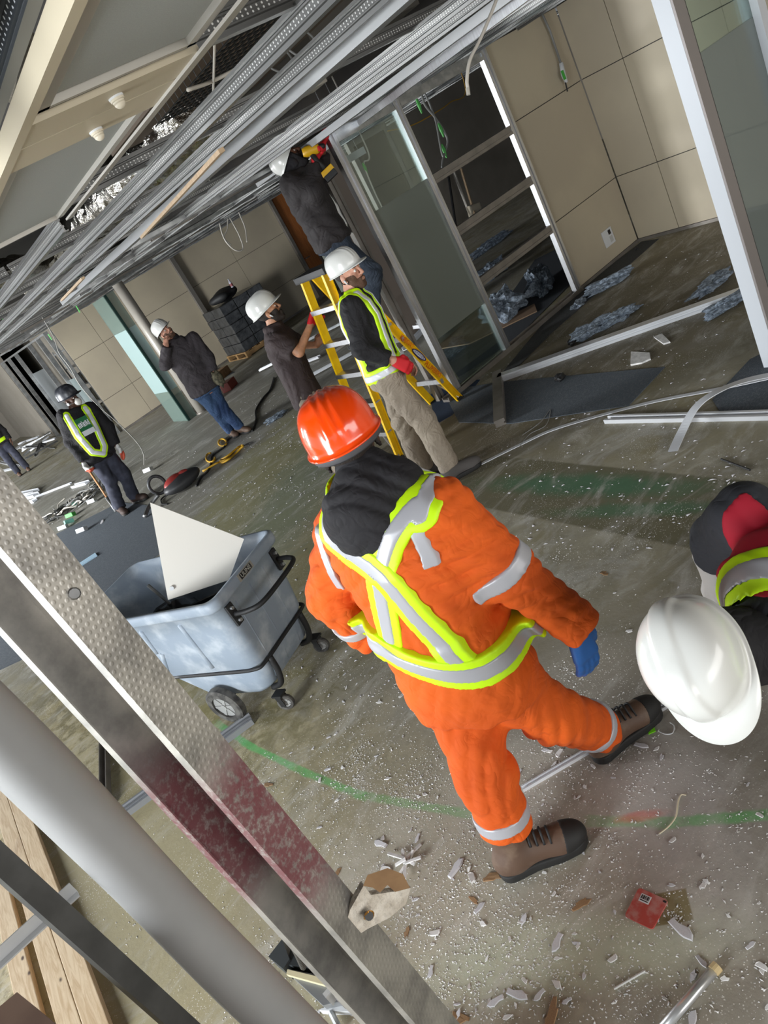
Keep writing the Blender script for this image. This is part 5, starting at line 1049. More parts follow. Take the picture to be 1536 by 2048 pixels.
class Fig:
    def __init__(s, g, head, hf, hu, neck, pel, sh, el, wr, hip, kn, an, toe, fwd, bulk=1.0, hs=1.0, hands=None, bow=0.0, zf=(0, 0)):
        s.g = g; s.u, s.a = basis(g); s.neck, s.pel = neck, pel; s.sh, s.el, s.wr, s.hip, s.kn, s.an, s.toe = sh, el, wr, hip, kn, an, toe
        s.ax = nrm(neck - pel); s.L = np.linalg.norm(neck - pel); s.bulk = bulk; s.hs = hs; s.bow = bow; s.zf = zf
        s.r0 = nrm(hip[1] - hip[0]); s.r1 = nrm(sh[1] - sh[0]); s.fs = np.sign(np.dot(np.cross(s.ax, s.r0), fwd)) or 1.0
        s.HR = rotm(hf, hu); s.hc = head; s.hands = hands or [None, None]
    def loc(s, p):      # torso coordinates: right, forward, fraction along the spine
        t_ = (p - s.pel.astype(np.float32)) @ s.ax.astype(np.float32) / s.L; tc = np.clip(t_, 0, 1)[:, None]
        r_ = s.r0 * (1 - tc) + s.r1 * tc; r_ = r_ - (r_ @ s.ax)[:, None] * s.ax; r_ /= np.linalg.norm(r_, axis=1)[:, None]; f_ = np.cross(s.ax, r_) * s.fs
        c_ = s.pel + s.ax * s.L * t_[:, None] + f_ * (s.bow * np.sin(np.pi * np.clip(t_, 0, 1)))[:, None]
        d = p - c_; return np.einsum('ij,ij->i', d, r_), np.einsum('ij,ij->i', d, f_), t_
    PT = [-.30, -.15, 0, .2, .45, .7, .88, .97, 1.08]; PA = [.12, .158, .172, .160, .165, .185, .170, .10, .060]; PB = [.09, .118, .128, .118, .122, .128, .105, .075, .058]
    def torso(s, p, grow=0.0, t0=-.2, t1=1.06):
        u_, v_, t_ = s.loc(p); a = np.interp(t_, s.PT, s.PA) * s.bulk + grow; b_ = np.interp(t_, s.PT, s.PB) * s.bulk + grow
        d = (((np.abs(u_ / a) ** 2.4 + np.abs(v_ / b_) ** 2.4) + 1e-9) ** (1 / 2.4) - 1) * np.minimum(a, b_)
        return smax(d, np.maximum(t0 - t_, t_ - t1) * s.L, .02)
    def arm(s, p, i, r=(.072, .056, .046), upto=1.0, cut=False):
        if upto < 0:
            e = s.sh[i] + (s.el[i] - s.sh[i]) * (1 + upto); x = nrm(s.el[i] - s.sh[i]); return smax(cone(p, s.sh[i], e + x * .05, r[0], r[1]), (p - e.astype(np.float32)) @ x.astype(np.float32), .01)
        w_ = s.el[i] + (s.wr[i] - s.el[i]) * upto; x = nrm(s.wr[i] - s.el[i]); d = cone(p, s.el[i], w_ + x * (.06 if cut else 0), r[1], r[2])
        if cut: d = smax(d, (p - w_.astype(np.float32)) @ x.astype(np.float32), .010)
        return smin(cone(p, s.sh[i], s.el[i], r[0], r[1]), d, .03)
    def leg(s, p, i, r=(.098, .076, .066), upto=1.0, cut=False):
        w_ = s.kn[i] + (s.an[i] - s.kn[i]) * upto; x = nrm(s.an[i] - s.kn[i]); d = cone(p, s.kn[i], w_ + x * (.06 if cut else 0), r[1], r[2])
        if cut: d = smax(d, (p - w_.astype(np.float32)) @ x.astype(np.float32), .012)
        return smin(cone(p, s.hip[i], s.kn[i], r[0], r[1]), d, .04)
    def head(s, p):
        q_ = ((p - s.hc.astype(np.float32)) @ s.HR.astype(np.float32)) / s.hs
        d = ellip(q_, (0, -.008, .035), (.074, .094, .086)); d = smin(d, ellip(q_, (0, .022, -.045), (.057, .066, .074)), .03); d = smin(d, cone(q_, (-.012, .068, -.1), (.012, .068, -.1), .02, .02), .025)
        d = smin(d, cone(q_, (-.034, .080, .028), (.034, .080, .028), .012, .012), .018)
        for sg in (-1, 1):
            d = smin(d, cone(q_, (sg * .042, .058, -.018), (sg * .046, .05, -.03), .022, .02), .02); d = smax(d, -(np.sqrt(((q_ - np.array([sg * .031, .104, .010], np.float32)) ** 2).sum(1)) - .017), .012)
            d = smin(d, np.sqrt(((q_ - np.array([sg * .031, .0775, .010], np.float32)) ** 2).sum(1)) - .0135, .004); d = smin(d, ellip(q_, (sg * .077, -.008, -.008), (.009, .020, .032)), .008)
            d = smin(d, cone(q_, (sg * .010, .100, -.028), (sg * .012, .096, -.028), .0085, .008), .008)
        d = smin(d, cone(q_, (0, .092, .022), (0, .112, -.022), .0085, .0125), .012); d = smin(d, cone(q_, (-.019, .088, -.057), (.019, .088, -.057), .008, .008), .010); d = smin(d, cone(q_, (-.016, .087, -.069), (.016, .087, -.069), .0085, .0085), .008)
        return d * s.hs
    def hq(s, p): return ((p - s.hc.astype(np.float32)) @ s.HR.astype(np.float32)) / s.hs
    def hw(s, *c): return s.hc + s.HR @ (np.array(c, float) * s.hs)
    def hand(s, p, i, grow=0.0):
        W_, D_, N_, curl, sc = s.hands[i]; D_ = nrm(D_); N_ = nrm(N_ - D_ * np.dot(N_, D_)); A_ = np.cross(D_, N_) * (1 if i == 1 else -1)
        A_ = A_ if True else A_; d = None
        for k in range(4):
            o_ = (.030, .010, -.010, -.029)[k]; ln = (.95, 1.06, 1.0, .8)[k] * sc; b0 = W_ + D_ * .088 * sc + A_ * o_ * sc; cc = cone(p, W_ + A_ * o_ * .55 * sc + D_ * .01, b0, .0165 + grow, .0125 + grow); d = cc if d is None else smin(d, cc, .014)
            pts = [b0]; th = 0.0
            for j, (sl, cj) in enumerate(((.042, .55), (.028, .75), (.022, .6))): th += curl * cj; pts.append(pts[-1] + (D_ * math.cos(th) + N_ * math.sin(th)) * sl * ln)
            for j in range(3): d = smin(d, cone(p, pts[j], pts[j + 1], .0098 - .0009 * j + grow, .0092 - .0009 * j + grow), .005)
        t0 = W_ + (D_ * .022 + A_ * .026) * sc; t1 = t0 + (D_ * .70 + A_ * .60 + N_ * .30) * .040 * sc; t2 = t1 + nrm(D_ * .85 + A_ * (.35 - .5 * curl * .5) + N_ * (.35 + .4 * curl)) * .034 * sc; t3 = t2 + nrm(D_ * .8 + A_ * -.1 + N_ * (.3 + .5 * curl)) * .024 * sc
        d = smin(d, cone(p, W_ + D_ * .015, t1, .016 + grow, .0135 + grow), .012); d = smin(d, cone(p, t1, t2, .0128 + grow, .0112 + grow), .006); return smin(d, cone(p, t2, t3, .0112 + grow, .0095 + grow), .006)
    def body(s, p):
        d = s.torso(p, -.022, -.15, 1.0)
        for i in (0, 1):
            d = smin(d, s.arm(p, i, (.050, .040, .029)), .03); d = smin(d, s.leg(p, i, (.08, .056, .042)), .03)
            if s.hands[i] is not None: d = smin(d, s.hand(p, i), .018)
            f0 = s.an[i]; d = smin(d, cone(p, f0, f0 + nrm(s.toe[i]) * .12 + V3(0, 0, -.035), .04, .03), .03)
        nb_ = s.hw(0, -.02, -.06); d = smin(d, cone(p, s.neck - s.ax * .03, nb_, .062, .054), .03); return smin(d, s.head(p), .02)
    def allpts(s): return [s.neck, s.pel, s.hc, s.hc + V3(0, 0, .14)] + s.sh + s.el + s.wr + s.hip + s.kn + s.an + [h[0] + nrm(h[1]) * .2 for h in s.hands if h]
    def limb_band(s, a, b_, t_, hw_, r=.13):
        c = a + (b_ - a) * t_; x = nrm(b_ - a); return lambda p: np.maximum(np.abs((p - c) @ x) - hw_, np.linalg.norm(p - c, axis=1) - r)
def seg2(u_, h_, pts):
    d = None
    for (x0, y0), (x1, y1) in zip(pts[:-1], pts[1:]):
        dx, dy = x1 - x0, y1 - y0; k = np.clip(((u_ - x0) * dx + (h_ - y0) * dy) / (dx * dx + dy * dy + 1e-9), 0, 1); e = np.hypot(u_ - x0 - k * dx, h_ - y0 - k * dy); d = e if d is None else np.minimum(d, e)
    return d
M_skin = {k: mat('skin_' + k, sr(*c), .5, col2=sr(*[int(v * .9) for v in c]), vs=25, spec=.4) for k, c in dict(light=(206, 152, 128), tan=(190, 138, 108), deep=(82, 54, 40), brown=(112, 72, 52)).items()}
M_hair = mat('dark_hair', sr(36, 27, 22), .7, bump=.5, bs=200); M_beard = mat('brown_beard', sr(88, 62, 46), .8, bump=.6, bs=260)
M_lime = mat('fluorescent_lime', sr(208, 255, 10), .55, emis=None); M_silver = mat('reflective_silver', sr(178, 178, 184), .35, .1)
M_silverw = mat('bright_reflective_tape', sr(226, 228, 236), .3, .1)
M_orange = mat('orange_twill', sr(226, 80, 4), .8, col2=sr(212, 70, 4), vs=5, bump=.12, bs=400)
def cloth(name, c1, c2, sc=9.0, st=.5, rough=.85):
    m = bpy.data.materials.new(name); m.use_nodes = True; t = NT(m); p = t.n['Principled BSDF']; o = t.new('ShaderNodeTexCoord').outputs['Object']
    n0 = t.noise(o, sc * .8, 2, .4, 1.6); n1 = t.noise(o, sc * 2.0, 2, .4, 1.2); h = t.math('ADD', t.math('ABSOLUTE', t.math('SUBTRACT', n0, .5)), t.math('MULTIPLY', t.math('ABSOLUTE', t.math('SUBTRACT', n1, .5)), .4))
    t.put(p.inputs['Base Color'], t.mix(t.ramp(t.noise(o, 3.0, 4), .35, .65), c1, c2)); p.inputs['Roughness'].default_value = rough
    b_ = t.new('ShaderNodeBump'); b_.inputs['Strength'].default_value = st; b_.inputs['Distance'].default_value = .05; t.l.new(h, b_.inputs['Height']); t.l.new(b_.outputs[0], p.inputs['Normal']); return m
M_orange = cloth('creased_orange_twill', sr(220, 92, 8), sr(206, 82, 6), 7, .42)
M_blackcloth = cloth('black_cotton', sr(22, 20, 24), sr(26, 24, 28), 9, .4)
M_unused = mat('black_cotton', sr(22, 20, 24), .9); M_boot = mat('brown_leather', sr(92, 70, 56), .6, col2=sr(118, 98, 82), vs=14, lo=.45, hi=.75); M_sole = mat('black_sole', sr(30, 29, 28), .7)
M_eye = mat('eye_white', sr(220, 214, 206), .2); M_iris = mat('dark_iris', sr(30, 20, 16), .2)

def hardhat(F, m, parent, tilt=0.0, s=1.0, name='hard_hat', up=.058, back=-.006, visor=.042, ridge='three', lift=0.0, marks=False, band=None):
    n, k = (128, 36) if ridge == 'one' else (96, 24); V, Fc = [], []; ct, st_ = math.cos(tilt), math.sin(tilt)
    def tr(x, y, z):
        y, z = y * ct - z * st_, y * st_ + z * ct; return F.hc + F.HR @ (np.array([x * s, (y + back) * s, (z + up + lift) * s]) * F.hs)
    rows = []
    for j in range(k + 1):
        ph = (math.pi / 2) * (1 - j / k); rows.append([])
        for i in range(n):
            th = 2 * math.pi * i / n; x, y = math.sin(th), math.cos(th); cz = math.cos(ph) ** .62; a, b_ = .112, .140; sx, sy = x * a * cz, y * b_ * cz; z = .128 * math.sin(ph) ** .95; f = 1.0
            if ridge == 'three': bump = sum(.0042 * math.exp(-((sx - c) / .0075) ** 2) for c in (-.026, 0, .026)) * (1 if z > .035 else max(0, (z - .015) / .02))
            else: bump = .008 / (1 + math.exp((abs(sx) - .026) / .0028)) * (1 if z > .04 else max(0, (z - .02) / .02))
            rr_ = math.sqrt(sx * sx + sy * sy + z * z) + 1e-6; f = 1 + bump / rr_; rows[-1].append((sx * f, sy * f, z * f))
    # brim: rim band, flare and visor
    rim = rows[-1]
    def out(dx, z, vis):
        r_ = []
        for i in range(n):
            th = 2 * math.pi * i / n; x, y = math.sin(th), math.cos(th); e = dx + vis * max(0, y) ** 2.2; r_.append((x * (.112 + e * .9), y * (.140 + e), z - .006 * max(0, y) ** 2 * (vis / .042 if vis else 0)))
        return r_
    rows += [out(.001, -.014, 0), out(.006, -.018, visor * .25), out(.010, -.019, visor), out(.010, -.0235, visor), out(.004, -.0235, visor * .2), out(-.004, -.020, 0), out(-.005, .0, 0)]
    R_ = [[len(V) + i for i in range(n)] for _ in [0]]
    idx = []
    for r_ in rows:
        idx.append([]); 
        for c in r_: idx[-1].append(len(V)); V.append(tr(*c))
    for j in range(len(rows) - 1):
        for i in range(n): Fc.append((idx[j][i], idx[j + 1][i], idx[j + 1][(i + 1) % n], idx[j][(i + 1) % n]))
    o = obj(name, mesh_np(name, np.array(V), np.array(Fc), None, True), m, parent)
    if band:
        q = B(); tube(q, [tr(.108 * math.sin(t_), .132 * math.cos(t_), -.028) for t_ in np.linspace(math.pi * .45, math.pi * 1.55, 18)], .011, 8, flat=(.4, 1.6)); obj('suspension_strap', q, band, o, smooth=True)
    if marks:
        for dx, dz in ((-.030, .062), (-.018, .058), (-.028, .040)):
            q = B(); c = np.array((dx - .05, .088, dz + .02)); c = tr(*(c / np.linalg.norm(c / np.array([.112, .140, .128])) * 1.02)); nn = nrm(c - F.hc); box(q, c, (.014, .009, .003), frame(nn, F.HR[:, 0]), 0); obj('print_mark', q, mat('grey_print', sr(90, 90, 92), .6), o)
    return o
def face(F, parent, beard=None, brow=M_hair, hair=True, vox=.004, bt=.0030, moust=True, eyes=True):
    P = [F.hw(x, y, z) for x in (-.09, .09) for y in (-.11, .13) for z in (-.14, .13)]
    if eyes:
        for sg in (-1, 1):
            c = F.hw(sg * .031, .0795, .010); q = B(); bmesh.ops.create_uvsphere(q, u_segments=12, v_segments=8, radius=.0128 * F.hs)
            for v in q.verts: v.co = Vector(np.array(v.co) + c)
            e = obj('eye', q, M_eye, parent, smooth=True)
            c = F.hw(sg * .031 + .001, .0905, .010); q = B(); bmesh.ops.create_uvsphere(q, u_segments=10, v_segments=6, radius=.0058 * F.hs)
            for v in q.verts: v.co = Vector(np.array(v.co) * .7 + c)
            obj('iris', q, M_iris, e, smooth=True)
            q = B(); tube(q, [F.hw(sg * x, y, z) for x, y, z in ((.014, .094, .030), (.030, .094, .034), (.046, .084, .030))], [.003, .004, .002], 6); obj('eyebrow', q, brow, parent, smooth=True)
    if beard:
        def fb(p):
            q_ = F.hq(p); z0 = -.043 + .040 * np.clip((np.abs(q_[:, 0]) - .040) / .02, 0, 1); reg = np.maximum(q_[:, 2] - z0, -.002 - q_[:, 1] + .25 * (q_[:, 2] + .06)); lips = ellip(q_, (0, .095, -.062), (.021, .03, .0095)); return smax(smax(F.head(p) - bt, reg * F.hs, .006), -lips * F.hs, .004)
        grown('beard', fb, P, .01, vox, beard, parent)
    if hair:
        def fh(p):
            q_ = F.hq(p); reg = np.maximum(q_[:, 1] - (.012 + .45 * np.clip(q_[:, 2] - .03, 0, 1)), -.075 - q_[:, 2]); ear = ellip(q_, (0, -.004, -.006), (.2, .024, .036)); return smax(smax(F.head(p) - .005, reg * F.hs, .006), -ear * F.hs, .004)
        grown('hair', fh, P, .01, vox + .001, M_hair, parent)
def boots(F, i, parent, m=M_boot, hgt=.17, s=1.0, vox=.006, lace=False, solem=M_sole, name='boot'):
    T = nrm(F.toe[i] * V3(1, 1, 0)); Wd = V3(T[1], -T[0], 0); z0 = F.zf[i]; A_ = V3(F.an[i][0], F.an[i][1], z0); Rm = np.stack([T, Wd, V3(0, 0, 1)], 1).astype(np.float32)
    def lc(p): return ((p - A_.astype(np.float32)) @ Rm) / s
    lean = ((F.kn[i] - F.an[i]) @ np.stack([T, Wd, V3(0, 0, 1)], 1)); lean = lean / max(lean[2], .15)
    def up(p):
        q_ = lc(p); tp = np.array([-.01 + lean[0] * (hgt - .09), lean[1] * (hgt - .09), hgt]); d = cone(q_, (-.012, 0, .085), tp, .049, .056); d = smin(d, ellip(q_, (-.035, 0, .055), (.055, .042, .062)), .03); d = smin(d, cone(q_, (.0, 0, .075), (.12, 0, .05), .047, .043), .035); d = smin(d, ellip(q_, (.155, 0, .042), (.066, .049, .044)), .03)
        return smax(smax(d, .016 - q_[:, 2], .008), (q_[:, 2] - hgt + 0 * d), .006) * s
    def so(p):
        q_ = lc(p); x = np.clip(q_[:, 0], -.045, .165); wd = np.interp(x, [-.045, .04, .12, .165], [.043, .041, .052, .050]); d2 = np.hypot(q_[:, 0] - x, q_[:, 1]) - wd; return smax(d2, np.abs(q_[:, 2] - .017) - .017, .004) * s
    bb = [A_ + Rm @ np.array(c) * s for c in ((-.1, -.08, 0), (.24, .08, 0), (-.1, .08, hgt + .03), (.24, -.08, .1))] + [A_ + Rm @ (np.array([lean[0], lean[1], 1]) * hgt)]
    o = grown(name, up, bb, .06, vox, m, parent); grown('sole', so, bb, .03, vox, solem, o)
    if lace:
        for k in range(5):
            x = .030 + .020 * k; zz = .134 - .008 * k; q = B(); tube(q, smooth_path([A_ + Rm @ np.array(c) * s for c in ((x, -.034, zz - .022), (x + .006, 0, zz + .012), (x, .034, zz - .022))], 5), .0045, 5); obj('lace', q, M_dark, o, smooth=True)
        q = B(); c0_ = np.array([-.062 + lean[0] * (hgt - .1), lean[1] * (hgt - .1), hgt - .01]); tube(q, [A_ + Rm @ (c0_ + np.array([-.012 * math.sin(t_) - .002, 0, -.022 + .024 * math.cos(t_)])) * s for t_ in np.linspace(0, math.pi, 9)], .005, 6, flat=(1.8, .6)); obj('pull_loop', q, m, o, smooth=True)
        toe = lambda p: smax(up(p) - .002, (.136 + .35 * (lc(p)[:, 2] - .04) ** 1 - lc(p)[:, 0]) * s, .004); grown('toe_cap', toe, bb, .06, vox, M_sole, o)
    return o
def JT(g, x, y, dep=0.0):
    u_, a_ = basis(g); d = ray(x, y); return CAM + d * (((g - CAM) @ a_ - dep) / (d @ a_))
def person(F, label, skin, vox, loc=None):
    r_ = root('person', tuple(F.g if loc is None else loc), label, 'person'); grown('body', F.body, F.allpts(), .16, vox, skin, r_); return r_
def upper(F, p, seed, amp, fr, grow, t0, ra, upto=(.97, .97), k=.05):
    d = F.torso(p, grow, t0)
    for i in (0, 1): d = smin(d, F.arm(p, i, ra, upto[i], True), k)
    return d if amp == 0 else d + folds(p, amp, fr, seed)
def lower(F, p, seed, amp, fr, grow, t1, rl, upto=(1.02, 1.02)):
    d = F.torso(p, grow, -.12, t1)
    for i in (0, 1):
        d = smin(d, F.leg(p, i, rl, upto[i], True), .045)
    if amp == 0: return d
    kz = sum(np.exp(-np.linalg.norm(p - F.kn[i].astype(np.float32), axis=1) ** 2 / .02) + np.exp(-np.linalg.norm(p - F.an[i].astype(np.float32), axis=1) ** 2 / .012) for i in (0, 1)); return d + folds(p, amp, fr, seed) * (.55 + .8 * np.clip(kz, 0, 1.3))

# ------------------------------------------------------------------ 1. man in orange coveralls, seen from behind
g1 = (G(1040, 1745) + G(1230, 1490)) / 2; u1, a1 = basis(g1); J1 = lambda x, y, d=0: JT(g1, x, y, d)
hl, hr = G(1010, 1752), G(1195, 1522); tl_, tr_ = G(1140, 1690), G(1292, 1440)
anL = hl + nrm(tl_ - hl) * .085 + V3(0, 0, .10); anR = hr + nrm(tr_ - hr) * .085 + V3(0, 0, .10)
f1 = .62 * u1 + .78 * a1; rv = .78 * u1 - .62 * a1
pel = J1(935, 1345, .02)
F1 = Fig(g1, J1(696, 890, -.02), .06 * u1 + a1 - V3(0, 0, .05), V3(0, 0, 1), J1(742, 968, 0), pel,
         [J1(690, 1055, -.14), J1(880, 1020, .14)], [J1(662, 1190, -.16), J1(1022, 1148, .16)], [J1(742, 1272, -.28), J1(1158, 1252, .12)],
         [pel - rv * .085 - V3(0, 0, .03), pel + rv * .085 - V3(0, 0, .03)], [J1(975, 1560, .10), J1(1105, 1428, .02)], [anL, anR], [tl_ - hl, tr_ - hr], f1, bulk=1.12, hs=1.05,
         hands=[None, (J1(1152, 1262, .12), J1(1180, 1330, .12) - J1(1152, 1262, .12), -.3 * u1 + a1 * .9, .35, 1.1)])
PA = person(F1, 'man in orange coveralls and orange hard hat walking away with lime vest', M_skin['deep'], .007)
SA, SL = (.094, .078, .070), (.120, .096, .084)
SU = lambda p, k: smin(upper(F1, p, 1.3, .0085 * k, 74, .028, -.1, SA, (.97, .99)), lower(F1, p, 2.1, .011 * k, 62, .03, .3, SL, (.68, .90)), .03)
suit = lambda p: SU(p, 1); suit0 = lambda p: SU(p, 0)
P1 = F1.allpts(); grown('coveralls', suit, P1, .14, .0075, M_orange, PA)
hood = lambda p: smin(smin(cone(p, F1.neck - F1.ax * .02, F1.hw(0, -.035, -.085), .092, .076), smin(ellip((p - (F1.neck - f1 * .10 - F1.ax * .075).astype(np.float32)) @ np.stack([nrm(F1.r1), nrm(f1), F1.ax], 1).astype(np.float32), (0, 0, 0), (.120, .075, .135)), 9, .01), .06), cone(p, F1.neck - F1.r1 * .10 - F1.ax * .015, F1.neck + F1.r1 * .10 - F1.ax * .015, .068, .068), .05) + folds(p, .006, 60, .7, (1, .2, .6)) - .006
hd_ = grown('hood', hood, [F1.neck, F1.hc, F1.neck - f1 * .1 - F1.ax * .25], .15, .006, M_blackcloth, PA)
def vest_region(F, back, front, belt, hw_, bhw):
    def reg(p, w1, w2):
        u_, v_, t_ = F.loc(p); h_ = t_ * F.L; db = None
        dbk = np.full(len(p), 9., np.float32)
        for pl_ in back: dbk = np.minimum(dbk, np.where(v_ < .03, seg2(u_, h_, pl_), 9))
        for pl_ in front: dbk = np.minimum(dbk, np.where(v_ > -.03, seg2(u_, h_, pl_), 9))
        r_ = dbk - w1
        if belt is not None: r_ = np.minimum(r_, np.abs(h_ - belt(u_, v_)) - w2)
        return r_
    return reg
LT = F1.L
def uh(F, J, l, dep):
    out = []
    for x, y in l: p = J(x, y, dep)[None].astype(np.float32); u_, v_, t_ = F.loc(p); out.append((float(u_[0]), float(t_[0] * F.L)))
    return out
XB = [uh(F1, J1, [(648, 1058)], 0.0) + uh(F1, J1, [(690, 1095)], .07) + uh(F1, J1, [(775, 1140), (850, 1205), (950, 1285)], .14), uh(F1, J1, [(890, 972)], .12) + uh(F1, J1, [(850, 990), (805, 1045), (775, 1110), (758, 1170)], .15) + uh(F1, J1, [(770, 1290)], .11)]
BLT = uh(F1, J1, [(772, 1290)], .04) + uh(F1, J1, [(820, 1316), (860, 1324), (930, 1312), (980, 1285)], .13) + uh(F1, J1, [(1018, 1245)], .08)
BQ = np.polyfit([c_[0] for c_ in BLT], [c_[1] for c_ in BLT], 2)
curve2 = lambda l: [(float(c_[0]), float(c_[1])) for c_ in smooth_path([V3(x_, y_, 0) for x_, y_ in l], 3)]
XB = [curve2([(l[0][0] + dx_, l[0][1] + .10)] + l) for l, dx_ in zip(XB, (-.015, .02))]
XF = [[(-.12, LT * .98), (-.11, LT * .1)], [(.12, LT * .98), (.11, LT * .1)]]
reg1 = vest_region(F1, XB[1:], XF, None, 0, 0); regB = vest_region(F1, [], [], lambda u_, v_: np.polyval(BQ, np.clip(u_, BLT[0][0], BLT[-1][0])), 0, 0); reg1b = vest_region(F1, XB[:1], [], None, 0, 0)
torS = lambda p: smax(suit0(p), F1.torso(p, .085, -.3, 1.15), .01)
bp = [F1.pel - F1.ax * .1, F1.neck] + F1.sh + F1.hip
vs1 = grown('safety_vest', lambda p: smax(torS(p) - .012, reg1(p, .046, 0), .003), bp, .17, .0055, M_lime, PA)
grown('reflective_tape', lambda p: smax(torS(p) - .0155, reg1(p, .022, 0), .003), bp, .17, .0055, M_silver, vs1)
sp_ = grown('cross_strap', lambda p: smax(torS(p) - .0175, reg1b(p, .046, 0), .003), bp, .17, .0055, M_lime, vs1)
grown('reflective_tape', lambda p: smax(torS(p) - .020, reg1b(p, .022, 0), .003), bp, .17, .0055, M_silver, vs1)
bq_ = [F1.pel - F1.ax * .12, F1.pel + F1.ax * .3] + F1.hip
grown('belt', lambda p: smax(torS(p) - .0215, regB(p, 0, .052), .003), bq_, .20, .0055, M_lime, vs1); grown('reflective_tape', lambda p: smax(torS(p) - .0245, regB(p, 0, .026), .003), bq_, .20, .0055, M_silver, vs1)
for (a, b_, t_, hw_) in ((F1.sh[1], F1.el[1], .86, .026), (F1.el[0], F1.wr[0], .55, .022), (F1.kn[0], F1.an[0], .48, .024), (F1.kn[1], F1.an[1], .72, .020)):
    rg = F1.limb_band(a, b_, t_, hw_); cc = a + (b_ - a) * t_; grown('cuff_stripe', lambda p: smax(suit0(p) - .009, rg(p), .003), [cc], .15, .006, M_silver, PA)
for i, off, t_ in ((1, -.01, .80), (0, -.10, .84)):
    def shs(p, i=i): u_, v_, tt = F1.loc(p); sg = 1 if i else -1; return np.maximum(np.abs(u_ * sg - (.185 if i else .20)) - .020, np.abs(tt - (.84 if i else .76)) - .14)
    grown('shoulder_stripe', lambda p, i=i: smax(suit0(p) - .009, np.maximum(shs(p, i), F1.loc(p)[1] - .06), .003), [F1.sh[i]], .2, .006, M_silver, PA)
q = B(); pk = F1.pel - f1 * .15 - F1.ax * .10
M_oh = mat('glossy_orange_shell', sr(250, 74, 8), .18, coat=.6)
hardhat(F1, M_oh, PA, 0.02, .93, up=.050, ridge='three', band=mat('grey_strap', sr(70, 70, 74), .6), visor=.03, lift=-.004)
q = B(); tube(q, [F1.hw(.06 * math.cos(t_), .02, .185 + .012 * math.sin(t_)) for t_ in np.linspace(.3, 2.2, 5)], .012, 6); 
q.free()
boots(F1, 0, PA, lace=True, hgt=.235, s=1.12); boots(F1, 1, PA, lace=True, hgt=.20, s=1.12)
grown('glove', lambda p: F1.hand(p, 1, .005), [F1.hands[1][0], F1.hands[1][0] + nrm(F1.hands[1][1]) * .2], .09, .005, mat('blue_rubber_glove', sr(44, 98, 168), .45), PA)
face(F1, PA, eyes=False, vox=.006)
# ------------------------------------------------------------------ generic dressed figure from pixels
def fig(g, J, head, hf, hu, neck, pel, sh, el, wr, kn, an, toe, fwd, hands=None, **kw):
    fwd = nrm(fwd); rt = nrm(np.cross(fwd, [0, 0, 1])); hp = [pel - rt * .085 - V3(0, 0, .03), pel + rt * .085 - V3(0, 0, .03)]
    return Fig(g, head, hf, hu, neck, pel, sh, el, wr, hp, kn, an, toe, fwd, hands=hands, **kw)
# ------------------------------------------------------------------ 2. man in khaki trousers, lime vest over black sweater
g2 = G(890, 955); u2, a2 = basis(g2); J2 = lambda x, y, d=0: JT(g2, x, y, d)
an2 = [G(858, 958) + V3(0, 0, .10), G(912, 958) + V3(0, 0, .10)]; f2 = u2 * .93 - a2 * .25
F2 = fig(g2, J2, J2(697, 548), .80 * u2 - .60 * a2 - V3(0, 0, .02), V3(0, 0, 1) - .06 * u2, J2(702, 588), J2(770, 742),
         [J2(716, 600, -.13), J2(703, 612, .14)], [J2(760, 690, -.22), J2(722, 700, .22)], [J2(800, 720, -.12), J2(786, 721, .20)],
         [J2(806, 838, -.09), J2(848, 842, .09)], an2, [nrm(u2 + .15 * a2)] * 2, f2, bulk=1.0,
         hands=[(J2(800, 720, -.12), u2 * .5 - V3(0, 0, .8), -u2 - a2, .8, 1.0), (J2(788, 722, .20), J2(826, 738, .20) - J2(788, 722, .20), -u2 * .2 + a2 - V3(0, 0, .3), .9, 1.05)])
PB_ = person(F2, 'bearded man in white hard hat, khaki trousers and lime vest glancing back', M_skin['light'], .006)
M_khaki = cloth('khaki_cotton', sr(156, 144, 128), sr(142, 130, 116), 9, .6); M_blk = cloth('black_sweater', sr(24, 23, 26), sr(28, 27, 30), 8, .5)
sw2 = lambda p: upper(F2, p, .4, .006, 50, .012, -.02, (.074, .062, .050), (.9, .86))
grown('sweater', sw2, F2.allpts(), .12, .008, M_blk, PB_)
tr2 = lambda p: lower(F2, p, 3.2, .010, 42, .012, .12, (.108, .086, .082), (.97, .97)); grown('trousers', tr2, F2.allpts(), .12, .0085, M_khaki, PB_)
V2 = vest_region(F2, [[(-.11, F2.L * .98), (-.13, F2.L * .5), (-.10, F2.L * .05)], [(.11, F2.L * .98), (.13, F2.L * .5), (.10, F2.L * .05)]], [[(-.09, F2.L * 1.0), (-.10, F2.L * .06)], [(.09, F2.L * 1.0), (.10, F2.L * .06)]], lambda u_, v_: F2.L * .05 + .1 * v_, 0, 0)
vt2 = lambda p: smax(np.minimum(sw2(p), F2.torso(p, .016, -.15)), F2.torso(p, .06, -.3, 1.15), .01); bp = [F2.pel - F2.ax * .1, F2.neck] + F2.sh + F2.hip
v2 = grown('safety_vest', lambda p: smax(vt2(p) - .006, V2(p, .047, .05), .004), bp, .16, .007, M_lime, PB_); grown('reflective_tape', lambda p: smax(vt2(p) - .011, V2(p, .020, .024), .003), bp, .16, .007, M_silverw, v2)
M_wh = mat('glossy_white_shell', sr(212, 212, 208), .25, coat=.3); hardhat(F2, M_wh, PB_, .10, .95, marks=True)
face(F2, PB_, M_beard, vox=.0045)
q = B(); c = F2.hw(.086, .004, -.014); tube(q, [c, c + F2.HR @ V3(.004, .012, -.028)], [.008, .004], 8); obj('earbud', q, M_white, PB_, smooth=True)
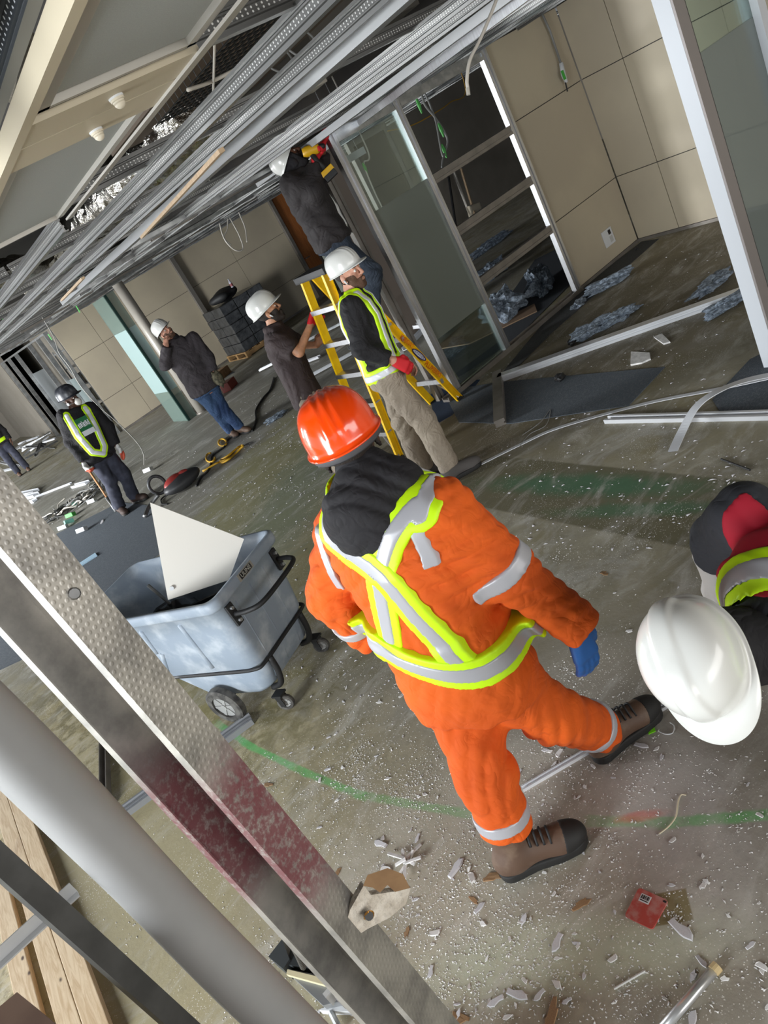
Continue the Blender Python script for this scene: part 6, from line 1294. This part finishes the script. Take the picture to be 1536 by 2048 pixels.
grown('glove', lambda p: F2.hand(p, 1, .005), [F2.hands[1][0], F2.hands[1][0] + nrm(F2.hands[1][1]) * .2], .09, .006, mat('red_knit_glove', sr(200, 24, 34), .7), PB_)
for i in (0, 1): boots(F2, i, PB_, mat('grey_suede', sr(84, 80, 78), .85), .13, 1.08, .008, name='shoe')

# ------------------------------------------------------------------ 3. man in brown T-shirt steadying the ladder
g3 = G(690, 948); u3, a3 = basis(g3); J3 = lambda x, y, d=0: JT(g3, x, y, d); f3 = u3 * .95 - a3 * .1
F3 = fig(g3, J3, J3(537, 625), .97 * u3 - .12 * a3 + V3(0, 0, .22), V3(0, 0, 1) - .2 * u3, J3(547, 655), J3(612, 790),
         [J3(562, 668, -.16), J3(556, 682, .16)], [J3(600, 690, -.25), J3(598, 704, .22)], [J3(632, 690, -.22), J3(621, 650, .14)],
         [g3 + V3(0, 0, .47) + u3 * .06 - a3 * .09, g3 + V3(0, 0, .47) + u3 * .04 + a3 * -.1 + a3 * .2], [g3 + a3 * .09 + V3(0, 0, .1), g3 - a3 * .09 + V3(0, 0, .1)], [u3, u3], f3,
         hands=[(J3(632, 690, -.22), u3 + V3(0, 0, .3), a3 * -1, .9, 1.0), (J3(621, 650, .14), J3(632, 618, .12) - J3(621, 650, .14), -a3 * .4 + u3 * .6, .9, 1.12)])
F3.kn = [F3.kn[0] + a3 * .18, F3.kn[1] - a3 * .18]
PC_ = person(F3, 'bearded man in white hard hat and brown T-shirt gripping the ladder', M_skin['tan'], .006)
M_brn = cloth('dark_brown_jersey', sr(52, 40, 40), sr(46, 35, 36), 7, .5)
grown('t_shirt', lambda p: upper(F3, p, 2.4, .006, 48, .022, -.12, (.084, .080, .05), (-.22, -.22)), F3.allpts(), .12, .009, M_brn, PC_)
grown('trousers', lambda p: lower(F3, p, 1.1, .008, 40, .012, .12, (.105, .085, .078)), F3.allpts(), .12, .010, mat('grey_khaki', sr(128, 118, 104), .9), PC_)
hardhat(F3, M_wh, PC_, .06, 1.0); face(F3, PC_, M_hair, vox=.0055, bt=.006)
q = B(); c = F3.hw(.086, .004, -.014); tube(q, [c, c + F3.HR @ V3(.004, .012, -.028)], [.008, .004], 8); obj('earbud', q, M_white, PC_, smooth=True)
grown('glove', lambda p: F3.hand(p, 1, .006), [F3.hands[1][0], F3.hands[1][0] + nrm(F3.hands[1][1]) * .2], .1, .006, mat('red_knit_glove', None), PC_)
for i in (0, 1): boots(F3, i, PC_, hgt=.13, vox=.011)

# ------------------------------------------------------------------ 4. man with hand to his cheek
g4 = G(480, 872); u4, a4 = basis(g4); J4 = lambda x, y, d=0: JT(g4, x, y, d); f4 = -a4 * .93 + u4 * .3
F4 = fig(g4, J4, J4(331, 664, .03), .42 * u4 - .85 * a4 + V3(0, 0, .28), V3(0, 0, 1) - .32 * u4, J4(352, 684), J4(408, 775),
         [J4(386, 676, 0.02), J4(343, 693, .05)], [J4(417, 715, .05), J4(330, 730, .16)], [J4(427, 742, .08), J4(333, 692, .20)],
         [J4(446, 818, .02), J4(432, 822, .04)], [G(488, 866) + V3(0, 0, .09), G(468, 872) + V3(0, 0, .09)], [-a4 + u4 * .5, -a4 + u4 * .2], f4, bulk=1.12,
         hands=[(J4(427, 744, .08), -V3(0, 0, 1) - u4 * .1, -u4, .7, 1.0), (J4(333, 692, .20), J4(331, 674, .14) - J4(333, 692, .20), a4 * .6 + u4 * .4, .9, 1.0)])
PD_ = person(F4, 'man in charcoal jacket and jeans with one hand held to his cheek', M_skin['light'], .008)
grown('jacket', lambda p: upper(F4, p, 5.1, .008, 40, .035, -.08, (.088, .074, .062)), F4.allpts(), .14, .011, cloth('charcoal_softshell', sr(70, 64, 68), sr(62, 57, 60), 6, .6), PD_)
grown('collar', lambda p: smax(cone(p, F4.neck - F4.ax * .02, F4.neck + F4.ax * .05, .088, .078), F4.torso(p, -.03) * -1, .01), [F4.neck], .14, .009, mat('dark_collar', sr(34, 31, 34), .9), PD_)
grown('jeans', lambda p: lower(F4, p, 1.7, .008, 44, .014, .12, (.104, .080, .070), (.97, .97)), F4.allpts(), .12, .010, cloth('blue_denim', sr(44, 66, 104), sr(66, 92, 128), 8, .6), PD_)
hardhat(F4, M_wh, PD_, .02, 1.02); face(F4, PD_, M_beard, vox=.007)
for i in (0, 1): boots(F4, i, PD_, hgt=.14, vox=.011)
q = B(); c = F4.hands[0][0] - V3(0, 0, .10) - a4 * .05; bmesh.ops.create_icosphere(q, subdivisions=3, radius=1)
for v in q.verts: v.co = Vector(c + u4 * v.co.x * .075 + a4 * v.co.y * .05 + V3(0, 0, v.co.z * .12) * (1 + .2 * math.sin(v.co.x * 7 + v.co.z * 5)))
obj('work_glove', q, mat('camouflage_fabric', sr(58, 56, 44), .9, col2=sr(110, 104, 84), vs=30), label='camouflage work glove held at the hip of the man in jeans', cat='glove', smooth=True)

# ------------------------------------------------------------------ 5. masked man with pry bar
g5 = G(262, 1016); u5, a5 = basis(g5); J5 = lambda x, y, d=0: JT(g5, x, y, d); f5 = -a5 * .9 + u5 * .3
F5 = fig(g5, J5, J5(141, 799, .03), .72 * u5 - .66 * a5 - V3(0, 0, .08), V3(0, 0, 1) - .05 * u5, J5(147, 822), J5(199, 912),
         [J5(181, 816, 0), J5(126, 832, .03)], [J5(216, 852, 0), J5(140, 884, .02)], [J5(233, 890, .03), J5(167, 924, .10)],
         [J5(248, 948, .02), J5(219, 960, .05)], [G(276, 1004) + V3(0, 0, .10), G(248, 1026) + V3(0, 0, .10)], [-a5 + u5 * .7, -a5 + u5 * .1], f5, bulk=1.06,
         hands=[(J5(233, 890, .03), -V3(0, 0, 1) + u5 * .02, -u5 - a5 * .3, .4, 1.12), (J5(168, 925, .10), J5(180, 945, .12) - J5(168, 925, .10), u5 * .6 - a5 * .5, 1.5, 1.12)])
PE_ = person(F5, 'man in black hard hat and dust mask with lime vest holding a pry bar', M_skin['deep'], .008)
up5 = lambda p: upper(F5, p, 3.3, .008, 40, .03, -.08, (.086, .070, .056)); grown('sweatshirt', up5, F5.allpts(), .14, .011, M_blackcloth, PE_)
grown('trousers', lambda p: lower(F5, p, 2.2, .009, 40, .012, .12, (.106, .086, .080)), F5.allpts(), .12, .011, mat('navy_work_cotton', sr(48, 50, 62), .9, col2=sr(64, 66, 80), vs=8), PE_)
L5 = F5.L; V5 = vest_region(F5, [[(-.10, L5 * .98), (-.12, .1)], [(.10, L5 * .98), (.12, .1)]], [[(-.135, L5 * .97), (-.115, L5 * .55), (-.075, L5 * .16), (0, L5 * .04)], [(.115, L5 * .99), (.135, L5 * .55), (.10, L5 * .16), (0, L5 * .04)]], None, 0, 0)
vt5 = lambda p: smax(np.minimum(up5(p), F5.torso(p, .03, -.15)), F5.torso(p, .085, -.3, 1.15), .01); bp = [F5.pel - F5.ax * .1, F5.neck] + F5.sh + F5.hip
bl5 = lambda p: (lambda u_, v_, t_: np.where(v_ < 0.02, np.abs(t_ * L5 - L5 * .12) - .045, 9))(*F5.loc(p))
v5 = grown('safety_vest', lambda p: smax(vt5(p) - .006, np.minimum(V5(p, .050, 0), bl5(p)), .004), bp, .17, .008, M_lime, PE_); grown('reflective_tape', lambda p: smax(vt5(p) - .013, V5(p, .027, 0), .003), bp, .17, .008, M_silverw, v5)
def chest(u_, h_, dv=.0):
    p = F5.pel + F5.ax * h_; rt = F5.r0 * (1 - h_ / L5) + F5.r1 * h_ / L5; rt = nrm(rt - F5.ax * np.dot(rt, F5.ax)); fw = np.cross(F5.ax, rt) * F5.fs; return p + rt * u_ + fw * (.19 + dv), rt, fw
def print_(u0, u1_, h0, h1, dv, m, nm, par):
    q = B(); P = [chest(u, h, dv)[0] for u, h in ((u0, h0), (u1_, h0), (u1_, h1), (u0, h1))]; q.faces.new([q.verts.new(Vector(p)) for p in P]); return obj(nm, q, m, par)
sw5 = [c for c in PE_.children if c.name.startswith('sweatshirt')][0]
print_(-.075, .085, L5 * .60, L5 * .86, .006, mat('green_print', sr(30, 104, 62), .8), 'print_panel', sw5); print_(-.075, .085, L5 * .50, L5 * .60, .006, M_silverw, 'white_band', sw5)
for k, (ua, ub, ha, hb) in enumerate(((-.066, -.056, .67, .78), (-.050, -.044, .67, .75), (-.038, -.026, .68, .78), (-.020, -.012, .67, .77), (-.004, .010, .67, .76), (.016, .022, .67, .79), (.030, .044, .68, .77), (.050, .058, .67, .77), (.064, .078, .67, .76))): print_(ua, ub, L5 * ha, L5 * hb, .008, M_silverw, 'print_mark', sw5)
hardhat(F5, mat('scuffed_black_shell', sr(46, 48, 54), .35, col2=sr(96, 98, 104), vs=14, lo=.5, hi=.8), PE_, .05, 1.06); face(F5, PE_, None, vox=.008, hair=True)
mk = grown('dust_mask', lambda p: ellip(F5.hq(p), (0, .082, -.055), (.050, .048, .052)) * 1.0, [F5.hw(0, .08, -.055)], .08, .006, mat('white_mask_felt', sr(232, 228, 222), .8), PE_)
for sg in (-1, 1): q = B(); tube(q, smooth_path([F5.hw(sg * .046, .075, -.048), F5.hw(sg * .066, .03, -.042), F5.hw(sg * .08, -.03, -.03)]), .003, 5); obj('strap', q, M_white, mk)
for i in (0, 1): grown('glove', lambda p, i=i: F5.hand(p, i, .007), [F5.hands[i][0], F5.hands[i][0] + nrm(F5.hands[i][1]) * .2], .1, .007, mat('white_cotton_glove', sr(224, 222, 220), .9), PE_)
gg = [c for c in PE_.children if c.name.startswith('glove')]
for i in (0, 1):
    W_, D_ = F5.hands[i][0], nrm(F5.hands[i][1]); grown('coral_grip', lambda p, i=i, W_=W_, D_=D_: smax(F5.hand(p, i, .009), .10 - (p - W_) @ D_, .004), [W_ + D_ * .14], .1, .007, mat('coral_rubber', sr(220, 96, 70), .7), gg[i])
q = B(); c = F5.hw(.084, .0, -.03); box(q, c, (.02, .03, .035), F5.HR, .005); obj('ear_clip', q, M_white, PE_)
for i in (0, 1): boots(F5, i, PE_, mat('dark_brown_leather', sr(62, 46, 40), .7), .17, 1.08, .011)

# ------------------------------------------------------------------ 6. man on the ladder with the drill
g6 = V3(3.74, 5.80, 0); u6, a6 = basis(g6); J6 = lambda x, y, d=0: JT(g6, x, y, d); f6 = u6 * .95 + a6 * .1
stepz = lambda k: k * .29
F6 = fig(g6, J6, J6(584, 322), .74 * u6 + V3(0, 0, .62), V3(0, 0, .70) - .72 * u6, J6(590, 350), J6(662, 480),
         [J6(597, 360, -.15), J6(580, 368, .15)], [J6(640, 372, -.22), J6(628, 384, .22)], [J6(645, 305, -.06), J6(630, 332, .10)],
         [J6(712, 560, -.10), J6(742, 548, .10)], [J6(740, 668, -.10), J6(742, 664, .06)], [u6, u6], f6, bulk=1.12,
         hands=[(J6(646, 302, -.06), J6(642, 268, -.06) - J6(646, 302, -.06), u6 * .9, .7, 1.1), (J6(630, 328, .10), J6(628, 306, .10) - J6(630, 328, .10), u6 * .6 - a6 * .2, 1.4, 1.1)], zf=(0, 0))
F6.zf = (F6.an[0][2] - .1, F6.an[1][2] - .1)
PF_ = person(F6, 'man in black hooded jacket on the ladder drilling at the post head', M_skin['brown'], .007, F6.an[0] - V3(0, 0, .1))
M_jk = cloth('faded_black_jacket', sr(42, 37, 38), sr(36, 32, 33), 6, .6)
grown('jacket', lambda p: upper(F6, p, 4.2, .010, 34, .035, -.08, (.092, .078, .060)), F6.allpts(), .14, .010, M_jk, PF_)
grown('jeans', lambda p: lower(F6, p, 6.1, .010, 40, .02, .12, (.115, .095, .075)), F6.allpts(), .12, .011, cloth('dark_denim', sr(34, 44, 58), sr(60, 70, 84), 9, .6), PF_)
grown('balaclava', lambda p: smax(smin(F6.head(p) - .012, cone(p, F6.neck, F6.hw(0, -.02, -.07), .08, .07), .03), (F6.hq(p)[:, 1] - .062 - .0 * p[:, 0]), .01), F6.allpts()[:4], .14, .007, M_blackcloth, PF_)
hardhat(F6, M_wh, PF_, .05, 1.0); face(F6, PF_, M_hair, vox=.006, hair=False)
for i in (0, 1): grown('glove', lambda p, i=i: F6.hand(p, i, .006), [F6.hands[i][0], F6.hands[i][0] + nrm(F6.hands[i][1]) * .2], .1, .0065, mat('red_knit_glove', None), PF_)
for i in (0, 1): boots(F6, i, PF_, hgt=.15, vox=.011)
M_dry = mat('drill_yellow', sr(206, 158, 20), .45)
dr = root('cordless_drill', tuple(J6(628, 330, .12)), 'yellow and black cordless drill in the red gloved hand', 'drill')
h0_, h1_, bt_, nose = J6(624, 300, .14), J6(642, 330, .15), J6(655, 343, .16), J6(608, 306, .13); dx = nrm(J6(645, 292, .1) - J6(606, 305, .12))
q = B(); tube(q, [J6(605, 306, .13), J6(612, 304, .13), J6(632, 297, .12), J6(638, 295, .12)], [.03, .042, .044, .034], 14); obj('motor_housing', q, M_dry, dr, smooth=True)
q = B(); tube(q, [J6(638, 295, .12), J6(646, 292, .12), J6(650, 290, .12)], [.028, .022, .012], 12); obj('chuck', q, M_dark, dr, smooth=True)
q = B(); tube(q, [J6(620, 303, .13), J6(636, 325, .13), J6(650, 338, .15)], [.026, .022, .026], 10); obj('grip', q, M_dark, dr, smooth=True)
Rb = frame(nrm(J6(655, 343, .16) - J6(640, 325, .15)), u6); q = B(); box(q, bt_, (.12, .075, .05), Rb, .008); obj('battery_base', q, M_dry, dr); q = B(); box(q, bt_ + Rb[:, 2] * .04, (.115, .078, .05), Rb, .008); obj('battery', q, M_dark, dr)

# ------------------------------------------------------------------ 7. bending man at the right edge
hc7 = G(1408, 1318, 1.02); vw = nrm(CAM - hc7); up7 = nrm(vw + .42 * nrm(np.cross(vw, [0, 0, 1])) + V3(0, 0, .10)); fw7 = nrm(-V3(0, 0, 1) + vw * np.dot(vw, [0, 0, 1])); fw7 = nrm(fw7 - up7 * np.dot(fw7, up7))
g7 = V3(1.62, .95, 0); neck7 = G(1560, 1285, .96); pel7 = neck7 + V3(.50, -.10, -.06)
sR = G(1490, 1035, 1.04); sL = neck7 + V3(.10, -.19, -.03)
eR = G(1440, 1080, .90); wR = G(1430, 1140, .80)
F7 = Fig(g7, hc7, fw7, up7, neck7, pel7, [sL, sR], [sL + V3(.22, -.12, -.20), eR], [sL + V3(.36, 0, -.34), wR], [pel7 + V3(-.03, -.09, -.04), pel7 + V3(.03, .09, -.04)],
         [pel7 + V3(-.16, -.10, -.42), pel7 + V3(-.12, .12, -.42)], [V3(pel7[0], pel7[1] - .12, .1), V3(pel7[0] + .04, pel7[1] + .14, .1)], [V3(-.7, -.2, 0), V3(-.7, .2, 0)], V3(-.7, .1, -.6), bulk=1.1, hs=.95,
         hands=[(sL + V3(.36, 0, -.34), V3(.2, .2, -1), V3(0, .5, 0), 1.2, 1.05), (wR, G(1424, 1175, .74) - wR, V3(.6, -.6, -.4), 1.4, 1.12)])
PG_ = person(F7, 'bending man in white hard hat and dark red panelled jacket at the right edge', M_skin['tan'], .008)
M_dj = cloth('charcoal_navy_jacket', sr(46, 48, 54), sr(40, 42, 48), 7, .4); jk7 = lambda p: upper(F7, p, 1.9, .006, 36, .03, -.1, (.092, .076, .060), (.9, .75)); grown('jacket', jk7, F7.allpts(), .15, .0085, M_dj, PG_)
grown('red_yoke', lambda p: smax(jk7(p) - .004, np.maximum(np.linalg.norm(p - G(1566, 1070, 1.1), axis=1) - .185, -.02 - (F7.loc(p)[2] - .55) * F7.L), .004), F7.allpts()[:2] + F7.sh, .25, .008, mat('crimson_panel', sr(164, 14, 40), .8), PG_)
V7 = lambda p, w_: np.abs(np.linalg.norm(p - F7.neck, axis=1) - .17) - w_
v7 = grown('safety_vest', lambda p: smax(jk7(p) - .012, np.maximum(V7(p, .045), -.01 - (p - F7.neck) @ nrm(sR - F7.neck) * 0 + (F7.loc(p)[2] - 1.2)), .004), [F7.neck] + F7.sh, .2, .007, M_lime, PG_)
grown('reflective_tape', lambda p: smax(jk7(p) - .016, V7(p, .022), .004), [F7.neck] + F7.sh, .2, .007, M_silver, v7)
grown('trousers', lambda p: lower(F7, p, 1.2, .008, 40, .02, .1, (.115, .092, .08)), F7.allpts(), .12, .012, M_blackcloth, PG_)
grown('neck_gaiter', lambda p: smin(cone(p, F7.neck, F7.hw(0, -.02, -.03), .085, .095), F7.head(p) - .014, .02), [F7.neck, F7.hc], .16, .008, M_blackcloth, PG_)
hardhat(F7, M_wh, PG_, 0.0, .98, ridge='one', visor=.05)
grown('glove', lambda p: smin(F7.hand(p, 1, .007), cone(p, F7.wr[1] + V3(0, 0, .06), F7.wr[1] - V3(0, 0, .01), .046, .042), .02), [F7.wr[1], F7.wr[1] - V3(0, 0, .2)], .1, .006, mat('grey_white_glove', sr(180, 176, 172), .85), PG_)
for i in (0, 1): boots(F7, i, PG_, hgt=.15, vox=.012)

# ------------------------------------------------------------------ 8. distant worker at the left edge
g8 = G(26, 918); g8 = g8 * V3(.80, .80, 1); u8, a8 = basis(g8); g8 = g8
J8 = lambda x, y, d=0: JT(g8, x, y, d)
def P8(u_, a_, z): return g8 + u8 * u_ + a8 * a_ + V3(0, 0, z)
F8 = Fig(g8, P8(0, -.02, 1.62), -a8, V3(0, 0, 1), P8(0, 0, 1.47), P8(0, 0, .93), [P8(.19, 0, 1.42), P8(-.19, 0, 1.42)][::1], [P8(.25, 0, 1.14), P8(-.25, 0, 1.14)], [P8(.24, -.12, .9), P8(-.24, -.1, .9)], [P8(.09, 0, .9), P8(-.09, 0, .9)],
         [P8(.12, -.06, .5), P8(-.10, .04, .5)], [P8(.13, 0, .1), P8(-.11, .12, .1)], [-a8, -a8], -a8, bulk=1.08, hands=[(P8(.24, -.12, .9), V3(0, 0, -1), -u8, .6, 1), (P8(-.24, -.1, .9), V3(0, 0, -1), u8, .6, 1)])
PH_ = person(F8, 'distant worker in black with a lime belt at the left edge', M_skin['brown'], .012)
grown('jacket', lambda p: upper(F8, p, 1, .006, 40, .03, -.08, (.086, .07, .056)), F8.allpts(), .14, .014, M_blackcloth, PH_); grown('trousers', lambda p: lower(F8, p, 1, .006, 40, .012, .12, (.105, .085, .078)), F8.allpts(), .12, .014, mat('navy_work_cotton', None), PH_)
grown('safety_vest', lambda p: smax(F8.torso(p, .045, -.15), np.abs(F8.loc(p)[2] * F8.L - .06) - .045, .004), [F8.pel, F8.neck], .2, .012, M_lime, PH_)
hardhat(F8, M_wh, PH_, .05, 1.02)
for i in (0, 1): boots(F8, i, PH_, hgt=.14, vox=.014)
